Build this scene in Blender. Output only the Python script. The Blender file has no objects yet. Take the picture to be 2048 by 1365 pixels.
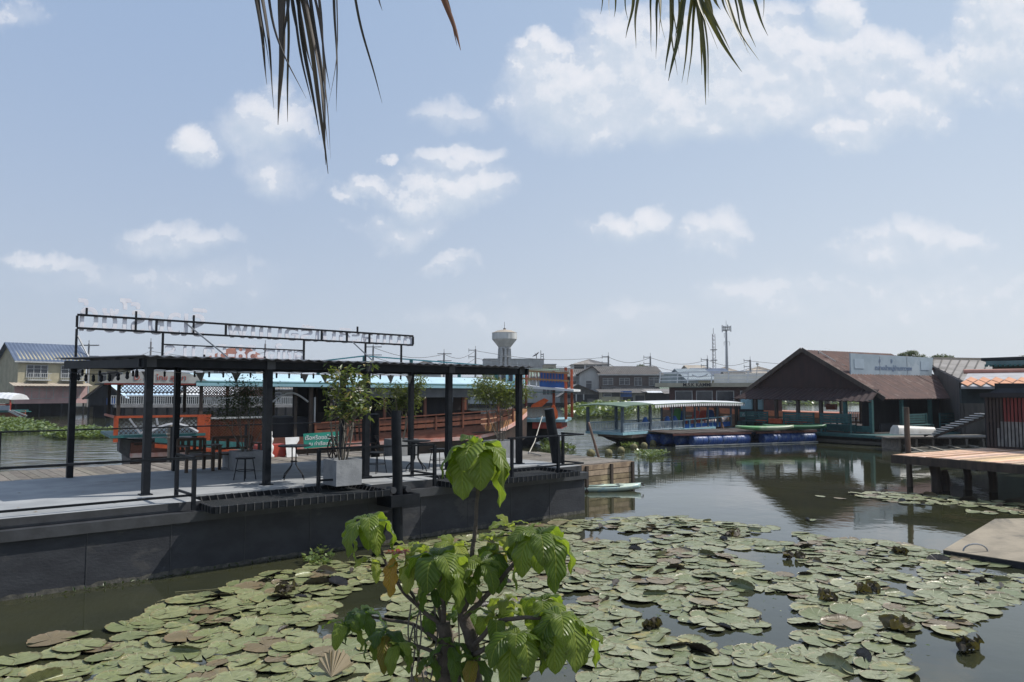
import bpy, math, random
from mathutils import Vector, Matrix, noise as mnoise
R = math.radians
rnd = random.Random(7)
S = bpy.context.scene
COL = S.collection
# ---------------------------------------------------------------- camera
F = 1500.0; EYE = 3.0; HOR = 783.0
PITCH = math.atan((HOR-682.5)/F)
cam = bpy.data.cameras.new('camera'); co = bpy.data.objects.new('camera', cam); COL.objects.link(co)
cam.sensor_width = 36.0; cam.lens = 36.0*F/2048; cam.clip_start = 0.05; cam.clip_end = 20000
co.location = (0, 0, EYE); co.rotation_euler = (R(90)+PITCH, 0, 0)
S.camera = co
S.view_settings.view_transform = 'Standard'; S.view_settings.look = 'None'
S.view_settings.exposure = 0.0; S.view_settings.gamma = 1.0
def ray(px, py):
    x = (px-1024)/F; u = (682.5-py)/F
    return Vector((x, math.cos(PITCH)-u*math.sin(PITCH), math.sin(PITCH)+u*math.cos(PITCH)))
def PZ(px, py, z):
    r = ray(px, py); t = (z-EYE)/r.z
    return Vector((r.x*t, r.y*t, z))
def PY(px, py, Y):
    r = ray(px, py); t = Y/r.y
    return Vector((r.x*t, Y, EYE+r.z*t))
# ---------------------------------------------------------------- sun + sky
SUN = Vector((0.62, 0.14, 0.77)).normalized()
sl = bpy.data.lights.new('sun', 'SUN'); sl.energy = 4.6; sl.angle = R(0.5); sl.color = (1.0, 0.95, 0.87)
so = bpy.data.objects.new('sun', sl); COL.objects.link(so); so.location = (40, 0, 60)
so.rotation_euler = (-SUN).to_track_quat('-Z', 'Y').to_euler()
W = bpy.data.worlds.new('World'); S.world = W; W.use_nodes = True
nt = W.node_tree; nt.nodes.clear()
class G:
    """small helper for node graphs"""
    def __init__(s, nt): s.nt = nt
    def n(s, t, **k):
        o = s.nt.nodes.new(t)
        for a, b in k.items(): setattr(o, a, b)
        return o
    def l(s, a, b): s.nt.links.new(a, b)
    def val(s, sock, v):
        if isinstance(v, (int, float, tuple)): sock.default_value = v
        else: s.l(v, sock)
    def m(s, op, a, b=0.0, c=None, clamp=False):
        o = s.n('ShaderNodeMath', operation=op, use_clamp=clamp)
        s.val(o.inputs[0], a); s.val(o.inputs[1], b)
        if c is not None: s.val(o.inputs[2], c)
        return o.outputs[0]
    def mix(s, f, a, b, blend='MIX'):
        o = s.n('ShaderNodeMix', data_type='RGBA', blend_type=blend)
        s.val(o.inputs[0], f); s.val(o.inputs[6], a); s.val(o.inputs[7], b)
        return o.outputs[2]
    def noise(s, vec, scale, detail=4.0, rough=0.55, dist=0.0, dim='3D'):
        o = s.n('ShaderNodeTexNoise', noise_dimensions=dim)
        if vec is not None: s.l(vec, o.inputs['Vector'])
        o.inputs['Scale'].default_value = scale; o.inputs['Detail'].default_value = detail
        o.inputs['Roughness'].default_value = rough; o.inputs['Distortion'].default_value = dist
        return o.outputs[0]
    def sm(s, v, a, b, lo=0.0, hi=1.0):
        o = s.n('ShaderNodeMapRange', interpolation_type='SMOOTHSTEP')
        s.val(o.inputs[0], v); s.val(o.inputs[1], a); s.val(o.inputs[2], b)
        o.inputs[3].default_value = lo; o.inputs[4].default_value = hi
        return o.outputs[0]
g = G(nt)
tc = g.n('ShaderNodeTexCoord'); sep = g.n('ShaderNodeSeparateXYZ'); g.l(tc.outputs['Generated'], sep.inputs[0])
dx, dy, dz = sep.outputs
sky = g.n('ShaderNodeTexSky', sky_type='NISHITA', sun_disc=False)
sky.sun_elevation = math.asin(SUN.z); sky.sun_rotation = math.atan2(SUN.x, SUN.y)
sky.air_density = 1.0; sky.dust_density = 2.0; sky.ozone_density = 1.5
SKS = 0.10
adx = g.m('MAXIMUM', g.m('ABSOLUTE', dy), 0.05)
u0 = g.m('DIVIDE', dx, adx); w0 = g.m('DIVIDE', dz, adx)
comb = g.n('ShaderNodeCombineXYZ'); g.l(u0, comb.inputs[0]); g.l(w0, comb.inputs[1])
front = g.m('LESS_THAN', 0.0, dy)
comb.inputs[2].default_value = 3.7
uv = comb.outputs[0]
grp = bpy.data.node_groups.new('cloud_field', 'ShaderNodeTree')
grp.interface.new_socket('P', in_out='INPUT', socket_type='NodeSocketVector'); grp.interface.new_socket('D', in_out='OUTPUT', socket_type='NodeSocketFloat'); grp.interface.new_socket('C', in_out='OUTPUT', socket_type='NodeSocketFloat')
q = G(grp); gi = q.n('NodeGroupInput'); go = q.n('NodeGroupOutput'); P0 = gi.outputs[0]
nA = q.noise(P0, 9.0, 7.0, 0.6); mpq = q.n('ShaderNodeMapping'); q.l(P0, mpq.inputs[0]); mpq.inputs['Location'].default_value = (7.3, 2.1, 5.0)
nB = q.noise(mpq.outputs[0], 9.0, 7.0, 0.6); sq = q.n('ShaderNodeSeparateXYZ'); q.l(P0, sq.inputs[0])
uu = q.m('ADD', sq.outputs[0], q.m('MULTIPLY', q.m('SUBTRACT', nA, 0.5), 0.15))
ww = q.m('ADD', sq.outputs[1], q.m('MULTIPLY', q.m('SUBTRACT', nB, 0.5), 0.12))
clouds = [ # px, py, rx, ry, strength
 (1190,190,150,90,1.0),(1260,110,110,80,1.0),(1450,110,160,80,1.1),(1400,200,280,75,1.0),(1560,170,150,60,.9),(1690,130,120,70,.9),(1690,30,60,50,.9),
 (1070,130,60,45,.9),(1800,110,80,45,.8),(1700,270,90,34,.8),(1800,215,100,50,.9),(1900,170,90,50,.9),(2020,60,100,110,1.2),(1980,130,70,60,1.),(1560,30,50,25,.5),
 (540,262,92,64,.72),(560,362,70,40,.6),(385,312,50,42,.8),(905,312,70,26,.62),(880,385,110,48,.8),(790,455,78,28,.55),(720,378,50,20,.62),(905,222,60,30,.45),(960,235,30,20,.4),
 (1260,458,78,32,.72),(1435,470,60,36,.6),(345,474,100,30,.5),(100,525,70,16,.48),(905,530,58,14,.45),(1820,490,120,40,.55),(1540,590,110,34,.42),(1930,480,70,22,.5),
 (1120,640,260,36,.3),(30,20,50,30,.42),(300,560,230,40,.34),(1860,600,260,60,.36),(770,315,20,12,.6)]
cur = None
for (px, py, rx, ry, st) in clouds:
    d = ray(px, py); a = d.x/d.y; b = d.z/d.y
    ex = q.m('MULTIPLY', q.m('SUBTRACT', uu, a), F/(rx*1.30)); ey = q.m('MULTIPLY', q.m('SUBTRACT', ww, b), F/(ry*1.36))
    r2 = q.m('ADD', q.m('MULTIPLY', ex, ex), q.m('MULTIPLY', ey, ey))
    v = q.m('MULTIPLY', q.m('SUBTRACT', 1.3, r2), st)
    cur = v if cur is None else q.m('SMOOTH_MAX', v, cur, 0.35)
nz = q.noise(P0, 16.0, 10.0, 0.58, 0.0)
q.l(q.m('ADD', cur, q.m('MULTIPLY', q.m('SUBTRACT', nz, 0.46), 2.2)), go.inputs[0]); q.l(cur, go.inputs[1])
A1 = g.n('ShaderNodeGroup'); A1.node_tree = grp; g.l(uv, A1.inputs[0])
mo1 = g.n('ShaderNodeMapping'); g.l(uv, mo1.inputs[0]); mo1.inputs['Location'].default_value = (.006, .016, 0)
A2 = g.n('ShaderNodeGroup'); A2.node_tree = grp; g.l(mo1.outputs[0], A2.inputs[0])
dens, cur = A1.outputs[0], A1.outputs[1]
grad = g.m('SUBTRACT', dens, A2.outputs[0])      # positive on sunward, upper edges
top = g.sm(grad, -0.35, 0.45)
wid = g.m('ADD', 0.45, g.m('MULTIPLY', g.m('SUBTRACT', 1.0, top), 1.9))
edge = g.n('ShaderNodeMapRange', interpolation_type='SMOOTHSTEP'); g.l(dens, edge.inputs[0]); edge.inputs[1].default_value = 0.05; g.l(wid, edge.inputs[2])
cov = g.m('MAXIMUM', g.m('MULTIPLY', edge.outputs[0], g.sm(cur, -0.15, 1.0, 0.0, 0.92)), g.sm(cur, 0.0, 1.15, 0.0, 0.78))
# behind the camera: loose generic clouds
mpb = g.n('ShaderNodeMapping'); g.l(tc.outputs['Generated'], mpb.inputs[0]); mpb.inputs['Scale'].default_value = (1, 1, 3)
nb = g.noise(mpb.outputs[0], 2.2, 6.0, 0.55)
covb = g.sm(nb, 0.52, 0.68, 0, 0.8)
mxc = g.n('ShaderNodeMix', data_type='FLOAT'); g.l(g.sm(dy, -0.02, 0.10), mxc.inputs[0]); g.l(covb, mxc.inputs[2]); g.l(cov, mxc.inputs[3])
cover = mxc.outputs[0]
lit = g.sm(g.m('ADD', grad, g.m('MULTIPLY', g.m('SUBTRACT', g.m('MINIMUM', dens, 1.6), 1.0), -0.16)), -0.55, 0.60)
k = 1.0/SKS
ccol = g.mix(lit, (0.62*k, 0.70*k, 0.80*k, 1), (0.86*k, 0.87*k, 0.92*k, 1))
# aerosol haze low over the horizon, and the blue of the upper sky
el = g.m('MAXIMUM', dz, 0.0)
hz = g.m('POWER', g.m('SUBTRACT', 1.0, g.m('MINIMUM', el, 1.0)), 3.4)
rightness = g.sm(dx, -0.5, 0.6)
hcol = g.mix(rightness, (0.62*k, 0.68*k, 0.76*k, 1), (0.78*k, 0.82*k, 0.86*k, 1))
zen = g.mix(rightness, (0.325*k, 0.46*k, 0.70*k, 1), (0.44*k, 0.57*k, 0.76*k, 1))
aer = g.mix(hz, zen, hcol)
base = g.mix(0.88, sky.outputs[0], aer)
fin = g.mix(cover, base, ccol)
bg = g.n('ShaderNodeBackground'); g.l(fin, bg.inputs[0]); bg.inputs[1].default_value = SKS
ow = g.n('ShaderNodeOutputWorld'); g.l(bg.outputs[0], ow.inputs[0])
W.cycles.sampling_method = 'MANUAL'; W.cycles.sample_map_resolution = 512
# ---------------------------------------------------------------- scene helpers
def tag(o, label=None, cat=None, group=None, kind=None):
    if label: o['label'] = label
    if cat: o['category'] = cat
    if group: o['group'] = group
    if kind: o['kind'] = kind
    return o
MATS = {}; MW = {}
def mw(o):
    m = o.matrix_basis.copy()
    return mw(o.parent) @ m if o.parent else m
def thing(name, label, cat, loc=(0, 0, 0), rotz=0.0, group=None):
    o = bpy.data.objects.new(name, None); COL.objects.link(o); o.empty_display_size = 0.2
    o.location = loc; o.rotation_euler = (0, 0, rotz)
    return tag(o, label, cat, group)
def copy_tree(o, parent=None):
    c = o.copy(); COL.objects.link(c)
    if parent is not None: c.parent = parent
    for ch in [x for x in COL.objects if x.parent == o]: copy_tree(ch, c)
    return c
CF = [Matrix.Identity(4)]
class MB:
    def __init__(s): s.v = []; s.f = []; s.uv = {}; s.sm = False; s.mi = None
    def add(s, vs, fs, uvs=None):
        b = len(s.v); s.v += [tuple(v) for v in vs]
        for i, f in enumerate(fs):
            if uvs: s.uv[len(s.f)] = [uvs[j] for j in f]
            s.f.append([b+j for j in f])
        return s
    def box(s, c, d, rz=0.0, rot=None):
        x, y, z = d[0]/2, d[1]/2, d[2]/2
        m = rot if rot is not None else Matrix.Rotation(rz, 3, 'Z')
        c = Vector(c)
        vs = [c+m@Vector((a*x, b*y, e*z)) for a in (-1, 1) for b in (-1, 1) for e in (-1, 1)]
        return s.add(vs, [(0,1,3,2),(4,6,7,5),(0,4,5,1),(2,3,7,6),(0,2,6,4),(1,5,7,3)])
    def bx(s, x0, x1, y0, y1, z0, z1):
        return s.box(((x0+x1)/2, (y0+y1)/2, (z0+z1)/2), (abs(x1-x0), abs(y1-y0), abs(z1-z0)))
    def bar(s, p0, p1, w, h=None, up=(0, 0, 1)):
        h = w if h is None else h
        p0 = Vector(p0); p1 = Vector(p1); d = p1-p0; L = d.length
        if L < 1e-6: return s
        d /= L; up = Vector(up)
        if abs(d.dot(up)) > .98: up = Vector((0, 1, 0)) if abs(d.y) < .9 else Vector((1, 0, 0))
        a = d.cross(up).normalized(); b = a.cross(d)
        m = Matrix((a, d, b)).transposed()
        return s.box((p0+p1)/2, (w, L, h), rot=m)
    def tube(s, pts, r, n=8, cap=True):
        pts = [Vector(p) for p in pts]
        rs = r if isinstance(r, (list, tuple)) else [r]*len(pts)
        vs = []; prev = None
        for i, p in enumerate(pts):
            t = (pts[min(i+1, len(pts)-1)]-pts[max(i-1, 0)]).normalized()
            if prev is None:
                a = t.cross(Vector((0, 0, 1)))
                if a.length < .1: a = t.cross(Vector((0, 1, 0)))
            else: a = prev-t*prev.dot(t)
            a.normalize(); prev = a; b = t.cross(a)
            vs += [p+(a*math.cos(2*math.pi*j/n)+b*math.sin(2*math.pi*j/n))*rs[i] for j in range(n)]
        fs = [(i*n+j, i*n+(j+1) % n, (i+1)*n+(j+1) % n, (i+1)*n+j) for i in range(len(pts)-1) for j in range(n)]
        if cap: fs += [tuple(range(n-1, -1, -1)), tuple(range((len(pts)-1)*n, len(pts)*n))]
        return s.add(vs, fs)
    def lathe(s, c, prof, n=16, ax=None):
        c = Vector(c); vs = []
        for (r, z) in prof: vs += [c+Vector((r*math.cos(2*math.pi*j/n), r*math.sin(2*math.pi*j/n), z)) for j in range(n)]
        fs = [(i*n+j, i*n+(j+1) % n, (i+1)*n+(j+1) % n, (i+1)*n+j) for i in range(len(prof)-1) for j in range(n)]
        fs += [tuple(range(n-1, -1, -1)), tuple(range((len(prof)-1)*n, len(prof)*n))]
        return s.add(vs, fs)
    def prism(s, poly, off):
        """poly: list of 3D points (planar), off: extrusion vector"""
        n = len(poly); off = Vector(off); vs = [Vector(p) for p in poly]; vs += [p+off for p in vs]
        fs = [tuple(range(n-1, -1, -1)), tuple(range(n, 2*n))]+[(i, (i+1) % n, n+(i+1) % n, n+i) for i in range(n)]
        return s.add(vs, fs)
    def quad(s, a, b, c, d): return s.add([a, b, c, d], [(0, 1, 2, 3)])
    def sheet(s, a, b, c, d, th=0.03, waves=0, amp=0.03):
        """corrugated roof sheet a-b is the eave, d-c the ridge; waves run from eave to ridge"""
        a, b, c, d = map(Vector, (a, b, c, d)); nrm = (b-a).cross(d-a).normalized()
        if nrm.z < 0: nrm = -nrm
        n = max(1, waves*4) if waves else 1; vs = []
        for i in range(n+1):
            t = i/n; o = nrm*(math.sin(2*math.pi*waves*t)*amp if waves else 0)
            vs += [a.lerp(b, t)+o, d.lerp(c, t)+o]
        m = len(vs); vs += [v-nrm*th for v in vs]
        fs = []
        for i in range(n):
            q = 2*i; fs += [(q, q+2, q+3, q+1), (m+q, m+q+1, m+q+3, m+q+2), (q, m+q, m+q+2, q+2), (q+1, q+3, m+q+3, m+q+1)]
        fs += [(0, 1, m+1, m), (2*n, m+2*n, m+2*n+1, 2*n+1)]
        return s.add(vs, fs)
    def build(s, name, mat, parent=None, label=None, smooth=False, frame=None, kind=None, auto=None):
        fr = frame if frame is not None else CF[0]
        M = (mw(parent).inverted() @ fr) if parent is not None else fr
        me = bpy.data.meshes.new(name)
        me.from_pydata([M @ Vector(v) for v in s.v], [], s.f)
        if s.uv:
            ul = me.uv_layers.new(name='UVMap')
            for p in me.polygons:
                us = s.uv.get(p.index)
                if us:
                    for li, u in zip(p.loop_indices, us): ul.data[li].uv = u
        me.materials.append(mat)
        me.polygons.foreach_set('use_smooth', [smooth]*len(me.polygons))
        if auto is not None and smooth: me.set_sharp_from_angle(angle=R(auto))
        me.update()
        o = bpy.data.objects.new(name, me); COL.objects.link(o)
        if parent is not None: o.parent = parent
        if label: o['label'] = label
        if kind: o['kind'] = kind
        return o
def solo(name, mb, mat, label, cat, group=None, kind=None, smooth=False, auto=None, frame=None):
    """a thing that is one mesh; origin moved to its base"""
    fr = frame if frame is not None else CF[0]
    vs = [fr @ Vector(v) for v in mb.v]
    c = Vector((sum(v.x for v in vs)/len(vs), sum(v.y for v in vs)/len(vs), min(v.z for v in vs)))
    mb.v = [tuple(v-c) for v in vs]
    o = mb.build(name, mat, smooth=smooth, auto=auto, frame=Matrix.Identity(4))
    o.location = c
    return tag(o, label, cat, group, kind)
def text_mb(txt, size, depth=0.01, mirror=False, M=None, align='CENTER', bold=0.0):
    cu = bpy.data.curves.new('t', 'FONT'); cu.body = txt; cu.size = size; cu.extrude = depth/2; cu.offset = bold
    cu.align_x = align; cu.resolution_u = 3
    o = bpy.data.objects.new('t', cu); COL.objects.link(o); bpy.context.view_layer.update()
    me = bpy.data.meshes.new_from_object(o.evaluated_get(bpy.context.evaluated_depsgraph_get()))
    mb = MB(); M = M or Matrix.Identity(4)
    vs = [M @ Vector(((-v.co.x if mirror else v.co.x), v.co.y, v.co.z)) for v in me.vertices]
    mb.add(vs, [tuple(reversed(p.vertices)) if mirror else tuple(p.vertices) for p in me.polygons])
    COL.objects.unlink(o); bpy.data.objects.remove(o); bpy.data.curves.remove(cu); bpy.data.meshes.remove(me)
    return mb
def upright(loc, rotz=0.0, tilt=90):
    return Matrix.Translation(loc) @ Matrix.Rotation(rotz, 4, 'Z') @ Matrix.Rotation(R(tilt), 4, 'X')
# ---------------------------------------------------------------- materials
def pm(name, c1, c2=None, rough=0.7, scale=3.0, bump=0.0, bscale=20.0, metal=0.0, spec=0.5, streak=0.0, island=0.0, sss=0.0, c3=None, s3=0.6, lo=.35, hi=.65, objrand=0.0, rvar=0.0):
    if name in MATS: return MATS[name]
    m = bpy.data.materials.new(name); m.use_nodes = True; t = m.node_tree; b = t.nodes['Principled BSDF']; h = G(t)
    tc = h.n('ShaderNodeTexCoord'); vec = tc.outputs['Object']
    c1 = tuple(c1)+(1,); c2 = tuple(c2 or [x*.75 for x in c1[:3]])[:3]+(1,)
    if streak:
        mpn = h.n('ShaderNodeMapping'); h.l(vec, mpn.inputs[0]); mpn.inputs['Scale'].default_value = (1, 1, streak); vs = mpn.outputs[0]
    else: vs = vec
    n1 = h.noise(vs, scale, 6.0, .6)
    col = h.mix(h.sm(n1, lo, hi), c1, c2)
    if c3:
        n3 = h.noise(vs, scale*.37+.13, 8.0, .7)
        col = h.mix(h.sm(n3, s3, s3+.08), col, tuple(c3)+(1,))
    if island or objrand:
        if island:
            ge = h.n('ShaderNodeNewGeometry'); rr = ge.outputs['Random Per Island']; amt = island
        else:
            oi = h.n('ShaderNodeObjectInfo'); rr = oi.outputs['Random']; amt = objrand
        hs = h.n('ShaderNodeHueSaturation')
        h.l(h.m('ADD', h.m('MULTIPLY', rr, amt), 1.0-amt/2), hs.inputs['Value'])
        rr2 = h.m('FRACT', h.m('MULTIPLY', rr, 17.31))
        h.l(h.m('ADD', h.m('MULTIPLY', rr2, .05*amt), .5-.025*amt), hs.inputs['Hue'])
        h.l(h.m('ADD', h.m('MULTIPLY', h.m('FRACT', h.m('MULTIPLY', rr, 7.77)), amt*.6), 1-amt*.3), hs.inputs['Saturation'])
        h.l(col, hs.inputs['Color']); col = hs.outputs[0]
    h.l(col, b.inputs['Base Color'])
    b.inputs['Metallic'].default_value = metal; b.inputs['Specular IOR Level'].default_value = spec
    if rvar: h.l(h.m('ADD', h.m('MULTIPLY', n1, rvar), rough-rvar/2, clamp=True), b.inputs['Roughness'])
    else: b.inputs['Roughness'].default_value = rough
    if bump:
        bp = h.n('ShaderNodeBump'); bp.inputs['Strength'].default_value = bump; bp.inputs['Distance'].default_value = 0.02
        h.l(h.noise(vs, bscale, 5.0, .6), bp.inputs['Height']); h.l(bp.outputs[0], b.inputs['Normal'])
    MATS[name] = m
    return m
def leafmat(name, c1, c2, trans=0.35, vein=True, rough=0.42, island=0.5, midw=0.035, veins=11.0, yell=None, cell=3.0, aged=0.0):
    if name in MATS: return MATS[name]
    m = bpy.data.materials.new(name); m.use_nodes = True; t = m.node_tree; b = t.nodes['Principled BSDF']; h = G(t)
    ge = h.n('ShaderNodeNewGeometry'); rr = ge.outputs['Random Per Island']
    oi = h.n('ShaderNodeObjectInfo'); rr = h.m('FRACT', h.m('ADD', rr, oi.outputs['Random']))
    tc = h.n('ShaderNodeTexCoord')
    nz = h.noise(tc.outputs['Object'], cell*3, 4, .6)
    col = h.mix(h.sm(h.m('ADD', rr, h.m('MULTIPLY', h.m('SUBTRACT', nz, .5), .8)), .1, .9), tuple(c1)+(1,), tuple(c2)+(1,))
    if yell: col = h.mix(h.sm(h.m('FRACT', h.m('MULTIPLY', rr, 5.3)), .90-aged, .94-aged*.5), col, tuple(yell)+(1,))
    if vein:
        uvn = h.n('ShaderNodeSeparateXYZ'); h.l(tc.outputs['UV'], uvn.inputs[0]); u, v = uvn.outputs[0], uvn.outputs[1]
        au = h.m('ABSOLUTE', h.m('SUBTRACT', u, .5))
        mid = h.sm(au, midw*.4, midw, 1, 0)
        ph = h.m('SINE', h.m('MULTIPLY', h.m('SUBTRACT', v, h.m('MULTIPLY', au, .55)), veins*6.283))
        vn = h.sm(ph, .86, 1.0)
        vm = h.m('MAXIMUM', mid, h.m('MULTIPLY', vn, .55))
        col = h.mix(h.m('MULTIPLY', vm, .6), col, (c2[0]*1.7+.05, c2[1]*1.5+.05, c2[2]*1.2+.02, 1))
        bp = h.n('ShaderNodeBump'); bp.inputs['Strength'].default_value = .8; bp.inputs['Distance'].default_value = .006
        h.l(h.m('SUBTRACT', h.m('MULTIPLY', ph, -.5), mid), bp.inputs['Height']); h.l(bp.outputs[0], b.inputs['Normal'])
    h.l(col, b.inputs['Base Color']); b.inputs['Roughness'].default_value = rough
    tr = h.n('ShaderNodeBsdfTranslucent'); tcol = h.mix(.5, col, (c2[0]*1.6+.05, c2[1]*1.7+.06, c2[2]*.5, 1)); h.l(tcol, tr.inputs[0])
    mx = h.n('ShaderNodeMixShader'); mx.inputs[0].default_value = trans
    h.l(b.outputs[0], mx.inputs[1]); h.l(tr.outputs[0], mx.inputs[2])
    h.l(mx.outputs[0], t.nodes['Material Output'].inputs[0])
    MATS[name] = m
    return m
M_black = pm('black_painted_steel', (.006, .008, .011), (.013, .015, .019), rough=.5, scale=5, bump=.12, bscale=30, spec=.16, c3=(.035, .03, .026), s3=.66)
M_hull = pm('dark_grey_hull', (.040, .043, .050), (.028, .030, .036), rough=.65, scale=1.6, bump=.35, bscale=14, spec=.3, c3=(.058, .058, .060), s3=.56, streak=1.8)
M_rim = pm('grey_rim_steel', (.045, .048, .054), (.030, .032, .036), rough=.55, scale=4, bump=.15)
M_deck = pm('pale_deck_paint', (.35, .36, .365), (.27, .28, .29), rough=.75, scale=1.4, bump=.1, bscale=9, spec=.15, c3=(.26, .265, .265), s3=.56)
M_white = pm('white_paint', (.72, .73, .74), (.6, .61, .62), rough=.5, scale=3)
M_signwhite = pm('sign_white', (.80, .80, .84), (.72, .72, .78), rough=.4, scale=3)
M_conc = pm('planter_concrete', (.30, .31, .32), (.23, .24, .25), rough=.85, scale=4, bump=.3, bscale=22)
M_darkw = pm('dark_wood', (.06, .042, .032), (.03, .022, .018), rough=.75, scale=6, bump=.3, streak=.2)
M_midw = pm('red_brown_wood', (.20, .075, .035), (.13, .045, .022), rough=.5, scale=5, bump=.25, streak=.25, island=.3)
M_hullw = pm('hull_red_wood', (.21, .085, .055), (.145, .055, .038), rough=.5, scale=3, bump=.25, streak=6)
M_oran = pm('orange_paint', (.42, .075, .02), (.30, .05, .015), rough=.5, scale=5)
M_orng2 = pm('orange_cloth', (.85, .17, .05), (.7, .12, .03), rough=.8, scale=5)
M_red = pm('red_paint', (.42, .06, .035), (.30, .04, .03), rough=.5, scale=5)
M_pinkw = pm('pale_pink_paint', (.72, .52, .48), (.62, .42, .38), rough=.5, scale=5)
M_teal = pm('teal_paint', (.035, .15, .15), (.025, .11, .11), rough=.5, scale=5)
M_teald = pm('dark_teal_wood', (.018, .085, .085), (.012, .055, .06), rough=.7, scale=5, island=.4)
M_tealroof = pm('pale_teal_roof', (.48, .66, .72), (.42, .58, .64), rough=.35, scale=3)
M_ltblue = pm('light_blue_paint', (.30, .50, .56), (.24, .42, .48), rough=.5, scale=3)
M_canvas = pm('grey_canvas', (.12, .125, .13), (.085, .09, .095), rough=.8, scale=2, bump=.2)
M_grayw = pm('weathered_grey_wood', (.20, .175, .145), (.13, .115, .095), rough=.85, scale=7, bump=.35, island=.5)
M_dockw = pm('dock_planks', (.66, .44, .28), (.46, .33, .23), rough=.8, scale=5, bump=.35, island=.75, streak=.4)
M_edgew = pm('platform_edge_planks', (.33, .25, .16), (.20, .145, .095), rough=.85, scale=5, bump=.4, island=.4)
M_roofred = pm('rusty_red_sheets', (.125, .062, .048), (.08, .042, .036), rough=.8, scale=1.4, bump=.3, c3=(.19, .125, .10), s3=.55)
M_roofdark = pm('dark_maroon_boards', (.034, .014, .013), (.022, .010, .010), rough=.85, scale=3, streak=.3)
M_roofgrey = pm('grey_fibre_roof', (.27, .25, .235), (.20, .185, .17), rough=.85, scale=.6, bump=.2, c3=(.13, .12, .11), s3=.58)
M_roofdk = pm('old_dark_roof', (.11, .10, .092), (.075, .07, .064), rough=.85, scale=.8, c3=(.16, .13, .10), s3=.6)
M_roofblue = pm('blue_tin_roof', (.105, .135, .20), (.08, .105, .16), rough=.5, scale=.5)
M_rooflblue = pm('pale_blue_tin_roof', (.48, .60, .70), (.38, .50, .62), rough=.45, scale=.5)
M_roofwhite = pm('white_tin_roof', (.68, .69, .70), (.55, .56, .57), rough=.5, scale=.8)
M_roofgreen = pm('green_tin_roof', (.13, .19, .13), (.09, .14, .10), rough=.7, scale=.8)
M_rooftan = pm('tan_roof', (.42, .36, .29), (.34, .29, .23), rough=.8, scale=.6)
M_roofbrick = pm('brick_tile_roof', (.22, .09, .06), (.15, .06, .045), rough=.85, scale=2)
M_wyel = pm('cream_yellow_wall', (.40, .36, .25), (.31, .285, .20), rough=.85, scale=1, c3=(.27, .24, .17), s3=.6)
M_wpink = pm('pink_wall', (.52, .34, .33), (.42, .28, .27), rough=.85, scale=1)
M_wgrey = pm('grey_plaster_wall', (.36, .37, .37), (.27, .28, .28), rough=.9, scale=.8, c3=(.17, .17, .165), s3=.6, streak=.4)
M_wblue = pm('pale_blue_grey_wall', (.36, .40, .42), (.28, .32, .34), rough=.9, scale=.8)
M_wwhite = pm('white_plaster_wall', (.58, .59, .58), (.48, .49, .48), rough=.9, scale=.8)
M_wbrown = pm('brown_board_wall', (.085, .062, .055), (.055, .042, .038), rough=.85, scale=3, streak=.3, bump=.3)
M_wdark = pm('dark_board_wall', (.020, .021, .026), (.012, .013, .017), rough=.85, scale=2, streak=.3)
M_wdirt = pm('dirty_board_wall', (.19, .18, .165), (.12, .115, .105), rough=.9, scale=2, streak=.3, bump=.3, c3=(.08, .075, .07), s3=.58)
M_glass = pm('dark_window_glass', (.03, .035, .045), (.05, .055, .065), rough=.12, scale=2)
M_frame = pm('pale_window_frame', (.42, .43, .43), (.32, .33, .33), rough=.7, scale=3)
M_steelg = pm('galvanised_steel', (.32, .33, .35), (.24, .25, .26), rough=.45, scale=4, metal=.4)
M_pole = pm('concrete_pole', (.22, .22, .225), (.16, .16, .165), rough=.9, scale=2)
M_blued = pm('blue_plastic_drum', (.025, .075, .27), (.018, .055, .20), rough=.45, scale=3, c3=(.10, .15, .27), s3=.55)
M_bluetarp = pm('blue_tarpaulin', (.015, .10, .36), (.01, .07, .26), rough=.5, scale=2)
M_greenp = pm('green_plastic', (.03, .16, .04), (.02, .12, .035), rough=.4, scale=2)
M_tyre = pm('tyre_rubber', (.03, .03, .032), (.05, .05, .05), rough=.85, scale=5)
M_rope = pm('pale_rope', (.45, .42, .36), (.35, .32, .28), rough=.9, scale=9)
M_mast = pm('red_white_mast', (.30, .27, .29), (.26, .26, .28), rough=.6, scale=.3)
M_bark = pm('bark', (.10, .08, .062), (.055, .045, .036), rough=.9, scale=14, bump=.8, bscale=40)
M_stem = pm('pale_stem', (.17, .15, .125), (.10, .09, .075), rough=.8, scale=14, bump=.4)
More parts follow.
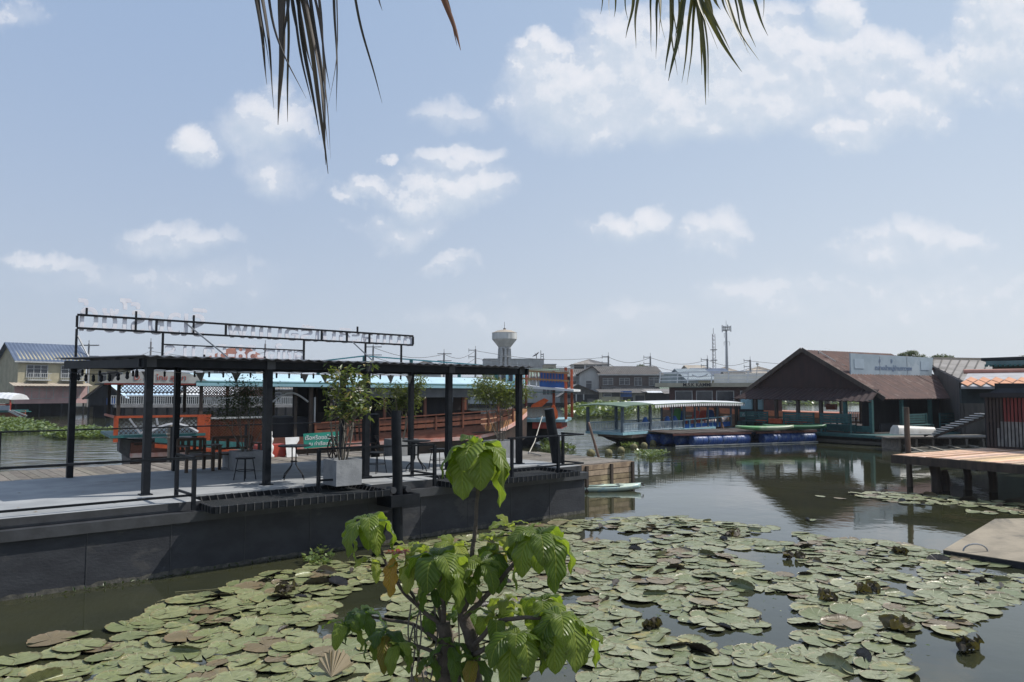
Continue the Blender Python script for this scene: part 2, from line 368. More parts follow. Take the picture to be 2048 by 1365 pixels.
# ================================================================= SETTING
def water_mat():
    m = bpy.data.materials.new('murky_water'); m.use_nodes = True; t = m.node_tree; b = t.nodes['Principled BSDF']; h = G(t)
    geo = h.n('ShaderNodeNewGeometry'); sp = h.n('ShaderNodeSeparateXYZ'); h.l(geo.outputs['Position'], sp.inputs[0])
    X, Y, Z = sp.outputs
    pos = geo.outputs['Position']
    n1 = h.noise(pos, .35, 4, .6)
    col = h.mix(h.sm(n1, .35, .65), (.040, .042, .020, 1), (.028, .031, .018, 1))
    h.l(col, b.inputs['Base Color']); b.inputs['Roughness'].default_value = .02; b.inputs['IOR'].default_value = 1.33
    b.inputs['Specular IOR Level'].default_value = 1.0
    # calm lagoon near the lilies, wind ripples out on the river
    far = h.sm(h.m('SUBTRACT', Y, h.m('MULTIPLY', h.m('MAXIMUM', X, 0.0), 1.25)), 19.0, 36.0)
    mp = h.n('ShaderNodeMapping'); h.l(pos, mp.inputs[0]); mp.inputs['Scale'].default_value = (1, 1.0, 1)
    a = h.noise(mp.outputs[0], 1.4, 3, .55); c = h.noise(mp.outputs[0], 5.0, 4, .6, .3)
    w = h.n('ShaderNodeTexNoise'); h.l(mp.outputs[0], w.inputs[0]); w.inputs['Scale'].default_value = 2.6; w.inputs['Detail'].default_value = 5; w.inputs['Roughness'].default_value = .65
    hgt = h.m('ADD', h.m('MULTIPLY', a, .0045), h.m('MULTIPLY', c, .0009))
    mp2 = h.n('ShaderNodeMapping'); h.l(pos, mp2.inputs[0]); mp2.inputs['Scale'].default_value = (.45, 1.0, 1)
    big = h.noise(mp2.outputs[0], 1.3, 2, .5, .3)
    hgt = h.m('ADD', hgt, h.m('MULTIPLY', h.m('MULTIPLY', big, far), .075))
    hg2 = h.m('ADD', hgt, h.m('MULTIPLY', h.m('MULTIPLY', w.outputs[0], far), .008))
    bp = h.n('ShaderNodeBump'); bp.inputs['Strength'].default_value = 1.0; bp.inputs['Distance'].default_value = 1.0
    h.l(hg2, bp.inputs['Height']); h.l(bp.outputs[0], b.inputs['Normal'])
    h.l(h.m('ADD', h.m('MULTIPLY', far, .05), .02), b.inputs['Roughness'])
    return m
M_water = water_mat()
mb = MB(); mb.quad((-3500, -60, 0), (3500, -60, 0), (3500, 5000, 0), (-3500, 5000, 0))
o = mb.build('water', M_water); tag(o, 'murky grey green river water', kind='structure')
M_mud = pm('bank_mud', (.10, .09, .07), (.07, .065, .05), rough=.95, scale=.6, bump=.3)
def bankpts(): # far bank line
    return [(-400, 70), (-120, 84), (-60, 98), (-20, 128), (15, 165), (60, 178), (110, 165), (170, 120), (500, 90)]
mb = MB(); bl = bankpts(); vs = [(x, y, -.3) for x, y in bl]+[(x*1.01, y+1.2, .9) for x, y in bl]+[(x*9 if abs(x) > 60 else x*14, 4800, 1.1) for x, y in bl]
n = len(bl); mb.add(vs, [(i, i+1, n+i+1, n+i) for i in range(n-1)]+[(n+i, n+i+1, 2*n+i+1, 2*n+i) for i in range(n-1)])
tag(mb.build('ground', M_mud), 'muddy ground of the far river bank', kind='structure')
M_bankc = pm('bank_concrete', (.24, .245, .25), (.17, .175, .18), rough=.9, scale=3, bump=.4)
mb = MB(); mb.prism([(-9, -8, -.3), (9, -8, -.3), (9, 1.9, -.3), (2.2, 2.35, -.3), (0, 3.4, -.3), (-.5, 3.5, -.3), (-1.2, 2.9, -.3), (-1.75, 2.55, -.3), (-2.3, 3.35, -.3), (-2.72, 4.05, -.3), (-3.0, 4.4, -.3), (-9, 4.4, -.3)], (0, 0, 1.72))
tag(mb.build('near_bank', M_bankc), 'grey concrete near bank at the bottom of the view', kind='structure')
# right bank under the houses
mb = MB(); mb.prism([(24, 30, -.3), (60, 10, -.3), (140, 20, -.3), (160, 110, -.3), (60, 95, -.3), (31, 55, -.3), (27, 42, -.3)], (0, 0, 1.0))
tag(mb.build('right_bank', M_mud), 'dark muddy right bank beneath the wooden houses', kind='structure')

# ================================================================= BARGE
BA = math.atan2(.652, .758)
BF = Matrix.Translation((1.83, 18.8, 0)) @ Matrix.Rotation(BA, 4, 'Z')
def B(s, t, z=0.0): return (-s, t, z)
def bthing(name, label, cat, s, t, z, group=None, rz=0.0):
    p = BF @ Vector(B(s, t, z))
    return thing(name, label, cat, p, BA+rz, group)
CF[0] = BF
DZ = 1.15; SL = 17.5
barge = bthing('floating_barge', 'long dark grey steel barge with a pale deck, under the black pergola', 'barge', 0, 0, 0)
NET = [(9.25, 5.95), (4.35, .75)]
mb = MB(); mb.bx(-SL, -.02, .02, 5.62, -.4, .84); mb.build('hull', M_hull, barge)
mb = MB(); vs = []; n_ = 340
for i in range(n_+1):
    x = -SL+(SL-.02)*i/n_; h_ = .07+.05*mnoise.noise(Vector((x*1.3, 0, 3)))+.035*mnoise.noise(Vector((x*7, 2, 3))); vs += [(x, .016, -.2), (x, .016, max(.02, h_))]
mb.add(vs, [(2*i, 2*i+2, 2*i+3, 2*i+1) for i in range(n_)]); mb.build('waterline_scum', pm('dried_scum', (.10, .095, .08), (.05, .05, .045), rough=.95, scale=9, bump=.5, c3=(.16, .15, .13), s3=.55), barge)
mb = MB()
for i in range(1, 15): mb.bx(-i*1.22, -i*1.22+.012, .012, .02, .0, .84)
mb.build('weld_seams', M_rim, barge)
mb = MB(); mb.bx(-SL, .03, -.06, .12, .84, 1.0); mb.bx(-.06, .03, .12, 5.62, .84, 1.0)
mb.build('rim', M_rim, barge)
mb = MB()
mb.bx(-SL, .01, .95, 5.6, 1.0, DZ)
mb.bx(-SL, -9.25, .16, .95, 1.003, DZ-.002); mb.bx(-5.95, -4.35, .16, .95, 1.003, DZ-.002); mb.bx(-.75, .01, .16, .95, 1.003, DZ-.002)
mb.build('deck', M_deck, barge)
mb = MB()
for a, b in ((SL, 9.25), (5.95, 4.35), (.75, -.012)): mb.bx(-a, -b, .145, .158, 1.002, DZ-.004)
mb.bx(.012, .02, .16, 5.6, 1.002, DZ-.004)
for a, b in NET: mb.bx(-a, -b, .13, .94, .86, .995)
mb.build('deck_edge', M_rim, barge, label='dark edge strip below the pale deck')
# nets
M_net = pm('black_net_mesh', (.010, .015, .017), (.022, .023, .026), rough=.9, scale=9, bump=.6, bscale=60)
for i, (a, b) in enumerate(NET):
    T = bthing('lounge_net', ['black rope net in a steel frame over the water left of the mooring pile', 'black rope net in a steel frame over the water, nearest the barge corner'][i], 'net', (a+b)/2, -.2, .98, 'rope nets along the barge edge')
    y0, y1 = -.50, .92
    mb = MB()
    for (p, q) in (((-a, y0), (-b, y0)), ((-a, y1), (-b, y1)), ((-a, y0), (-a, y1)), ((-b, y0), (-b, y1))):
        mb.bar((p[0], p[1], 1.06), (q[0], q[1], 1.06), .055, .11)
    mb.build('frame', M_black, T)
    mb = MB()
    x = -a+.06
    while x < -b-.04:
        mb.bar((x, y0+.06, 1.03), (x, y1-.06, 1.03), .013, .009); x += .021
    y = y0+.08
    while y < y1-.05:
        mb.bar((-a+.06, y, 1.033), (-b-.06, y, 1.033), .013, .009); y += .021
    mb.build('mesh', M_net, T)
    mb = MB(); rr = random.Random(3+i)
    x = -a+.08
    while x < -b-.05:
        mb.tube([(x, y0-.034, 1.0), (x, y0-.034, 1.118), (x+.02, y0+.034, 1.118), (x+.03, y0+.09, 1.03)], .008, 5)
        mb.tube([(x, y1+.034, 1.0), (x, y1+.034, 1.118), (x+.02, y1-.034, 1.118), (x+.03, y1-.09, 1.03)], .008, 5); x += .135+rr.random()*.02
    y = y0+.06
    while y < y1:
        for X, sg in ((-a, 1), (-b, -1)): mb.tube([(X-.034*sg, y, 1.0), (X-.034*sg, y, 1.118), (X+.034*sg, y, 1.118), (X+.09*sg, y, 1.03)], .008, 5)
        y += .14
    mb.build('lashing', M_rope if False else pm('dark_cord', (.05, .05, .052), (.09, .088, .085), rough=.9, scale=12), T)
# railings
def rail(label, pts, posts, zt, zb, z0, name='railing', w=.045, mid=True, base=DZ):
    T = bthing(name, label, 'railing', -pts[0][0], pts[0][1], base, 'steel railings on the barge and walkway')
    mb = MB()
    for p, q in zip(pts[:-1], pts[1:]):
        mb.bar((p[0], p[1], zt), (q[0], q[1], zt), w*1.15, w*.8)
    mb.build('top_rail', M_black, T)
    if mid:
        mb = MB()
        for p, q in zip(pts[:-1], pts[1:]): mb.bar((p[0], p[1], zb), (q[0], q[1], zb), w*.8, w*.8)
        mb.build('lower_rail', M_black, T)
    for (x, y) in posts:
        mb = MB(); mb.bar((x, y, z0), (x, y, zt-w*.41), w*1.35, w*1.35); mb.build('post', M_black, T)
    return T
rail('black railing along the front edge at the left end of the barge', [(-17.2, .03), (-9.42, .03), (-9.42, .92)], [(-16.2, .0), (-12.35, .0), (-9.42, .0), (-9.42, .92)], 1.89, 1.27, 1.02)
rail('black railing before the frangipani planter', [(-7.1+.2, .55), (-4.55, .03), (-4.55, .85)], [(-6.9, .55), (-4.55, .0), (-4.55, .85)], 1.88, 1.27, 1.02)
rail('black railing at the right corner of the barge', [(-2.5, .03), (-.05, .03), (-.05, .8)], [(-.95, .0), (-2.4, .02), (-.05, .75)], 1.93, 1.22, 1.02)
# pergola
perg = bthing('pergola', 'black steel pergola with a flat corrugated roof on the barge deck', 'pergola', 5, 3.4, DZ)
FS = [.88, 3.1, 5.32, 7.54, 9.77]; BS = [1.6, 3.8, 5.95, 8.1, 10.25]
for s in FS:
    mb = MB(); mb.bx(-s-.06, -s+.06, 1.44, 1.58, DZ, 3.5)
    mb.bx(-s-.10, -s+.10, 1.40, 1.62, DZ+.001, DZ+.02); mb.build('post', M_black, perg)
for s in BS:
    mb = MB(); mb.bx(-s-.06, -s+.06, 5.38, 5.52, DZ, 3.54); mb.build('post', M_black, perg)
mb = MB(); mb.bx(-9.98, -.70, 1.40, 1.46, 3.44, 3.59); mb.build('beam', M_black, perg)
mb = MB(); mb.bx(-10.4, -1.4, 5.50, 5.56, 3.50, 3.66); mb.build('beam', M_black, perg)
mb = MB(); mb.bar((-9.9, 1.3, 3.50), (-10.38, 5.6, 3.57), .06, .16); mb.build('beam', M_black, perg)
mb = MB(); mb.bar((-.75, 1.3, 3.50), (-1.5, 5.6, 3.57), .06, .16); mb.build('beam', M_black, perg)
mb = MB()
for i in range(1, 4):
    mb.bar((-FS[i], 1.5, 3.49), (-BS[i], 5.5, 3.56), .05, .1)
mb.build('rafters', M_black, perg)
mb = MB()
for i in range(1, 6):
    k = i/6; mb.bar((-9.9-.45*k, 1.4+4.1*k, 3.575+.06*k), (-.75-.65*k, 1.4+4.1*k, 3.575+.06*k), .05, .05)
mb.build('purlins', M_black, perg)
mb = MB(); mb.sheet((-10.0, 1.22, 3.63), (-.62, 1.22, 3.63), (-1.35, 5.85, 3.72), (-10.55, 5.85, 3.72), .012, waves=42, amp=.016)
mb.build('roof_sheet', pm('dark_roof_sheet', (.05, .052, .058), (.07, .07, .075), rough=.55, scale=2), perg)
mb = MB()
for p in [(-FS[i], 1.43) for i in range(5)]: mb.box((p[0], 1.385, 3.52), (.17, .02, .17)); mb.build('bracket_plate', M_rim, perg); mb = MB()

# sign frame with lettering seen from behind
sg = bthing('roof_sign', 'black steel frame with mirrored white lettering seen from behind on the pergola roof', 'sign', 5.9, 5.45, 3.66)
def sgl(x, z, y=5.45): return (x, y, z)
mb = MB()
X0, X1 = -10.22, -1.55
def zt(x): return 4.665+(x-X0)/(X1-X0)*(-.05)
def zb(x): return 4.375+(x-X0)/(X1-X0)*(-.03)
mb.bar(sgl(X0, zt(X0)), sgl(X1, zt(X1)), .045); mb.bar(sgl(X0, zb(X0)), sgl(X1, zb(X1)), .045)
for x in (X0, -8.6, -7.0, -4.45, -3.7, -3.0, X1): mb.bar(sgl(x, zb(x)+.02), sgl(x, zt(x)-.02), .045)
mb.bar(sgl(-8.45, 4.09), sgl(-4.95, 4.07), .03)
mb.build('frame', M_black, sg)
mb = MB()
for x in (X0, -8.45, -4.95, -3.12, -1.95): mb.bar(sgl(x, 3.70), sgl(x, zb(x)-.02), .045); mb.build('upright', M_black, sg); mb = MB()
mb.bar(sgl(-2.9, 3.83), sgl(-1.95, 3.81), .04); mb.bar(sgl(-2.9, 3.70), sgl(-2.9, 3.84), .04)
for x in (-10.05, -9.05, -7.78, -3.4): mb.bar(sgl(x, zb(x) if x > -9.9 and x < -4 else zt(x), 5.41), sgl(x, zt(x)+.16, 5.41), .04); mb.build('upright', M_black, sg); mb = MB()
for x in (-6.0, -7.5): mb.bar(sgl(x, 3.7), sgl(x, 3.88), .04)
mb.build('stub', M_black, sg)
mb = MB(); mb.bar(sgl(-7.95, 4.61, 5.42), (-7.15, 4.6, 3.72), .03); mb.build('stay', M_steelg, sg); mb = MB(); mb.bar(sgl(-3.55, 4.36, 5.42), (-3.05, 4.9, 3.71), .03); mb.build('stay', M_steelg, sg); mb = MB(); mb.bar(sgl(X0+.02, 4.2, 5.42), (-10.05, 5.0, 3.71), .025)
mb.build('stay', M_steelg, sg)
def back_text(txt, xl, xr, z, h, nm='lettering', squash=None, yy=5.49):
    mbt = text_mb(txt, 1.0, .0, mirror=True, align='LEFT', bold=.014)
    xs = [v[0] for v in mbt.v]; a, b = min(xs), max(xs)
    k = (xr-xl)/(b-a); mbt.v = [(xl+(v[0]-a)*k, v[1]*h, v[2]*.04) for v in mbt.v]
    # give the letters thickness by doubling
    fr = BF @ Matrix.Translation((0, yy, z)) @ Matrix.Rotation(R(90), 4, 'X')
    v2 = [(x, y, -.015) for x, y, _ in mbt.v]; n0 = len(mbt.v); mbt.v = [(x, y, .015) for x, y, _ in mbt.v]+v2
    mbt.f = mbt.f+[[q+n0 for q in reversed(f)] for f in mbt.f]
    mbt.build(nm, M_signwhite, sg, frame=fr)
back_text('ริเวอร์ไซด์', X0+.02, -7.45, 4.33, .92)
back_text('ชมและชิมเรือนแพ', -6.95, -1.5, 4.33, .56)
back_text('สุขใจ-58-5ค.น.ร', -8.4, -4.95, 3.76, .56, yy=5.47)
# string lights and bunting
T = bthing('string_light', 'string of small black lamps hung under the back beam of the pergola', 'string light', 6, 5.3, 3.4)
mb = MB(); pts = []
for i in range(60):
    x = -10.2+8.6*i/59; pts.append((x, 5.33, 3.47+.03*abs(math.sin(i*.55))))
mb.tube(pts, .008, 4); mb.build('cable', M_black, T)
for i in range(26):
    x = -10.1+8.4*i/25; mb = MB(); mb.lathe((x, 5.33, 3.33), [(.01, 0), (.026, .02), (.022, .07), (.028, .075), (.026, .12), (.01, .14)], 8); mb.build('lamp', M_black, T)
T = bthing('string_light', 'string of small lamps sagging along the left end beam of the pergola', 'string light', 10.2, 3.5, 3.4)
mb = MB(); mb.tube([(-9.9-.44*k/12, 1.5+4*k/12, 3.42-.08*math.sin(k/12*math.pi)) for k in range(13)], .008, 4); mb.build('cable', M_black, T)
for i in range(9):
    k = (i+.5)/9; mb = MB(); mb.lathe((-9.9-.44*k, 1.5+4*k, 3.26-.08*math.sin(k*math.pi)), [(.01, 0), (.035, .03), (.028, .08), (.032, .12), (.01, .15)], 8); mb.build('lamp', M_black, T)
T = bthing('bunting', 'grey triangular pennants strung under the pergola roof', 'bunting', 5, 4.9, 3.3)
mb = MB(); mb.tube([(-10+i*.5, 4.95, 3.44+.02*math.sin(i)) for i in range(17)], .005, 4); mb.build('cord', M_rope, T)
M_penn = pm('faded_pennant_cloth', (.33, .33, .33), (.24, .24, .25), rough=.9, scale=8)
for i, x in enumerate((-9.6, -8.9, -7.75, -6.9, -5.15, -4.6, -3.95, -2.6, -2.0)):
    mb = MB(); a = .12; mb.prism([(x-a, 4.95, 3.44), (x+a, 4.95+.02, 3.44), (x+.02*(i % 3), 4.97, 3.20)], (0, .004, 0)); mb.build('pennant', M_penn, T)
# piles
def pile(name, label, p0, p1, r0, r1, mat=M_black, cat='pile', group='mooring piles', frame=None, rings=0):
    mb = MB(); p0 = Vector(p0); p1 = Vector(p1); pts = []; rs = []
    N = 9
    for i in range(N):
        k = i/(N-1); pts.append(p0.lerp(p1, k)+Vector((mnoise.noise(Vector((k*3, p0.x, 1)))*r0*.25, mnoise.noise(Vector((k*3, p0.y, 5)))*r0*.25, 0))); rs.append(r0+(r1-r0)*k)
    mb.tube(pts, rs, 14)
    return solo(name, mb, mat, label, cat, group, smooth=True, auto=50)
pil = pile('mooring_pile', 'thick black round pile held by a bracket on the barge front', B(5.62, -.36, -.6), B(5.68, -.30, 2.62), .105, .095)
T = bthing('pile_bracket', 'black steel bracket with rollers around the front mooring pile', 'bracket', 5.65, -.3, .8)
mb = MB(); mb.bx(-5.95, -5.3, -.58, -.52, .80, 1.0); mb.bx(-5.95, -5.3, -.58, -.06, .78, .80); mb.bx(-5.95, -5.89, -.52, -.06, .80, 1.0); mb.bx(-5.36, -5.3, -.52, -.06, .80, 1.0)
mb.build('frame', M_black, T)
for dx_ in (-.17, .17):
    mb = MB(); mb.tube([(-5.63+dx_, -.42, 1.08), (-5.63+dx_, -.22, 1.08)], .065, 12); mb.build('roller', M_rim, T)
pile('mooring_pile', 'black round pile rising behind the small round table', B(2.0, 6.75, -.6), B(2.03, 6.75, 2.32), .14, .13)
pile('mooring_pile', 'thick leaning black pile at the right corner of the barge', B(-.32, .95, -.6), B(.25, 1.05, 2.55), .15, .125)
pile('mooring_pile', 'thin dark pile leaning off the end of the wooden platform', (1.55, 27.5, -.4), (.98, 26.6, 2.0), .09, .07)
# wooden walkway and platform behind / beyond the barge
T = bthing('wooden_walkway', 'weathered plank walkway running behind the barge', 'walkway', 8, 8, .78)
def planks(mb, x0, x1, y0, y1, z, wd, th=.05, gap=.012, along='y', rr=None, jit=.0):
    rr = rr or random.Random(5); x = x0
    while x < x1-.02:
        w = wd*(1+rr.uniform(-.12, .12)); a = y0+rr.uniform(-jit, jit); b = y1+rr.uniform(-jit, jit); e = min(x+w, x1)
        if along == 'y': mb.bx(x, e-gap, a, b, z-th+rr.uniform(-.004, .004), z+rr.uniform(-.006, .006))
        else: mb.bx(a, b, x, e-gap, z-th, z+rr.uniform(-.006, .006))
        x += w
mb = MB(); planks(mb, -18, -1.0, 5.72, 9.3, 1.02, .2, jit=.05); mb.build('planks', M_grayw, T)
mb = MB(); mb.bx(-18, -1.0, 9.1, 9.2, .55, .96); mb.bx(-18, -1, 6.0, 6.1, .55, .96); mb.build('joists', M_darkw, T)
T = bthing('wooden_platform', 'plank platform with horizontal side boards beyond the right end of the barge', 'platform', -2.6, 5, .5)
mb = MB(); planks(mb, 2.75, 9.3, .12, 4.95, .80, .2, along='x', jit=.04); mb.build('planks', M_grayw, T)
mb = MB(); rr = random.Random(2)
for i in range(5): mb.bx(.1, 4.95, 2.66, 2.71, .63-.17*i, .78-.17*i); mb.bx(4.96, 5.01, 2.66, 9.3, .63-.17*i, .78-.17*i)
mb.build('side_boards', M_edgew, T)
mb = MB()
for x in (.6, 1.7, 2.8, 3.9, 4.9): mb.bx(x-.05, x+.05, 2.60, 2.655, -.2, .77)
mb.bx(.1, 4.9, 2.8, 9.2, -.3, .55); mb.build('framing', M_darkw, T)
rail('thin black railing on the far side of the walkway, left of the first pergola post', [(-18, 9.1), (-12.1, 9.1)], [(-13.2, 9.1), (-16.3, 9.1)], 2.0, 1.3, .9, mid=False, base=1.02)
rail('thin black railing on the far side of the walkway behind the deck chairs', [(-11.2, 9.15), (-6.2, 9.15), (-2.6, 9.15)], [(-11.1, 9.15), (-7.1, 9.15), (-5.0, 9.15)], 2.0, 1.3, .9, mid=False, base=1.02)
pile('mooring_post', 'grey post with a pale rope standing on the walkway', B(7.1, 9.3, .4), B(7.1, 9.3, 2.05), .07, .06, M_grayw, 'post', None)
mb = MB(); mb.tube([B(7.1+.1*math.cos(i*1.2), 9.3+.09*math.sin(i*1.2), 1.9-.02*i) for i in range(12)]+[B(7.0, 9.15, 1.5), B(6.98, 9.1, 1.0), B(7.1, 8.95, .89), B(7.5, 8.9, .88), B(7.2, 8.7, .88)], .022, 6)
solo('mooring_rope', mb, M_rope, 'pale rope coiled round the grey walkway post', 'rope')
mb = MB(); mb.tube([(1.35, 33.5, 1.9), (.9, 30, 1.0), (.6, 26.5, .85), (1.0, 25.6, .83)], .02, 5)
solo('mooring_rope', mb, M_rope, 'pale rope from the wooden tour boat bow to the platform', 'rope', frame=Matrix.Identity(4))
CF[0] = Matrix.Identity(4)
# bamboo pole
a = PZ(1216, 962, 0); b = PY(1177, 845, a.y-.2); mb = MB(); pts = [a.lerp(b, i/14)-Vector((0, 0, .3*(1-i/14))) for i in range(15)]
mb.tube(pts, [.055*(1.1 if i % 3 == 0 else 1)*(1-.02*i) for i in range(15)], 8)
solo('bamboo_pole', mb, pm('old_bamboo', (.20, .13, .10), (.12, .08, .06), rough=.7, scale=8), 'brown bamboo pole leaning out of the water behind the kayak', 'pole', smooth=True)
# ---------------------------------------------------------------- deck furniture
CF[0] = BF
def bistro(s, t, label):
    T = bthing('round_table', label, 'table', s, t, DZ, 'black round tables on the barge deck')
    M = mw(T); C0 = CF[0]; CF[0] = M
    mb = MB(); mb.lathe((0, 0, .68), [(.30, 0), (.33, .005), (.335, .015), (.33, .028), (.29, .03)], 28); mb.build('table_top', M_black, T)
    for q in range(4):
        a = q*math.pi/2+.4; c, s_ = math.cos(a), math.sin(a); mb = MB()
        mb.tube([(c*.06, s_*.06, .68), (c*.055, s_*.055, .42), (c*.06, s_*.06, .30), (c*.12, s_*.12, .22), (c*.26, s_*.26, .09), (c*.285, s_*.285, .0)], .013, 6); mb.build('leg', M_black, T)
    mb = MB(); mb.lathe((0, 0, .36), [(.07, 0), (.07, .02)], 12); mb.build('ring', M_black, T)
    CF[0] = C0
bistro(3.85, 1.75, 'small round black table by the pergola posts, right of the front pile')
bistro(6.7, 2.1, 'small round black table left of the frangipani planter')
def mchair(s, t, rz, label):
    T = bthing('metal_stool', label, 'stool', s, t, DZ, 'thin black metal stools on the barge deck', rz)
    C0 = CF[0]; CF[0] = mw(T)
    mb = MB(); mb.lathe((0, 0, .44), [(.19, 0), (.2, .01), (.2, .025), (.18, .03)], 20); mb.build('seat', M_black, T)
    for q in range(4):
        a = q*math.pi/2+math.pi/4; c, s_ = math.cos(a), math.sin(a); mb = MB()
        mb.tube([(c*.15, s_*.15, .44), (c*.22, s_*.22, 0)], .011, 6); mb.build('leg', M_black, T)
    mb = MB(); mb.tube([(.19*math.cos(a*.6), .19*math.sin(a*.6), .2) for a in range(12)], .008, 5); mb.build('foot_ring', M_black, T); CF[0] = C0
mchair(3.1, 1.95, 2.0, 'black metal stool just right of the small round table')
mchair(4.75, 2.0, -1.4, 'black metal stool just behind the front mooring pile')
mchair(7.55, 2.6, -1.2, 'black metal stool behind the second pergola post')
# cart wheel bench
T = bthing('wagon_bench', 'dark slatted garden bench with cart wheel sides behind the front pile', 'bench', 2.75, 6.7, 1.02)
C0 = CF[0]; CF[0] = mw(T)
mb = MB()
for i in range(9): mb.bar((-.6+i*.15, .18, .52), (-.6+i*.15, .26, .98), .05, .02, up=(0, 1, 0))
mb.bar((-.65, .26, .98), (.65, .26, .98), .04, .06); mb.build('backrest', M_darkw, T)
mb = MB()
for i in range(4): mb.bx(-.62, .62, -.22+i*.11, -.13+i*.11, .44, .465)
mb.build('seat', M_darkw, T)
for sx in (-.68, .68):
    mb = MB(); r = .30; mb.tube([(sx, r*math.cos(a*math.pi/12), .32+r*math.sin(a*math.pi/12)) for a in range(25)], .025, 6)
    for a in range(4): c, s_ = math.cos(a*math.pi/4), math.sin(a*math.pi/4); mb.bar((sx, -r*c, .32-r*s_), (sx, r*c, .32+r*s_), .03)
    mb.bar((sx, -.2, .66), (sx, .26, .66), .05, .04); mb.tube([(sx-.04, 0, .32), (sx+.04, 0, .32)], .05, 8); mb.build('wheel', M_darkw, T)
CF[0] = C0
# timber armchairs at the left
def tchair(s, t, rz, label, w=.62):
    T = bthing('timber_armchair', label, 'armchair', s, t, DZ, 'brown timber armchairs on the deck', rz)
    C0 = CF[0]; CF[0] = mw(T) @ Matrix.Diagonal((1, 1, .86, 1))
    mb = MB(); mb.bx(-w/2, w/2, -.28, .28, .40, .44); mb.build('seat', M_woodb, T)
    mb = MB(); mb.bx(-w/2, w/2, .25, .29, .80, .88); mb.bx(-w/2, w/2, .25, .29, .5, .56)
    for i in range(4): mb.bx(-w/2+.08+i*(w-.2)/3, -w/2+.15+i*(w-.2)/3, .255, .28, .56, .80)
    mb.build('backrest', M_woodb, T)
    for sx in (-1, 1):
        for y in (-.24, .24):
            mb = MB(); mb.bx(sx*w/2-.03, sx*w/2+.03, y-.03, y+.03, 0, .66 if y < 0 else .86); mb.build('leg', M_woodb, T)
        mb = MB(); mb.bx(sx*w/2-.045, sx*w/2+.045, -.3, .24, .66, .69); mb.build('armrest', M_woodb, T)
    CF[0] = C0
M_woodb = pm('brown_furniture_wood', (.075, .045, .028), (.045, .028, .018), rough=.6, scale=6, streak=.3)
tchair(7.75, 5.1, 0.1, 'brown timber armchair left of the dark potted shrub')
tchair(6.75, 5.25, 0.0, 'brown timber bench seat right behind the dark potted shrub', .95)
mb = MB(); mb.box((-6.6, 5.4, DZ+.19), (.7, .4, .36)); solo('storage_crate', mb, M_conc, 'grey box standing under the brown timber bench seat', 'box')
# green board sign
T = bthing('notice_board', 'green board with white writing leaning near the frangipani', 'sign', 2.65, 8.8, .90, rz=-.1)
C0 = CF[0]; CF[0] = mw(T)
mb = MB(); mb.box((0, 0, .58), (1.3, .03, .46), rot=Matrix.Rotation(R(-6), 3, 'X') @ Matrix.Rotation(R(-2), 3, 'Y')); mb.build('panel', pm('green_sign_paint', (.02, .26, .20), (.015, .21, .16), rough=.4, scale=2), T)
for k, (tx, sz, zz, yy) in enumerate((('เรือหรือขอโดยสาร', .175, .60, -.022), ('ณ ท่าเรือเทศบาล', .15, .42, -.04))):
    t = text_mb(tx, sz, .004); t.build('lettering', M_signwhite, T, frame=mw(T) @ Matrix.Translation((0, yy, zz)) @ Matrix.Rotation(R(84), 4, 'X'))
for sx in (-.5, .5): mb = MB(); mb.bar((sx, .06, 0), (sx, .03, .75), .04); mb.build('stake', M_darkw, T)
CF[0] = C0
mb = MB(); mb.prism([(-3.95, 8.6, 1.02), (-3.6, 8.6, 1.02), (-3.6, 8.65, 1.0), (-3.66, 8.7, 1.3), (-3.5, 8.74, 1.5), (-3.5, 8.75, 1.6), (-3.95, 8.75, 1.6)], (.02, .04, 0)); solo('white_board', mb, M_white, 'small white board standing left of the green notice board', 'board')
mb = MB(); pr = [(.12, 0), (.13, .06), (.07, .12), (.10, .2), (.11, .3), (.06, .36), (.09, .42), (.1, .5), (.05, .56), (.07, .6), (.06, .68), (.02, .72)]
mb.lathe(B(4.45, 8.7, 1.02), [(a*1.1, b*1.15) for a, b in pr], 12); solo('white_statue', mb, M_white, 'small white stone figure by the second pergola post', 'statue', smooth=True)
mb = MB(); mb.box((-4.35, 9.0, 1.21), (.9, .4, .38)); solo('cool_box', mb, M_red, 'dark red chest beside the small white board', 'chest')
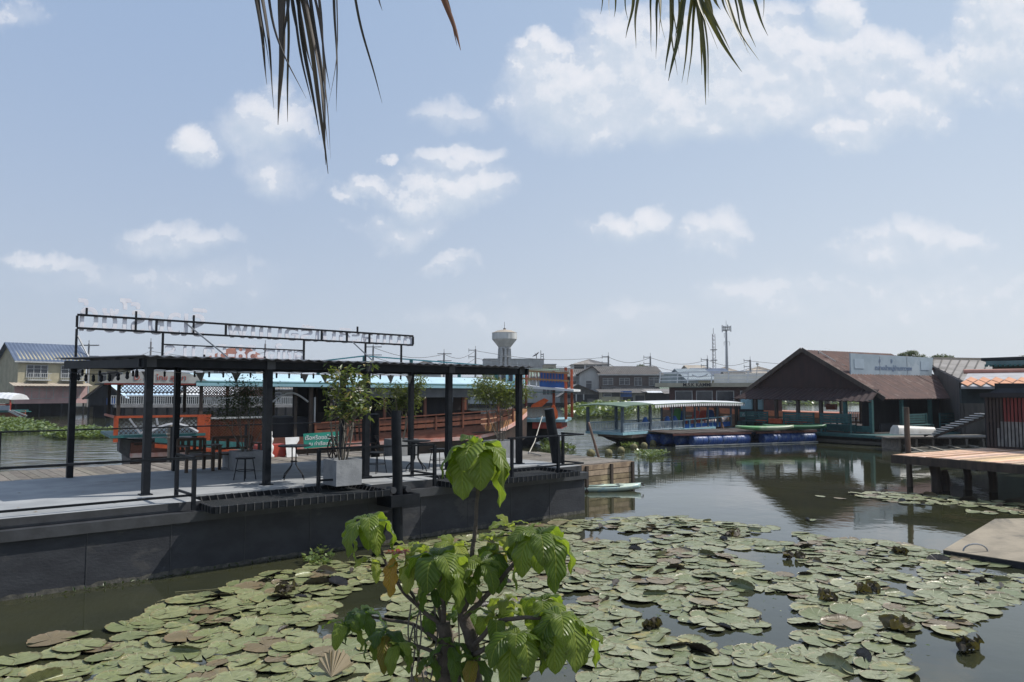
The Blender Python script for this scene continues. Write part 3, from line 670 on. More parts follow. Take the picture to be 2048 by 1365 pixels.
# ---------------------------------------------------------------- potted shrubs
def leaf_quad(mb, p, d, L, Wd, rr, droop=.3):
    d = d.normalized(); sd = d.cross(Vector((rr.uniform(-.3, .3), rr.uniform(-.3, .3), 1))).normalized()
    up = sd.cross(d); a = p+d*L*.5+up*L*.02; e = p+d*L-up*L*droop
    mb.add([p, a-sd*Wd*.5, a+sd*Wd*.5, e], [(0, 2, 3, 1)], [(.5, 0), (0, .5), (1, .5), (.5, 1)])
def shrub_branches(rr, base, H, spread, n, stemmb, r0, lean=.12, levels=2):
    tips = []
    def grow(p, d, L, r, lv):
        pts = [p]; q = p.copy(); dd = d.copy()
        for i in range(5):
            dd = (dd+Vector((rr.uniform(-1, 1), rr.uniform(-1, 1), rr.uniform(-.2, .6)))*lean).normalized(); q = q+dd*L/5; pts.append(q.copy())
        stemmb.tube(pts, [r*(1-.1*i) for i in range(6)], 5)
        if lv == 0: tips.append((pts[-1], dd)); tips.append((pts[-3], dd)); return
        for j in range(rr.choice((2, 3))):
            nd = (dd+Vector((rr.uniform(-1, 1), rr.uniform(-1, 1), rr.uniform(-.1, .7)))*.55).normalized()
            grow(pts[-1 if j else -2], nd, L*rr.uniform(.45, .75), r*.6, lv-1)
    for i in range(n):
        a = 2*math.pi*i/n+rr.uniform(-.4, .4); d = Vector((math.cos(a)*spread, math.sin(a)*spread, 1)).normalized()
        grow(base+Vector((math.cos(a)*.06, math.sin(a)*.06, 0)), d, H*rr.uniform(.40, .58), r0*rr.uniform(.7, 1.1), levels)
    return tips
def potted(name, label, s, t, z0, pw, ph, H, spread, n, leafm, LL, nl, seed, flowers=0, cat='potted shrub', rad=.35, levels=2, tanleaf=0):
    T = bthing(name, label, cat, s, t, z0, 'shrubs in square concrete planters'); rr = random.Random(seed)
    C0 = CF[0]; CF[0] = mw(T)
    mb = MB(); h = pw/2
    for (a, b, c, d) in ((-h, h, -h, -h+.04), (-h, h, h-.04, h), (-h, -h+.04, -h+.04, h-.04), (h-.04, h, -h+.04, h-.04)): mb.bx(a, b, c, d, 0, ph)
    mb.bx(-h+.04, h-.04, -h+.04, h-.04, .02, ph-.06); mb.build('planter', M_conc, T)
    sm = MB(); tips = shrub_branches(rr, Vector((0, 0, ph-.08)), H-ph, spread, n, sm, .018, levels=levels)
    sm.build('stems', M_stem, T, smooth=True)
    lm = MB()
    for (p, d) in tips:
        for _ in range(nl):
            o = Vector((rr.gauss(0, 1), rr.gauss(0, 1), rr.gauss(0, .8)))*rad*.33
            dd = Vector((rr.uniform(-1, 1), rr.uniform(-1, 1), rr.uniform(-.5, .7)))
            leaf_quad(lm, p+o, dd, LL*rr.uniform(.6, 1.2), LL*.36, rr)
    lm.build('foliage', leafm, T)
    if flowers:
        fl = [tp for tp in tips if tp[0].z > ph+(H-ph)*.55]
        for i in range(flowers):
            p, d = fl[rr.randrange(len(fl))]; mb = MB()
            for q in range(5):
                for a in range(5):
                    an = a*1.257+q; c = Vector((math.cos(an), math.sin(an), .35))
                    pp = p+Vector((rr.uniform(-.06, .06), rr.uniform(-.06, .06), .04+rr.uniform(0, .08))) if a == 0 else pp
                    leaf_quad(mb, pp, c, .055, .035, rr, 0)
            mb.build('flower', pm('white_petals', (.85, .84, .80), (.8, .79, .72), rough=.6, scale=5), T)
    CF[0] = C0
L_olive = leafmat('shrub_leaf', (.055, .09, .02), (.15, .17, .05), trans=.35, vein=False, island=.6)
L_darkg = leafmat('dark_shrub_leaf', (.022, .042, .016), (.05, .075, .025), trans=.25, vein=False)
L_frang = leafmat('frangipani_leaf', (.05, .085, .02), (.13, .16, .05), trans=.35, vein=False, yell=(.45, .34, .12))
potted('potted_frangipani', 'bare stemmed frangipani with white flowers in a square planter at the deck edge', 6.35, .62, DZ, .56, .50, 2.15, .30, 8, L_frang, .17, 7, 11, flowers=9, rad=.18)
potted('potted_shrub', 'olive green bushy shrub in a grey planter behind the small round table', 1.35, 6.35, 1.02, .75, .55, 2.25, .24, 7, L_olive, .12, 24, 12, rad=.30)
potted('potted_shrub', 'fullest olive green shrub in a planter at the far right end, by the last post', -2.0, 5.7, .82, .8, .60, 2.55, .30, 8, L_olive, .13, 28, 13, flowers=4, rad=.42)
potted('potted_shrub', 'dark small leaved shrub in a planter beside the timber chairs', 6.75, 4.6, DZ, .6, .45, 2.1, .34, 7, L_darkg, .085, 26, 14, rad=.5)
CF[0] = Matrix.Identity(4)
# ================================================================= BOATS
def hullstrip(mb, xs, hw, z0, z1, yc, f0=1.0, f1=1.0, cap=None):
    """both sides of a hull between two sheer lines, closed into one skin"""
    vs = []; n = len(xs)
    for x in xs:
        w = hw(x)
        vs += [(x, yc-w*f0, z0(x)), (x, yc-w*f1, z1(x)), (x, yc+w*f1, z1(x)), (x, yc+w*f0, z0(x))]
    fs = []
    for i in range(n-1):
        a, b = 4*i, 4*i+4
        fs += [(a, b, b+1, a+1), (a+1, b+1, b+2, a+2), (a+2, b+2, b+3, a+3), (a+3, b+3, b, a)]
    fs += [(0, 1, 2, 3), (4*n-4, 4*n-1, 4*n-2, 4*n-3)]
    mb.add(vs, fs); return mb
def lin(a, b, n): return [a+(b-a)*i/(n-1) for i in range(n)]
def lattice(mb, x0, x1, y, z0, z1, st=.12, w=.035, t=.02):
    n = int((x1-x0+z1-z0)/st)+1
    for i in range(n+1):
        for sg in (1, -1):
            pts = []
            # diagonal line z-z0 = sg*(x-c)
            c = x0+i*st-(z1-z0) if sg == 1 else x0+i*st
            xa, za = (c, z0); xb, zb_ = c+sg*(z1-z0), z1
            def clip(xa, za, xb, zb_):
                ts = [0, 1]; dx = xb-xa
                for lim, s in ((x0, 1), (x1, -1)):
                    if abs(dx) < 1e-9: continue
                    tt = (lim-xa)/dx
                    if (xa-lim)*s < 0 and (xb-lim)*s < 0: return None
                    if (xa-lim)*s < 0: ts[0] = max(ts[0], tt)
                    elif (xb-lim)*s < 0: ts[1] = min(ts[1], tt)
                if ts[0] >= ts[1]-.02: return None
                return [(xa+dx*q, za+(zb_-za)*q) for q in ts]
            r = clip(xa, za, xb, zb_)
            if r: mb.bar((r[0][0], y+(.006 if sg > 0 else -.006), r[0][1]), (r[1][0], y+(.006 if sg > 0 else -.006), r[1][1]), w, t)
TF = Matrix.Translation((-14.5, 27.7, 0)) @ Matrix.Rotation(R(33.2), 4, 'Z')
CF[0] = TF
T = thing('tour_boat', 'long red brown wooden tour boat with pale teal roof and benches, moored behind the barge', 'tour boat', TF @ Vector((9, 1.75, 0)), R(33.2))
def sheer(x): return 1.08+.40*max(0, (x-4)/13.5)**2 + (.55*((x-16)/3.5)**2 if x > 16 else 0)
def hw(x): return 1.75*(1-max(0, (x-13.5)/6.1)**2.2) if x > 13.5 else (1.75 if x > 2 else 1.45+.15*x)
xs = lin(0.5, 19.3, 40)
def strk(x): return .52+.012*x+(.95*((x-14.5)/4.8)**2.2 if x > 14.5 else 0)
def strk1(x): return strk(x)+.16+(.0 if x < 16 else .08*((x-16)/3.5))
mb = hullstrip(MB(), xs, hw, lambda x: -.3 if x < 15.5 else -.3+.9*((x-15.5)/3.8)**2, lambda x: strk(x), 1.75, .72, .97); mb.build('lower_hull', pm('dark_tarred_hull', (.09, .06, .05), (.05, .04, .035), rough=.6, scale=2), T, smooth=True, auto=40)
mb = hullstrip(MB(), xs, hw, strk, strk1, 1.75, 1.03, 1.04); mb.build('rubbing_strake', pm('orange_white_strake', (.70, .20, .12), (.72, .55, .50), rough=.5, scale=1.2), T, smooth=True, auto=40)
mb = hullstrip(MB(), xs[:33], hw, strk1, sheer, 1.75, .98, 1.0); mb.build('upper_hull', M_hullw, T, smooth=True, auto=40)
mb = hullstrip(MB(), xs[32:], hw, strk1, sheer, 1.75, .98, 1.0); mb.build('bow_planking', pm('tan_bow_wood', (.42, .22, .10), (.30, .15, .07), rough=.5, scale=4, streak=4), T, smooth=True, auto=40)
mb = MB(); mb.bx(.6, 17, .12, 3.38, 1.0, 1.05); mb.build('deck', M_darkw, T)
# stern platform: orange frame, lattice and tie beams
mb = MB(); mb.bx(-.25, 3.0, -.35, 3.6, 1.30, 1.40); mb.build('stern_platform', M_teal, T)
mb = MB(); mb.bx(-.15, 3.2, -.30, -.22, 2.02, 2.10); mb.bx(-.15, -.07, -.30, 3.5, 2.02, 2.10); mb.build('stern_rail', M_oran, T)
for x in (-.1, 2.75):
    mb = MB(); mb.bx(x-.05, x+(.10 if x < 1 else .42), -.34, -.20, 1.15 if x < 1 else 1.0, 2.02); mb.build('orange_post', M_oran, T)
mb = MB(); lattice(mb, .0, 2.7, -.2, 1.42, 2.0, .16, .05); mb.build('lattice', M_darkw, T)
mb = MB(); mb.bar((.35, -.42, 2.0), (.72, -.42, 1.45), .09, .06); mb.bar((.72, -.42, 1.45), (1.2, -.42, 1.75), .09, .06)
mb.tube([(1.0+1.7*i/10, -.42, 1.28+.48*math.sin(.35+i/10*2.45)) for i in range(11)], .07, 6)
mb.bar((1.25, -.42, 2.0), (1.3, -.42, 1.75), .07, .05); mb.bar((2.15, -.42, 2.0), (1.95, -.42, 1.72), .07, .05)
mb.build('stern_braces', M_ltblue if False else pm('grey_white_timber', (.38, .39, .42), (.28, .29, .32), rough=.7, scale=4), T)
mb = hullstrip(MB(), lin(.15, 4.2, 14), lambda x: .55+.9*min(1, x/3.5), lambda x: -.1+.95*max(0, 1-x/2.2)**2, lambda x: 1.25-.14*x, 1.0, .6, 1.0)
mb.build('grey_stern', pm('grey_stern_wood', (.15, .15, .155), (.10, .10, .105), rough=.7, scale=3), T, smooth=True, auto=40)
mb = MB(); mb.prism([(1.2, -.55, 1.12), (4.4, -.55, .70), (4.4, -.55, 1.0), (1.2, -.55, 1.28)], (0, .05, 0)); mb.build('teal_plank', M_teal, T)
mb = MB(); mb.prism([(1.2, -.56, .92), (4.6, -.56, .50), (4.6, -.56, .64), (1.2, -.56, 1.06)], (0, .04, 0)); mb.build('red_plank', M_oran, T)
# posts and roof
pxs = [0.0, 2.85, 4.6, 6.6, 8.6, 10.6, 12.6, 14.6, 16.6]
for i, x in enumerate(pxs):
    for y in (-.12 if x < 3 else .1, 3.4):
        mb = MB(); mb.bx(x-.06, x+.06, y-.05, y+.05, 1.05 if i > 1 else 2.1, 3.30); mb.build('post', M_darkw if i < 5 else M_midw, T)
mb = MB()  # cambered roof
n = 10; vs = []
for (xa) in (2.6, 5, 8, 11, 14, 16, 17.2):
    for j in range(n+1):
        k = j/n*2-1; vs.append((xa, 1.75+k*2.15, 3.44+.34*(1-k*k)-.006*xa-(.1 if xa > 17 else 0)))
m_ = len(vs); vs += [(a, b, c-.05) for a, b, c in vs]; q = n+1; fs = []
for i in range(6):
    for j in range(n):
        a = i*q+j; fs += [(a, a+q, a+q+1, a+1), (m_+a, m_+a+1, m_+a+q+1, m_+a+q)]
    fs += [(i*q, m_+i*q, m_+i*q+q, i*q+q), (i*q+n, i*q+q+n, m_+i*q+q+n, m_+i*q+n)]
for j in range(n): fs += [(j, j+1, m_+j+1, m_+j), (6*q+j, m_+6*q+j, m_+6*q+j+1, 6*q+j+1)]
mb.add(vs, fs); mb.build('roof', M_tealroof, T, smooth=True, auto=40)
for y, nm in ((-.42, 'front'), (3.92, 'back')):
    mb = MB(); mb.bar((2.6, y, 3.36), (17.2, y, 3.27), .05, .05); mb.build('roof_trim', M_teal, T)
    mb = MB(); mb.bar((2.6, y-.01, 3.27), (17.2, y-.01, 3.18), .04, .12); mb.build('eave_board', M_ltblue, T)
mb = MB(); mb.bx(-.5, 3.0, -.36, 3.9, 3.26, 3.31); mb.build('stern_roof', M_darkw, T)
mb = MB(); mb.prism([(-.65, -.40, 3.30), (3.2, -.40, 3.30), (2.6, -.40, 3.62), (1.9, -.40, 3.74), (.7, -.40, 3.74), (0, -.40, 3.60)], (0, .04, 0)); mb.build('name_board', pm('dull_white_board', (.40, .40, .385), (.30, .30, .29), rough=.8, scale=2), T)
t = text_mb('D. คิด ไทย สุขุมา', .27, .01); t.build('lettering', M_red, T, frame=TF @ Matrix.Translation((1.35, -.415, 3.42)) @ Matrix.Rotation(R(90), 4, 'X'))
mb = MB(); mb.bx(-.5, 3.0, -.38, -.34, 3.24, 3.30); mb.build('red_trim', M_red, T)
mb = MB(); lattice(mb, .05, 2.8, -.28, 2.98, 3.25, .13, .05); mb.bx(.05, 2.8, -.30, -.26, 2.94, 2.98); mb.build('frieze', M_darkw, T)
mb = MB(); lattice(mb, 2.95, 5.6, -.02, 2.78, 3.18, .10, .06); mb.build('frieze', M_midw, T)
mb = MB(); mb.bx(2.95, 5.6, -.06, -.01, 2.70, 2.75); mb.build('frieze_rail', M_frame, T)
# latticed side between stern and benches
mb = MB(); mb.bx(2.95, 5.3, -.12, .0, 1.92, 1.99); mb.build('side_rail', M_frame, T)
mb = MB(); lattice(mb, 2.95, 5.3, -.05, 1.1, 1.90, .12, .055); mb.build('side_lattice', M_midw, T)
mb = MB(); mb.bx(2.95, 5.3, .02, .05, 1.08, 1.9); mb.build('side_board', M_midw, T)
mb = MB()
for x in (3.4, 4.6): mb.bx(x-.3, x+.3, .5, 3, 1.05, 1.5); mb.bx(x-.05, x+.03, .5, 3, 1.5, 2.2)
mb.build('dark_seats', M_darkw, T)
mb = MB(); mb.bx(5.5, 7.2, .3, 3.2, 1.05, 1.9); mb.build('engine_box', M_wdark, T)
mb = MB(); mb.tube([(5.6+1.5*i/12, .0, 2.55+.38*math.sin(i/12*math.pi)) for i in range(13)], .04, 6); mb.build('arch', M_frame, T)
mb = MB(); mb.bx(5.5, 5.62, -.03, .1, 1.05, 3.2); mb.build('door_post', M_darkw, T); mb = MB(); mb.bx(7.15, 7.3, -.03, .1, 1.05, 3.2); mb.build('door_post', M_darkw, T)
mb = MB(); mb.bx(7.36, 7.42, -.02, .06, 1.7, 2.75); mb.build('white_post', M_frame, T)
# bench backs outside, from the doorway to the bow
for k, (za, zb_) in enumerate(((0.36, .58), (.13, .30))):
    for i in range(7):
        x0, x1 = 7.45+i*1.42, 7.45+(i+1)*1.42-.05
        mb = MB(); mb.bar((x0, -.06-.05*k*0, sheer(x0)+(za+zb_)/2-.04), (x1, -.06, sheer(x1)+(za+zb_)/2-.04), .04, zb_-za)
        mb.build('bench_plank', M_midw, T)
mb = MB()
for i in range(8):
    x = 7.4+i*1.42; mb.bx(x-.04, x+.04, -.12, -.04, sheer(x)-.05, sheer(x)+.60); mb.build('bench_bracket', M_midw, T); mb = MB()
mb = MB(); mb.bar((7.3, -.08, sheer(7.3)+.55), (17.4, -.08, sheer(17.4)+.55), .12, .05); mb.build('bench_cap', M_midw, T)
for i in range(6):
    x = 8.3+1.45*i; mb = MB(); mb.bx(x-.22, x+.2, .45, 1.5, 1.1, 1.55); mb.bx(x-.22, x+.2, 2.0, 3.1, 1.1, 1.55); mb.bx(x+.2, x+.26, .45, 3.1, 1.1, 2.05); mb.build('seat', M_darkw, T)
mb = MB(); mb.bx(7.5, 16.8, 3.35, 3.42, 1.1, 1.75); mb.build('far_side_panel', M_darkw, T)
for xa, xb in ((7.5, 9.4), (11.0, 14.4), (15.9, 16.8)): mb = MB(); mb.bx(xa, xb, 3.43, 3.47, 1.1, 3.2); mb.build('interior_shade', M_wdark, T)  # added dark sheets on the far side, standing in for the boat's interior shade
mb = MB(); vs = []
mb.bx(8.2, 16.9, -.30, -.26, 2.72, 3.16); mb.build('rolled_canvas', M_canvas, T)
mb = MB(); mb.bx(11.0, 11.06, -.1, .8, 1.9, 3.1); mb.build('interior_shade', M_wdark, T); mb = MB(); mb.bx(12.7, 14.0, .5, .56, 1.9, 3.1); mb.build('interior_shade', M_wdark, T)  # further dark sheets inside, shade of the cabin given as colour
mb = MB(); mb.tube([(17.0, .2, 1.9), (17.6, .5, 2.05)], .2, 10); mb.build('coil', M_darkw, T)
CF[0] = Matrix.Identity(4)
def life_ring(c, r, rr, label, mat, nm='tyre', cat='tyre', face=0.0):
    mb = MB(); n = 20; vs = []; M = Matrix.Rotation(face, 3, 'Z')
    for i in range(n):
        a = 2*math.pi*i/n; cc = Vector((math.cos(a), 0, math.sin(a)))
        for j in range(8):
            b = 2*math.pi*j/8; vs.append(Vector(c)+M @ (cc*(r+rr*math.cos(b))+Vector((0, rr*math.sin(b), 0))))
    mb.add(vs, [(i*8+j, ((i+1) % n)*8+j, ((i+1) % n)*8+(j+1) % 8, i*8+(j+1) % 8) for i in range(n) for j in range(8)])
    return solo(nm, mb, mat, label, cat, smooth=True)
# double-deck boat: its stern balcony shows beyond the pergola
DR = R(6)
DF = Matrix.Translation((-.0, 41.5, 0)) @ Matrix.Rotation(-R(10), 4, 'Z')
CF[0] = DF
T = thing('double_deck_boat', 'double decked boat with orange posts, brown balcony and teal upper rail behind the tour boat', 'passenger boat', DF @ Vector((-2, 1.5, 0)), -R(10))
# local x: 0..3 is the balcony, hull runs to negative x
def dz(py, Y=41.5): return 3-(py-783)/1500*Y
mb = hullstrip(MB(), lin(-16, 2.2, 24), lambda x: 1.8*(1-max(0, (x+1)/3.4)**2) if x > -1 else 1.8, lambda x: -.3+(.9*((x+1)/3.2)**2 if x > -1 else 0), lambda x: 1.15+(.25*(x+2)/4 if x > -2 else 0), 1.9, .7, 1.0)
mb.build('hull', M_wdark, T, smooth=True, auto=40)
mb = MB(); mb.bx(.8, 2.95, 0, 3.6, 1.32, 1.47); mb.build('lower_platform', M_ltblue, T)
mb = MB(); mb.bx(1.1, 2.7, .2, 3.3, .95, 1.30); mb.bx(2.2, 2.4, .1, .3, .75, .95); mb.build('stern_counter', M_red, T)
mb = MB(); mb.bar((2.05, -.02, 1.0), (2.75, -.02, 1.22), .06, .16); mb.build('orange_beam', M_oran, T)
mb = MB(); mb.prism([(.3, -.45, 3.22), (3.45, -.45, 2.98), (3.45, -.45, 3.10), (.3, -.45, 3.36)], (0, 4.4, 0)); mb.build('middle_roof', M_roofwhite, T)
mb = MB(); mb.bx(.5, 3.1, -.2, 3.7, 2.93, 2.97); mb.build('ceiling', M_teal, T)
for x, y, z1 in ((.25, 0, 4.2), (2.25, 0.6, 4.15), (2.98, 0, 4.3), (2.98, 3.4, 4.3), (.25, 3.4, 4.2)):
    mb = MB(); mb.bx(x-.07, x+.07, y-.07, y+.07, 1.47, z1); mb.build('post', M_oran if x > 2 else M_red, T)
mb = MB(); mb.bar((.3, -.05, 4.24), (3.2, -.05, 4.08), .07, .05); mb.build('cap_rail', M_rooftan, T)
mb = MB(); mb.bar((.3, -.05, 4.15), (3.15, -.05, 3.98), .05, .10); mb.bar((.3, -.05, 3.72), (3.15, -.05, 3.56), .05, .10); mb.build('balcony_rail', M_oakw if 'M_oakw' in globals() else pm('oak_brown_rail', (.34, .19, .09), (.26, .14, .06), rough=.6, scale=4), T)
for i in range(17):
    x = .42+i*.165; mb = MB(); mb.bx(x-.02, x+.02, -.07, -.03, 3.60-(x)*.05, 4.12-x*.05); mb.build('baluster', M_midw, T)
for x in (.55, .95, 1.35): mb = MB(); mb.bx(x-.03, x+.03, .1, .16, 3.25, 4.1); mb.build('white_upright', M_white, T)
mb = MB(); mb.bx(1.5, 2.9, .25, .3, 3.2, 4.05); mb.build('blue_panel', M_bluetarp, T)
mb = MB(); mb.bx(-.9, .2, 3.0, 3.4, 3.2, 4.1); mb.build('wheelhouse_back', M_ltblue, T)
mb = MB(); mb.bx(-8, .2, .2, 3.6, 3.2, 3.3); mb.build('upper_deck', M_tealroof, T)
for x in (-.9, -.5, -.1): mb = MB(); mb.bx(x-.12, x+.12, .1, .2, 3.55, 4.1); mb.build('window', M_glass, T)
mb = MB(); mb.bar((-11.5, 0, 4.72), (-8.6, 0, 5.02), .08, .07); mb.bar((-8.6, 0, 5.02), (-.8, 0, 4.38), .08, .07); mb.bar((-11.5, 0, 4.58), (-8.6, 0, 4.72), .05, .04); mb.bar((-8.6, 0, 4.72), (-.8, 0, 4.2), .05, .04); mb.build('teal_rail', pm('bright_teal_paint', (.10, .40, .44), (.08, .32, .36), rough=.5, scale=3), T)
for x, z in ((-11.4, 4.65), (-8.6, 5.0), (-5.8, 4.8), (-3.0, 4.55), (-.9, 4.4)): mb = MB(); mb.bx(x-.09, x+.09, -.05, .05, 3.3, z); mb.build('rail_post', M_teal, T)
mb = MB(); M_net2 = pm('brown_hammock_net', (.20, .12, .06), (.14, .08, .04), rough=.9, scale=8)
for i in range(24):
    k = i/23; x = .65+1.6*k; top = 2.15-.12*math.sin(k*math.pi)+.1*k; bot = 1.62-.1*math.sin(k*math.pi)+.18*k; mb.tube([(x, -.1, top), (x+.02, -.16, (top+bot)/2), (x, -.1, bot)], .012, 4)
for f in (0, 1): mb.tube([(.6+1.7*k/12, -.1, (2.15 if f else 1.62)-.12*math.sin(k/12*math.pi)+(.1 if f else .18)*k/12) for k in range(13)], .018, 5)
H = solo('hammock', mb, M_net2, 'brown string hammock slung under the boat balcony', 'hammock')
mb = MB(); mb.prism([(1.0, .3, 2.1), (1.6, .3, 2.15), (2.0, .3, 2.5), (1.75, .3, 2.62), (1.05, .3, 2.25)], (0, .12, 0)); solo('life_jacket', mb, M_orng2, 'orange life jacket hanging above the brown hammock', 'life jacket')
mb = MB(); pr = [(.10, 0), (.17, .05), (.20, .2), (.16, .45), (.11, .65), (.06, .78), (.02, .8)]; mb.lathe((2.35, -.12, 1.47), pr, 10)
for i, v in enumerate(mb.v): mb.v[i] = (v[0]+.05*math.sin(v[2]*9+v[1]*20), v[1], v[2])
solo('life_jacket', mb, M_orng2, 'bright orange life jacket bundle standing on the boat stern platform', 'life jacket', smooth=True)
for x in (.95, 1.45, 1.9):
    mb = MB(); mb.lathe((x, -.05, 1.47), [(.14, 0), (.11, .07), (.04, .11), (.03, .17)], 8); solo('cleat', mb, M_ltblue, 'small light blue cone shaped cleats on the stern platform', 'cleat', 'cleats on the stern platform')
CF[0] = Matrix.Identity(4)
p = PY(1018, 797, 41.0); life_ring(p, .50, .14, 'large dark tyre hanging by the orange posted boat balcony', M_tyre)
# small boat with a scalloped white canopy
SA = math.atan2(10.0, 9.7)
SF = Matrix.Translation((6.05, 41.3, 0)) @ Matrix.Rotation(SA, 4, 'Z')
CF[0] = SF
T = thing('ferry_boat', 'light blue open passenger boat with a white scalloped canopy', 'passenger boat', SF @ Vector((6, 1.2, 0)), SA)
def sh2(x): return .60+.02*x+(.45*((x-9.5)/4.5)**2 if x > 9.5 else 0)
def hw2(x): return 1.25*(1-max(0, (x-8)/6.2)**2) if x > 8 else 1.25
mb = hullstrip(MB(), lin(1.2, 13.9, 24), hw2, lambda x: -.2+(.5*((x-10)/4)**2 if x > 10 else (.45*(1-(x-1.2)/1.6) if x < 2.8 else 0)), lambda x: sh2(x)-.22, 1.2, .6, .92); mb.build('lower_hull', M_darkw, T, smooth=True, auto=40)
mb = hullstrip(MB(), lin(.9, 13.9, 24), hw2, lambda x: sh2(x)-.22, sh2, 1.2, .93, 1.0); mb.build('upper_hull', pm('pinkish_hull_wood', (.38, .24, .19), (.45, .40, .36), rough=.6, scale=2), T, smooth=True, auto=40)
mb = MB(); mb.bx(-.1, 10, -.1, 2.5, .60, .74); mb.build('deck', M_ltblue, T)
for x in (0, 2.7, 5, 6.3, 7.6, 9.2, 10.4, 12.2):
    for y in (0, 2.4):
        mb = MB(); b = .07 if x in (0, 2.7) else .05; mb.bx(x-b, x+b, y-b, y+b, .7, 2.12); mb.build('post', pm('grey_blue_post', (.11, .15, .19), (.08, .11, .14), rough=.6, scale=4), T)
for (xa, xb) in ((.1, 2.6), (2.8, 6.2)):
    for y in (0, 2.4):
        mb = MB(); mb.bar((xa, y, 1.22), (xb, y, 1.22), .06, .06); mb.bar((xa, y, .8), (xb, y, .8), .05, .04); x = xa+.12
        while x < xb: mb.bx(x-.025, x+.025, y-.015, y+.015, .8, 1.2); x += .15
        mb.build('balustrade', pm('pale_blue_balusters', (.42, .50, .55), (.36, .43, .48), rough=.6, scale=4), T)
mb = MB(); mb.bar((6.3, 0, 1.25), (12.3, 0, 1.35), .05, .06); mb.bar((6.3, 2.4, 1.25), (12.3, 2.4, 1.35), .05, .06)
for x in (7, 8.4, 9.8, 11): mb.bx(x-.02, x+.02, -.02, .02, .75, 1.25)
mb.build('side_rail', M_ltblue, T)
mb = MB(); mb.bx(6.3, 12.2, .03, .06, .7, 1.0); mb.build('side_board', M_bluetarp, T)
def crown(x): return 2.20+.10*math.sin((x+1)/14*math.pi)+.03*x/12
mb = MB(); vs = []; X = lin(2.3, 13.0, 14)
for x in X:
    for j in range(9): k = j/8*2-1; vs.append((x, 1.2+k*1.75, crown(x)+.12*(1-k*k)))
q = 9; m_ = len(vs); vs += [(a, b, c-.05) for a, b, c in vs]; fs = []
for i in range(13):
    for j in range(8): a = i*q+j; fs += [(a, a+q, a+q+1, a+1), (m_+a, m_+a+1, m_+a+q+1, m_+a+q)]
    fs += [(i*q, m_+i*q, m_+i*q+q, i*q+q), (i*q+8, i*q+q+8, m_+i*q+q+8, m_+i*q+8)]
for j in range(8): fs += [(j, j+1, m_+j+1, m_+j), (13*q+j, m_+13*q+j, m_+13*q+j+1, 13*q+j+1)]
mb.add(vs, fs); mb.build('canopy', M_roofwhite, T, smooth=True, auto=40)
mb = MB(); vs = []
for x in lin(-.45, 2.28, 5):
    for j in range(9): k = j/8*2-1; vs.append((x, 1.2+k*1.7, crown(x)+.10*(1-k*k)+.02-(.06 if x < 0 else 0)))
m_ = len(vs); vs += [(a, b, c-.05) for a, b, c in vs]; fs = []
for i in range(4):
    for j in range(8): a = i*q+j; fs += [(a, a+q, a+q+1, a+1), (m_+a, m_+a+1, m_+a+q+1, m_+a+q)]
    fs += [(i*q, m_+i*q, m_+i*q+q, i*q+q), (i*q+8, i*q+q+8, m_+i*q+q+8, m_+i*q+8)]
for j in range(8): fs += [(j, j+1, m_+j+1, m_+j), (4*q+j, m_+4*q+j, m_+4*q+j+1, 4*q+j+1)]
mb.add(vs, fs); mb.build('stern_canopy', M_roofgreen, T, smooth=True, auto=40)
mb = MB(); mb.bar((2.3, -.57, crown(2.3)-.03), (7.6, -.57, crown(7.6)-.01), .05, .07); mb.bar((7.6, -.57, crown(7.6)-.01), (13, -.57, crown(13)-.03), .05, .07); mb.build('green_edge', M_roofgreen, T)
mb = MB(); x = 2.3
while x < 12.9: mb.prism([(x, -.60, crown(x)-.06), (x+.2, -.60, crown(x)-.06), (x+.17, -.60, crown(x)-.19), (x+.1, -.60, crown(x)-.23), (x+.03, -.60, crown(x)-.19)], (0, .01, 0)); x += .245
mb.build('scallops', M_white, T)
for i, (x, m, lb) in enumerate(((6.0, M_greenp, 'a'), (8.9, M_red, 'b'), (9.7, M_red, 'c'), (10.8, M_bluetarp, 'd'), (7.9, M_bluetarp, 'e'))):
    pass
CF[0] = Matrix.Identity(4)
def plastic_chair(loc, rz, mat, label, sc=1.0, group='plastic chairs on the blue passenger boat'):
    T = thing('plastic_chair', label, 'chair', loc, rz, group); C0 = CF[0]; CF[0] = mw(T) @ Matrix.Scale(sc, 4)
    mb = MB(); mb.bx(-.25, .25, -.25, .25, .40, .44); mb.build('seat', mat, T)
    mb = MB(); mb.prism([(-.26, .22, .44), (.26, .22, .44), (.25, .32, .88), (.15, .34, .95), (-.15, .34, .95), (-.25, .32, .88)], (0, .03, 0)); mb.build('backrest', mat, T)
    for x in (-.22, .22):
        for y in (-.22, .22): mb = MB(); mb.bar((x*1.1, y*1.1, 0), (x, y, .4), .05); mb.build('leg', mat, T)
    CF[0] = C0; return T
plastic_chair(SF @ Vector((6.0, .6, .74)), SA+3.0, M_greenp, 'large green plastic chair in the middle of the open blue boat', 1.3)
plastic_chair(SF @ Vector((8.6, .8, .74)), SA+2.9, M_red, 'left red chair on the open blue boat', 1.1)
plastic_chair(SF @ Vector((9.5, .8, .74)), SA+2.9, M_red, 'right red chair on the open blue boat', 1.1)
plastic_chair(SF @ Vector((7.4, .7, .74)), SA+1.6, M_bluetarp, 'blue chair beside the green chair on the open boat', 1.1)
plastic_chair(SF @ Vector((11.4, .9, .74)), SA+1.6, M_bluetarp, 'blue chair at the bow end of the open boat', 1.1)
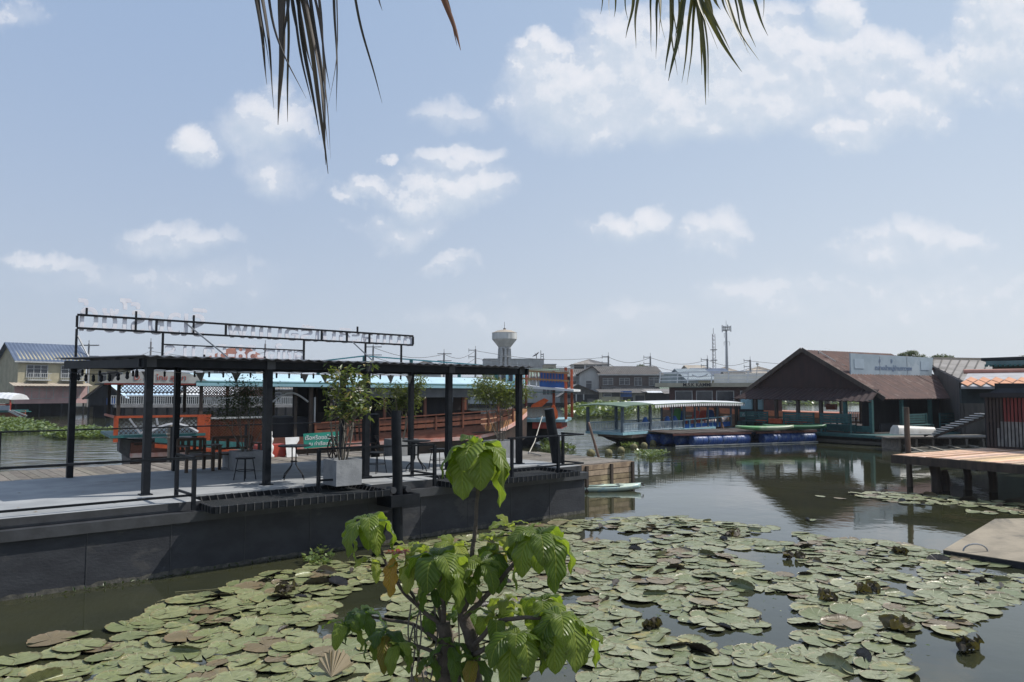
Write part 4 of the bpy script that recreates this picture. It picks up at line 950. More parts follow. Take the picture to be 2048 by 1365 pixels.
for k, x in enumerate((2.5, 4.8, 5.6)):
    mb = MB(); c = SF @ Vector((x, .2, 1.25)); mb.lathe(c-Vector((0, 0, .28)), [(.05, 0), (.17, .1), (.19, .3), (.12, .45), (.09, .55)], 9)
    solo('life_vest', mb, M_bluetarp, 'dark blue life vests hung on the posts of the open boat', 'life vest', 'blue life vests')
p0 = PZ(1450, 872, .1); p1 = PY(1432, 815, p0.y); pile('mooring_post', 'leaning brown timber post in front of the open blue boat', p0-Vector((0, 0, .4)), p1, .19, .17, pm('brown_post_wood', (.17, .09, .06), (.10, .055, .04), rough=.85, scale=4, bump=.4), 'post', None)
# drum raft
a = PZ(1383, 893, 0); b = PZ(1625, 885, 0); ang = math.atan2(b.y-a.y, b.x-a.x); RL = (b-a).length
RF = Matrix.Translation(a) @ Matrix.Rotation(ang, 4, 'Z'); CF[0] = RF
T = thing('drum_raft', 'low wooden raft deck laid over rows of blue drums', 'raft', RF @ Vector((RL/2, 1, .5)), ang)
mb = MB(); rr = random.Random(9)
x = -1.3
while x < RL+.2: mb.bx(x, x+.19, -.15, 3.0, .70+rr.uniform(-.01, .01), .75+rr.uniform(-.01, .01)); x += .21
mb.build('planks', pm('wet_dark_planks', (.10, .075, .062), (.06, .045, .038), rough=.7, scale=3, island=.5), T)
mb = MB(); mb.bx(-1.3, RL*.46, -.20, -.14, .60, .70); mb.bx(RL*.5, RL+.2, -.20, -.14, .60, .70); mb.build('side_beams', M_red if False else pm('red_brown_beam', (.14, .05, .04), (.09, .035, .03), rough=.7, scale=3), T)
mb = MB(); mb.bx(-1.2, RL+.2, -.26, -.20, .02, .08); mb.build('low_rail', M_frame, T)
def drum_local(mb, x0, x1, y, z, r=.29):
    n = 16; L = x1-x0; pr = [(0, r*.96), (.02, r), (.30, r), (.32, r*1.05), (.36, r*1.05), (.38, r), (.62, r), (.64, r*1.05), (.68, r*1.05), (.70, r), (.98, r), (1, r*.96)]
    mb.tube([(x0+L*k, y, z) for k, _ in pr], [q for _, q in pr], n)
dm = MB(); drum_local(dm, 0, .92, 0, 0)
proto = None; k = 0
for y in (0, .72, 1.44, 2.16):
    for i in range(int((RL)/.95)+1):
        x = i*.96-(0 if y == 0 else .0)-(.45*(y/.72) if i == 0 else 0)
        if y > 0 and i > 0 and y < 2: continue
        if abs(i*.96-RL*.48) < .3: continue
        loc = RF @ Vector((x, y, .30))
        if proto is None:
            proto = bpy.data.objects.new('drum', None); bpy.data.objects.remove(proto)
            proto = dm.build('plastic_drum', M_blued, None, smooth=True, auto=35, frame=Matrix.Identity(4)); o = proto
        else: o = proto.copy(); COL.objects.link(o)
        o.location = loc; o.rotation_euler = (0, 0, ang)
        tag(o, 'round blue plastic drums floating under the raft deck' , 'drum', 'blue drums under the raft'); k += 1
CF[0] = Matrix.Identity(4)
def kayak(name, label, c, rz, L, W, H, mat, top=None, flip=False, tilt=0.0, group=None, roll=0):
    T = thing(name, label, 'kayak', c, rz, group); T.rotation_euler = (roll, tilt, rz); C0 = CF[0]; CF[0] = T.matrix_basis.copy()
    mb = MB(); n = 22; m_ = 10; vs = []
    for i in range(n+1):
        t = i/n*2-1; w = W/2*(max(0, 1-abs(t)**2.4))**.62+.006; zc = H*.22*abs(t)**2.5
        for j in range(m_):
            a = 2*math.pi*j/m_; zz = math.sin(a); hh = H*.5*(1-.35*abs(t)**2)
            vs.append((t*L/2, w*math.cos(a), zc+H*.5+hh*(zz if zz < 0 else zz*.45)))
    mb.add(vs, [(i*m_+j, i*m_+(j+1) % m_, (i+1)*m_+(j+1) % m_, (i+1)*m_+j) for i in range(n) for j in range(m_)]+[tuple(range(m_-1, -1, -1)), tuple(range(n*m_, n*m_+m_))])
    mb.build('shell', mat, T, smooth=True)
    if not flip:
        for x, l in ((-.05*L, .30*L), (.27*L, .12*L)):
            mb = MB(); pts = []
            for i in range(17):
                a = 2*math.pi*i/16; pts.append((x+l/2*math.cos(a), W*.30*math.sin(a), H*.70))
            mb.tube(pts, .018, 6); mb.build('cockpit_rim', mat, T, smooth=True)
            mb = MB(); mb.prism([(p[0]*1, p[1]*.9, H*.725) for p in pts[:-1]], (0, 0, .004)); mb.build('cockpit', top or M_wdark, T)
        mb = MB(); mb.tube([(-.25*L, -W*.40, H*.68), (0, -W*.47, H*.66), (.25*L, -W*.38, H*.68)], .012, 5); mb.build('grab_line', M_wdark, T)
        mb = MB(); mb.tube([(.49*L, 0, H*.75), (.52*L, 0, H*.8), (.525*L, 0, H*.55)], .02, 6); mb.build('handle', M_darkw, T)
    CF[0] = C0; return T
M_kay = pm('faded_mint_plastic', (.42, .56, .50), (.52, .60, .50), rough=.4, scale=1.4, c3=(.30, .46, .50), s3=.55)
p = PZ(1222, 984, 0); kayak('kayak', 'faded mint green kayak floating at the corner of the barge', (p.x-.42, p.y+.25, -.06), R(3), 2.75, .72, .34, M_kay)
p = PZ(1540, 862, .76); kayak('kayak', 'green and white kayak lying on the drum raft', (p.x-.3, p.y, .76), R(4), 3.4, .8, .38, pm('green_white_plastic', (.10, .30, .10), (.45, .50, .36), rough=.4, scale=1.2), flip=True, group=None)
p = PZ(1583, 862, .76); kayak('kayak', 'upturned dark green kayak at the right end of the drum raft', (p.x+.5, p.y+.9, .76), R(-6), 3.6, .85, .40, pm('dark_green_plastic', (.04, .15, .06), (.03, .11, .05), rough=.4, scale=2), flip=True)
# husk floats
fl = [(1182, 911), (1217, 910), (1242, 905), (1268, 898), (1288, 895), (1306, 890), (1329, 886)]
M_husk = pm('husk', (.21, .19, .09), (.13, .12, .06), rough=.95, scale=9, bump=.9, bscale=30)
pr0 = None
for i, (x, y) in enumerate(fl):
    p = PZ(x, y, 0); r = .19 if i else .15
    if pr0 is None:
        mb = MB(); mb.lathe((0, 0, -r), [(r*math.sin(a*math.pi/10)+.001, r-r*math.cos(a*math.pi/10)) for a in range(11)], 14); pr0 = mb.build('float_ball', M_husk, None, smooth=True); o = pr0
    else: o = pr0.copy(); COL.objects.link(o)
    o.location = (p.x, p.y, .09); s = r/.15; o.scale = (s, s, s*.95); o.rotation_euler = (rnd.random(), rnd.random(), 0)
    tag(o, 'brownish husk covered ball floating in a line of buoys before the blue boat' if i > 1 else ('small husk ball lying on the wooden platform edge' if i == 0 else 'husk ball float nearest the bamboo pole'), 'float', 'husk ball floats')
pr0.location.z = .88; q = PZ(1182, 912, .80); pr0.location.x = q.x; pr0.location.y = q.y
# large wooden boat with white upper rail, behind
WF = Matrix.Translation((14.2, 66.0, 0)) @ Matrix.Rotation(R(-14), 4, 'Z'); CF[0] = WF
T = thing('river_cruise_boat', 'large dark wooden boat with a cream name board and white upper deck rail', 'cruise boat', WF @ Vector((4, 2, 0)), R(-14))
def shw(x): return 1.75-.06*x+(.05*(x/6)**2)
xs = lin(-1.2, 16, 26)
def hww(x): return 2.3*(1-max(0, (1.6-x)/3.0)**2) if x < 1.6 else 2.3
mb = hullstrip(MB(), xs, hww, lambda x: -.3+(.5 if x < 0 else 0), lambda x: shw(x)-.45, 2.3, .8, .96); mb.build('lower_hull', pm('varnished_dark_hull', (.15, .085, .05), (.10, .055, .035), rough=.5, scale=2, streak=4), T, smooth=True, auto=40)
mb = hullstrip(MB(), xs, hww, lambda x: shw(x)-.45, shw, 2.3, .97, 1.0); mb.build('orange_sheer_plank', pm('orange_brown_plank', (.48, .17, .08), (.36, .12, .06), rough=.5, scale=2, streak=4), T, smooth=True, auto=40)
mb = MB(); mb.bx(-.4, 9, .3, 4.2, 1.2, 3.35); mb.build('cabin', pm('maroon_cabin', (.07, .028, .025), (.045, .02, .018), rough=.6, scale=2), T)
for i, x in enumerate((.1, 1.9, 3.6, 5.6)):
    mb = MB(); w = 1.5 if i != 1 else 1.4; mb.bx(x, x+w, .24, .30, 2.0 if i < 3 else 1.6, 3.05)
    f = mb.build('window', M_frame, T); mb = MB(); mb.bx(x+.07, x+w-.07, .22, .26, 2.06 if i < 3 else 1.66, 2.99); mb.build('pane', M_glass, f)
mb = MB(); mb.bx(-1.6, 9, -.2, 4.6, 3.38, 3.72); mb.build('name_fascia', pm('cream_fascia', (.42, .39, .30), (.34, .31, .24), rough=.7, scale=1.5), T)
t = text_mb('M.S.K KAMMI', .42, .01, bold=.01); t.build('lettering', M_wdark, T, frame=WF @ Matrix.Translation((2.0, -.21, 3.42)) @ Matrix.Rotation(R(90), 4, 'X'))
for z in (4.0, 4.32, 4.7):
    mb = MB(); mb.bar((-1.2, 0, z-.08), (1.8, 0, z-.02), .08); mb.bar((1.8, 0, z-.02), (9, 0, z+.06), .08 if z > 4.5 else .06); mb.build('white_rail', M_white, T)
for x in (-1.2, .3, 1.2, 3.2, 4.6, 6.2, 7.8): mb = MB(); mb.bar((x, 0, 3.72), (x+.08, 0, 4.72), .09); mb.build('white_post', M_white, T)
mb = MB(); mb.tube([(1.6, -.05, 4.45), (2.0, -.08, 4.25), (2.5, -.05, 4.3), (2.9, -.05, 4.5)], .07, 6); mb.build('rolled_sheet', M_white, T)
mb = MB(); mb.bx(3.5, 9, 3.6, 3.65, 3.75, 4.6); mb.build('back_panel', M_wwhite, T)
mb = MB(); mb.bar((7.0, 2, 3.7), (7.2, 2, 5.3), .06); mb.lathe((7.2, 2, 5.3), [(.08, 0), (.14, .1), (.1, .22)], 8); mb.build('mast_lamp', M_frame, T)
CF[0] = Matrix.Identity(4)
# left far boat with white canopy
LA = R(2); p = PZ(2, 838, 0); LF = Matrix.Translation((-59.4, 78.5, 0)) @ Matrix.Rotation(LA, 4, 'Z'); CF[0] = LF
T = thing('river_boat', 'red and white boat with a ribbed canopy at the far left edge', 'river boat', LF @ Vector((3, 1, 0)), LA)
mb = hullstrip(MB(), lin(-4, 7.8, 18), lambda x: 1.2*(1-max(0, (x-3.5)/4.4)**2) if x > 3.5 else 1.2, lambda x: -.2+(.7*((x-4)/4)**2 if x > 4 else 0), lambda x: .70+.3*max(0, (x-2)/6)**2, 1.2, .7, 1.0); mb.build('hull', pm('orange_brown_hull', (.36, .11, .06), (.24, .08, .05), rough=.5, scale=1), T, smooth=True, auto=40)
mb = MB(); mb.bx(-3.5, 7.4, -.1, 2.4, .92, 1.02); mb.bx(5.0, 7.8, -.12, 2.2, .8, .88); mb.build('teal_gunwale', M_teal, T)
mb = MB(); mb.bx(-3.5, 6.9, -.16, -.1, 1.02, 1.5); mb.build('grey_side_panel', pm('grey_blue_panel', (.30, .34, .40), (.24, .27, .33), rough=.6, scale=2), T)
for x in (-3, 1, 3.1, 4.6, 6.9): mb = MB(); mb.bar((x, 0, 1.0), (x, 0, 2.25), .12); mb.build('red_post', M_red, T)
mb = MB(); mb.bx(-3.4, 7.0, 0, .06, 1.55, 1.65); mb.build('red_rail', M_red, T)
mb = MB(); vs = []; n = 44
for i in range(n+1):
    x = -4+11.2*i/n; o = .03*(i % 2)
    for j in range(7): k = j/6*2-1; vs.append((x, 1.2+k*(1.6+o), 2.15+o+.70*math.sqrt(max(0, 1-k*k*.97))-.05*max(0, (x-5.5)/1.7)**2*3))
mb.add(vs, [(i*7+j, (i+1)*7+j, (i+1)*7+j+1, i*7+j+1) for i in range(n) for j in range(6)]+[tuple(range(n*7, n*7+7))]); mb.build('canopy', M_roofwhite, T)
mb = MB(); mb.bar((6.8, -.1, 1.0), (8.6, -.4, .2), .06, .2); mb.bar((7.2, -.1, 1.0), (8.9, -.4, .45), .06, .12); mb.build('boarding_ladder', M_frame, T)
CF[0] = Matrix.Identity(4)
# ================================================================= FAR BANK HOUSES
def solve_w(px1, P, phi):
    k = (px1-1024)/F
    return (k*P.y-P.x)/(math.cos(phi)-k*math.sin(phi))
def house(name, label, px0, px1, yb, ye, yr, Y, D=8.0, phi=0.0, roof='gs', wall=None, rmat=None, wins=(), cat='house', stilt=True, oh=.5, waves=0, inset=0.0, door=None, group=None, hipx=0.0, winmat=None, skirt=None):
    P = PY(px0, yb, Y); P2 = P.copy(); phi = R(phi); Wd = solve_w(px1, P, phi)
    zb = P.z; ze = PY(px0, ye, Y).z; zr = PY((px0+px1)/2, yr, Y+(D/2 if roof in ('gs', 'hip') else (0 if roof == 'gf' else D))*math.cos(phi)+Wd/2*math.sin(phi)).z
    T = thing(name, label, cat, (P.x, P.y, max(0, zb)), phi, group); C0 = CF[0]; CF[0] = Matrix.Translation((P.x, P.y, 0)) @ Matrix.Rotation(phi, 4, 'Z')
    mb = MB(); mb.bx(0, Wd, 0, D, zb, ze)
    zr = max(zr, ze+.3) if roof != 'flat' else zr
    if roof == 'gf': mb.prism([(0, .001, ze), (Wd, .001, ze), (Wd/2+inset*Wd, .001, zr-.06)], (0, D-.002, 0))
    if roof == 'gs': mb.prism([(.001, 0, ze), (.001, D, ze), (.001, D/2, zr-.06)], (Wd-.002, 0, 0))
    mb.build('wall', wall, T)
    mb = MB(); wv = waves or max(6, int(Wd/.35)); am = .03
    if roof == 'gs':
        k = (zr-ze)/(D/2); e = oh
        mb.sheet((-e, -e, ze-k*e), (Wd+e, -e, ze-k*e), (Wd+e, D/2, zr), (-e, D/2, zr), .06, wv, am)
        mb.sheet((Wd+e, D+e, ze-k*e), (-e, D+e, ze-k*e), (-e, D/2+.01, zr), (Wd+e, D/2+.01, zr), .06, wv, am)
    elif roof == 'gf':
        c = Wd/2+inset*Wd; k = (zr-ze)/c; k2 = (zr-ze)/(Wd-c); n = max(6, int(D/.35))
        mb.sheet((-oh, D+oh, ze-k*oh), (-oh, -oh, ze-k*oh), (c, -oh, zr), (c, D+oh, zr), .08, n, am)
        mb.sheet((Wd+oh, -oh, ze-k2*oh), (Wd+oh, D+oh, ze-k2*oh), (c+.01, D+oh, zr), (c+.01, -oh, zr), .08, n, am)
    elif roof == 'hip':
        e = oh; h = hipx or D/2; h = min(h, Wd/2-.05)
        mb.sheet((-e, -e, ze), (Wd+e, -e, ze), (Wd-h, D/2, zr), (h, D/2, zr), .06, wv, am)
        mb.sheet((Wd+e, D+e, ze), (-e, D+e, ze), (h, D/2+.01, zr), (Wd-h, D/2+.01, zr), .06, wv, am)
        mb.add([(-e, -e, ze), (h, D/2, zr), (-e, D+e, ze)], [(0, 1, 2)]); mb.add([(Wd+e, -e, ze), (Wd-h, D/2, zr), (Wd+e, D+e, ze)], [(0, 2, 1)])
    elif roof == 'shed':
        mb.sheet((-oh, -oh, ze), (Wd+oh, -oh, ze), (Wd+oh, D, zr), (-oh, D, zr), .06, wv, am)
    else:
        mb.bx(-.15, Wd+.15, -.15, D+.15, ze+.002, ze+.25)
    mb.build('roof', rmat, T)
    if roof in ('gs', 'gf'):
        mb = MB()
        if roof == 'gs': mb.bar((-oh, -oh-.03, ze-(zr-ze)/(D/2)*oh-.08), (Wd+oh, -oh-.03, ze-(zr-ze)/(D/2)*oh-.08), .05, .16)
        else:
            c = Wd/2+inset*Wd; mb.bar((-oh, -oh-.03, ze-(zr-ze)/c*oh-.06), (c, -oh-.03, zr-.06), .05, .2); mb.bar((c, -oh-.035, zr-.06), (Wd+oh, -oh-.035, ze-(zr-ze)/(Wd-c)*oh-.06), .05, .2)
        mb.build('fascia', winmat or M_frame if roof == 'gs' else M_darkw, T)
    if stilt and zb > .6:
        mb = MB(); n = max(2, int(Wd/2)); 
        for i in range(n+1):
            for y in (.1, D*.5): mb = MB(); mb.box((Wd*i/n*.98+.05, y, zb/2-.3), (.16, .16, zb+.6-.01)); mb.build('stilt', M_wdark, T)
        mb = MB(); mb.bx(.1, Wd-.1, D*.55, D*.6, -.3, zb-.01); mb.build('underside_shade', M_wdark, T)  # dark sheet in place of the shade beneath the floor
    Hh = ze-zb
    for (a, b, c, d, *r) in wins:
        kind = r[0] if r else 'w'
        x0, x1, z0, z1 = a*Wd, b*Wd, zb+c*Hh, zb+d*Hh
        if kind == 'w':
            mb = MB(); mb.bx(x0, x1, -.06, .02, z0, z1); f = mb.build('window', M_glass, T)
            mb = MB(); q = .07; mb.bx(x0-q, x1+q, -.10, -.062, z1, z1+q); mb.bx(x0-q, x1+q, -.12, -.062, z0-q, z0)
            n = max(1, int((x1-x0)/.7))
            for i in range(n+1): xx = x0+(x1-x0)*i/n; mb.bx(xx-q/2, xx+q/2, -.10, -.063, z0, z1)
            mb.bx(x0, x1, -.095, -.064, z0+(z1-z0)*.68, z0+(z1-z0)*.68+q*.7)
            mb.build('frame', M_frame, f)
        elif kind == 'd': mb = MB(); mb.bx(x0, x1, -.05, .02, z0, z1); mb.build('door', M_wbrown, T)
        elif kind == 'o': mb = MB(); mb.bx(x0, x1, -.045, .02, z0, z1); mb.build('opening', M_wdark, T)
        elif kind == 'b':
            mb = MB(); mb.bx(x0, x1, -.9, -.002, z0-.12, z0); mb.bar((x0, -.86, z1), (x1, -.86, z1), .06)
            x = x0
            while x <= x1: mb.bx(x-.02, x+.02, -.88, -.84, z0, z1); x += .22
            mb.build('balcony', M_frame, T)
        elif kind == 'a':  # awning
            mb = MB(); mb.sheet((x0, -1.8, z0), (x1, -1.8, z0), (x1, -.05, z1), (x0, -.05, z1), .04, int((x1-x0)/.4), .02); mb.build('awning', r[1], T)
        elif kind == 'p': mb = MB(); mb.bx(x0, x1, -.08, -.003, z0, z1); mb.build('panel', r[1], T)
        elif kind == 'l': # lean-to lower roof
            mb = MB(); mb.sheet((x0, -3.2, z0), (x1, -3.2, z0), (x1, -.02, z1), (x0, -.02, z1), .05, int((x1-x0)/.35), .025); mb.build('lean_to_roof', r[1], T)
            mb = MB(); mb.bx(x0+.2, x1-.2, -2.6, -.2, zb-.01, z0-.03); mb.build('lean_to_wall', r[2], T)
    CF[0] = C0; return T
H = house
H('riverside_house', 'two storey cream and pink house with a blue tin roof at the far left', 33, 172, 808, 718, 688, 88, 8, 48, 'gs', M_wyel, M_roofblue, [(.12, .42, .60, .86), (.62, .95, .60, .86), (.12, .45, .54, .68, 'b'), (.60, .98, .54, .68, 'b'), (-.04, 1.03, 0, .46, 'p', M_wpink), (-.12, 1.04, .40, .47, 'a', M_rooftan), (.10, .52, .12, .36, 'w'), (.66, .92, .14, .34, 'w')], stilt=True)
H('shed', 'dark open boathouse with a pale blue gable roof right of the pink house', 176, 246, 812, 790, 764, 84, 7, 20, 'gf', M_wdark, M_rooflblue, [(.2, .45, 0, .8, 'o'), (.55, .8, .1, .7, 'p', M_bluetarp)])
H('house', 'cream walled house with a striped tan roof peeping above the dark boathouse', 178, 262, 800, 732, 716, 98, 8, 30, 'gs', M_wyel, M_rooftan, [(.2, .4, .55, .8), (.6, .8, .55, .8)])
H('house', 'house with a red brown tiled hip roof above the pergola roof', 404, 512, 800, 722, 697, 118, 10, 4, 'hip', M_wgrey, M_roofbrick, [(.2, .4, .5, .8)], hipx=2.4)
H('pier_shop', 'dark riverside shop with a pale blue roof seen through the boat stern', 246, 352, 812, 788, 768, 88, 7, 18, 'gs', M_wdark, M_rooflblue, [(0, .3, .75, .92, 'p', M_rooftan), (.3, .6, .75, .92, 'p', M_bluetarp), (.62, 1, .75, .92, 'p', M_wyel), (.1, .3, .1, .6), (.5, .8, .1, .6)])
H('pier_shop', 'dark riverside shop with a grey white roof behind the boat doorway', 356, 470, 812, 788, 772, 94, 7, 16, 'gs', M_wdark, M_roofwhite, [(.1, .3, .1, .7), (.5, .8, .1, .7)])
H('pier_house', 'long grey boarded house on stilts behind the middle of the tour boat', 472, 650, 812, 776, 760, 102, 8, 14, 'gs', M_wdirt, M_roofgrey, [(.1, .2, .2, .7), (.35, .5, .2, .7), (.7, .85, .2, .7)])
H('pier_house', 'low dark house with a white front window behind the frangipani', 655, 765, 810, 778, 762, 112, 8, 12, 'gs', M_wdark, M_roofdk, [(.1, .4, .2, .8), (.6, .9, .2, .8)])
H('pier_house', 'grey stilt house visible behind the round pile and table', 768, 905, 810, 774, 758, 124, 8, 10, 'gs', M_wdirt, M_roofgrey, [(.1, .25, .2, .75), (.35, .6, .2, .75), (.7, .9, .2, .75)])
H('pier_house', 'low house with a blue grey front behind the fullest shrub', 908, 1040, 808, 770, 755, 138, 8, 8, 'gs', M_wblue, M_roofdk, [(.1, .25, .2, .75), (.35, .6, .2, .75)])
H('house', 'dark roofed house just left of the water tower, mostly hidden by the pergola', 815, 882, 783, 735, 721, 160, 9, 0, 'hip', M_wgrey, M_roofdk, [], stilt=False, hipx=4)
H('apartment_block', 'long grey concrete block with a flat roof behind the water tower', 968, 1088, 783, 719, 719, 235, 14, 4, 'flat', M_wgrey, M_wgrey, [(.55, .56, .1, .9, 'p', M_wwhite), (.75, .76, .1, .9, 'p', M_wwhite)], stilt=False, cat='building')
H('house', 'small yellow green block right of the grey concrete building', 1087, 1112, 783, 730, 730, 210, 8, 0, 'flat', M_wyel, M_wgrey, [(.4, .8, .78, .88, 'o')], stilt=False)
H('house', 'low pale building between the yellow block and the open terrace', 1112, 1152, 783, 738, 738, 220, 8, 0, 'flat', M_wwhite, M_wgrey, [], stilt=False)
H('house', 'house with a faded green roof behind the boat balcony', 1030, 1140, 806, 752, 738, 150, 10, 0, 'gs', M_wgrey, M_roofgreen, [(.5, .7, .3, .8)], stilt=True)
H('house', 'grey two storey stilt house with a brown roof behind the boathouse', 1128, 1188, 806, 752, 738, 150, 9, 0, 'gs', M_wgrey, M_roofdk, [(.15, .4, .45, .8), (.6, .8, .2, .8, 'o')])
H('boathouse', 'grey gabled boathouse with washing hung under its eave', 1126, 1200, 806, 788, 769, 138, 8, 0, 'gf', M_wdirt, M_roofgrey, [(.02, .98, 0, .92, 'o'), (.34, .37, .2, .95, 'p', M_wwhite), (.54, .57, .3, .95, 'p', M_wwhite), (.05, .3, 0, .5, 'p', M_wdirt), (.65, .95, 0, .45, 'p', M_wdirt)], inset=-.12, oh=.9)
H('terrace_house', 'pale terrace with an open tin roof on posts above the brown house', 1147, 1218, 783, 729, 719, 200, 10, 0, 'hip', M_wwhite, M_roofgrey, [(.02, .3, .68, .97, 'o'), (.35, .62, .68, .97), (.66, .8, .68, .97)], stilt=False, hipx=8)
H('wooden_house', 'large dark brown wooden house with four white framed windows', 1200, 1322, 800, 748, 733, 146, 11, 3, 'gs', M_wbrown, M_roofdk, [(.05, .21, .58, .82), (.32, .48, .58, .82), (.56, .68, .56, .84), (.80, .96, .56, .86), (.02, .98, .10, .52, 'l', M_roofdk, M_wdirt)])
H('house', 'grey gable ended house joined to the left of the large brown wooden house', 1160, 1199, 800, 746, 733, 147, 9, 0, 'gf', M_wgrey, M_roofdk, [(.3, .6, .4, .7)], inset=.12)
H('houseboat', 'low cream fronted houseboat on the water below the brown house', 1204, 1240, 803, 785, 779, 133, 6, 0, 'shed', M_wyel, M_roofdk, [(.02, .98, .5, .95, 'o'), (.1, .5, .55, .9, 'w')])
H('river_shelter', 'shelter with a blue tarpaulin corner beside the cream houseboat', 1241, 1290, 804, 786, 778, 134, 6, 0, 'shed', M_wdirt, M_roofdk, [(.0, .45, .55, 1.2, 'p', M_bluetarp), (.1, .5, .05, .5, 'o'), (.6, .95, .1, .7, 'o')])
H('river_cafe', 'dark open fronted riverside hall with a white awning', 1292, 1362, 806, 784, 778, 134, 8, 0, 'shed', M_wdark, M_roofgrey, [(0, .42, .92, 1.08, 'a', M_roofwhite), (.45, .98, .85, 1.0, 'a', M_roofgrey)])
H('house', 'low building with a mossy green roof behind the open fronted hall', 1326, 1378, 806, 778, 768, 142, 8, 0, 'gs', M_wdirt, M_roofgreen, [(.2, .4, .1, .6, 'o')])
H('house', 'pale flat roofed house with one dark shuttered window', 1318, 1374, 800, 749, 749, 150, 9, 0, 'flat', M_wblue, M_roofwhite, [(.55, .82, .45, .62, 'o')])
H('house', 'house with a large blue grey roof and a pale yellow end', 1376, 1428, 800, 758, 738, 147, 12, 8, 'gs', M_wblue, pm('blue_grey_roof', (.24, .28, .31), (.18, .215, .24), rough=.7, scale=.6), [(.4, 1.0, .0, 1.0, 'p', M_wyel), (.58, .82, .3, .85, 'o')])
H('house', 'green awninged house with washing beside the cruise boat', 1364, 1412, 806, 780, 772, 136, 6, 0, 'shed', M_wdirt, M_teal, [(.1, .3, .3, .8, 'p', M_red), (.45, .65, .2, .7, 'p', M_wwhite), (.7, .95, .1, .7, 'o')])
H('house', 'small beige roofed house peeping over the blue grey roof', 1380, 1412, 783, 738, 731, 185, 8, 0, 'gs', M_wwhite, M_rooftan, [], stilt=False)
H('house', 'house with a deep blue roof left of the antenna mast foot', 1400, 1462, 783, 749, 737, 170, 10, 6, 'gs', M_wbrown, M_roofblue, [], stilt=False)
H('house', 'distant beige hip roofed house at the foot of the antenna mast', 1441, 1476, 783, 743, 734, 230, 10, 0, 'hip', M_wwhite, M_rooftan, [], stilt=False, hipx=5)
H('house', 'long house with a dark grey roof behind the white upper rail', 1462, 1512, 800, 756, 744, 165, 10, 0, 'gs', M_wdirt, M_roofdk, [(.3, .6, .3, .7)], stilt=False)
H('house', 'distant house with a wide pale beige roof behind the utility pole', 1500, 1560, 783, 746, 733, 225, 12, 0, 'hip', M_wwhite, M_rooftan, [], stilt=False, hipx=6)
H('house', 'grey roofed house partly hidden by the slope of the big red roof', 1510, 1572, 800, 758, 746, 160, 10, 0, 'gs', M_wgrey, M_roofgrey, [(.2, .5, .3, .7)], stilt=False)
H('house', 'wooden shophouse at the water level behind the big pavilion', 1575, 1700, 806, 790, 780, 175, 8, 0, 'gs', M_wdirt, M_roofdk, [(.1, .2, .1, .7, 'o')])
# pier rail in front of the shops
p0 = PY(246, 812, 86); p1 = PY(600, 812, 98)
T = thing('pier_railing', 'white baluster railing on the long pier of the left bank shops', 'railing', p0, 0)
mb = MB(); mb.bar(p0+Vector((0, -2, 0)), p1+Vector((0, -2, 0)), 1.6, .3); mb.build('pier_deck', M_pole, T)
mb = MB(); n = 90; up = Vector((0, -2.6, 1.15))
mb.bar(p0+up, p1+up, .07); mb.bar(p0+up-Vector((0, 0, .9)), p1+up-Vector((0, 0, .9)), .06)
mb.build('rails', M_frame, T)
mb = MB()
for i in range(n+1): q = p0.lerp(p1, i/n)+up; mb.bx(q.x-.035, q.x+.035, q.y-.03, q.y+.03, q.z-.9, q.z)
mb.build('balusters', M_frame, T)
mb = MB()
for i in range(19): q = p0.lerp(p1, i/18)+Vector((0, -2.4, 0)); mb.bx(q.x-.12, q.x+.12, q.y-.12, q.y+.12, -.4, q.z-.15)
mb.build('piles', M_wdark, T)
mb = MB(); q0 = p0+Vector((0, .5, 0)); q1 = p1+Vector((0, .5, 0)); mb.bar(Vector((q0.x, q0.y, .4)), Vector((q1.x, q1.y, .4)), .3, 1.3); mb.build('pier_shade', M_wdark, T)  # dark bar behind the piles, stands for the shade under the pier
# ---------------------------------------------------------------- water tower
P = PY(1009, 742, 200); s = 200/F
def rz_(py): return PY(1009, py, 200).z
T = thing('water_tower', 'round white water tower with a conical bowl on concrete legs', 'water tower', (P.x, P.y, 1.0))
mb = MB(); mb.lathe((P.x, P.y, 0), [(13*s, rz_(694)), (25*s, rz_(679)), (25*s, rz_(667)), (24.6*s, rz_(666))], 20); mb.build('tank', pm('stained_white_concrete', (.55, .56, .55), (.38, .39, .38), rough=.9, scale=.5, c3=(.24, .23, .22), s3=.6, streak=.3), T)
mb = MB(); mb.lathe((P.x, P.y, 0), [(25.5*s, rz_(666.3)), (14*s, rz_(661.5)), (2.5*s, rz_(659.5))], 20); mb.build('tank_roof', M_rooftan, T)
mb = MB(); mb.lathe((P.x, P.y, 0), [(2.6*s, rz_(660.5)), (2.6*s, rz_(657)), (.5*s, rz_(656.9)), (.3*s, rz_(644))], 10); mb.build('vent_and_mast', M_darkw, T)
mb = MB(); mb.lathe((P.x, P.y, 0), [(12.5*s, rz_(698)), (12.5*s, rz_(694.2))], 16); mb.build('ring_beam', M_wgrey, T)
for i in range(8):
    a = i*math.pi/4+.2; c, q = math.cos(a), math.sin(a); mb = MB(); mb.bar((P.x+c*11*s, P.y+q*11*s, rz_(698)), (P.x+c*15*s, P.y+q*15*s, 1.0), .55, .4); mb.build('leg', M_frame, T)
mb = MB(); mb.lathe((P.x, P.y, 0), [(13.4*s, rz_(715)), (13.4*s, rz_(713))], 16); mb.lathe((P.x, P.y, 0), [(2.5*s, 1), (2.5*s, rz_(694))], 8); mb.build('shaft_and_brace', M_wgrey, T)
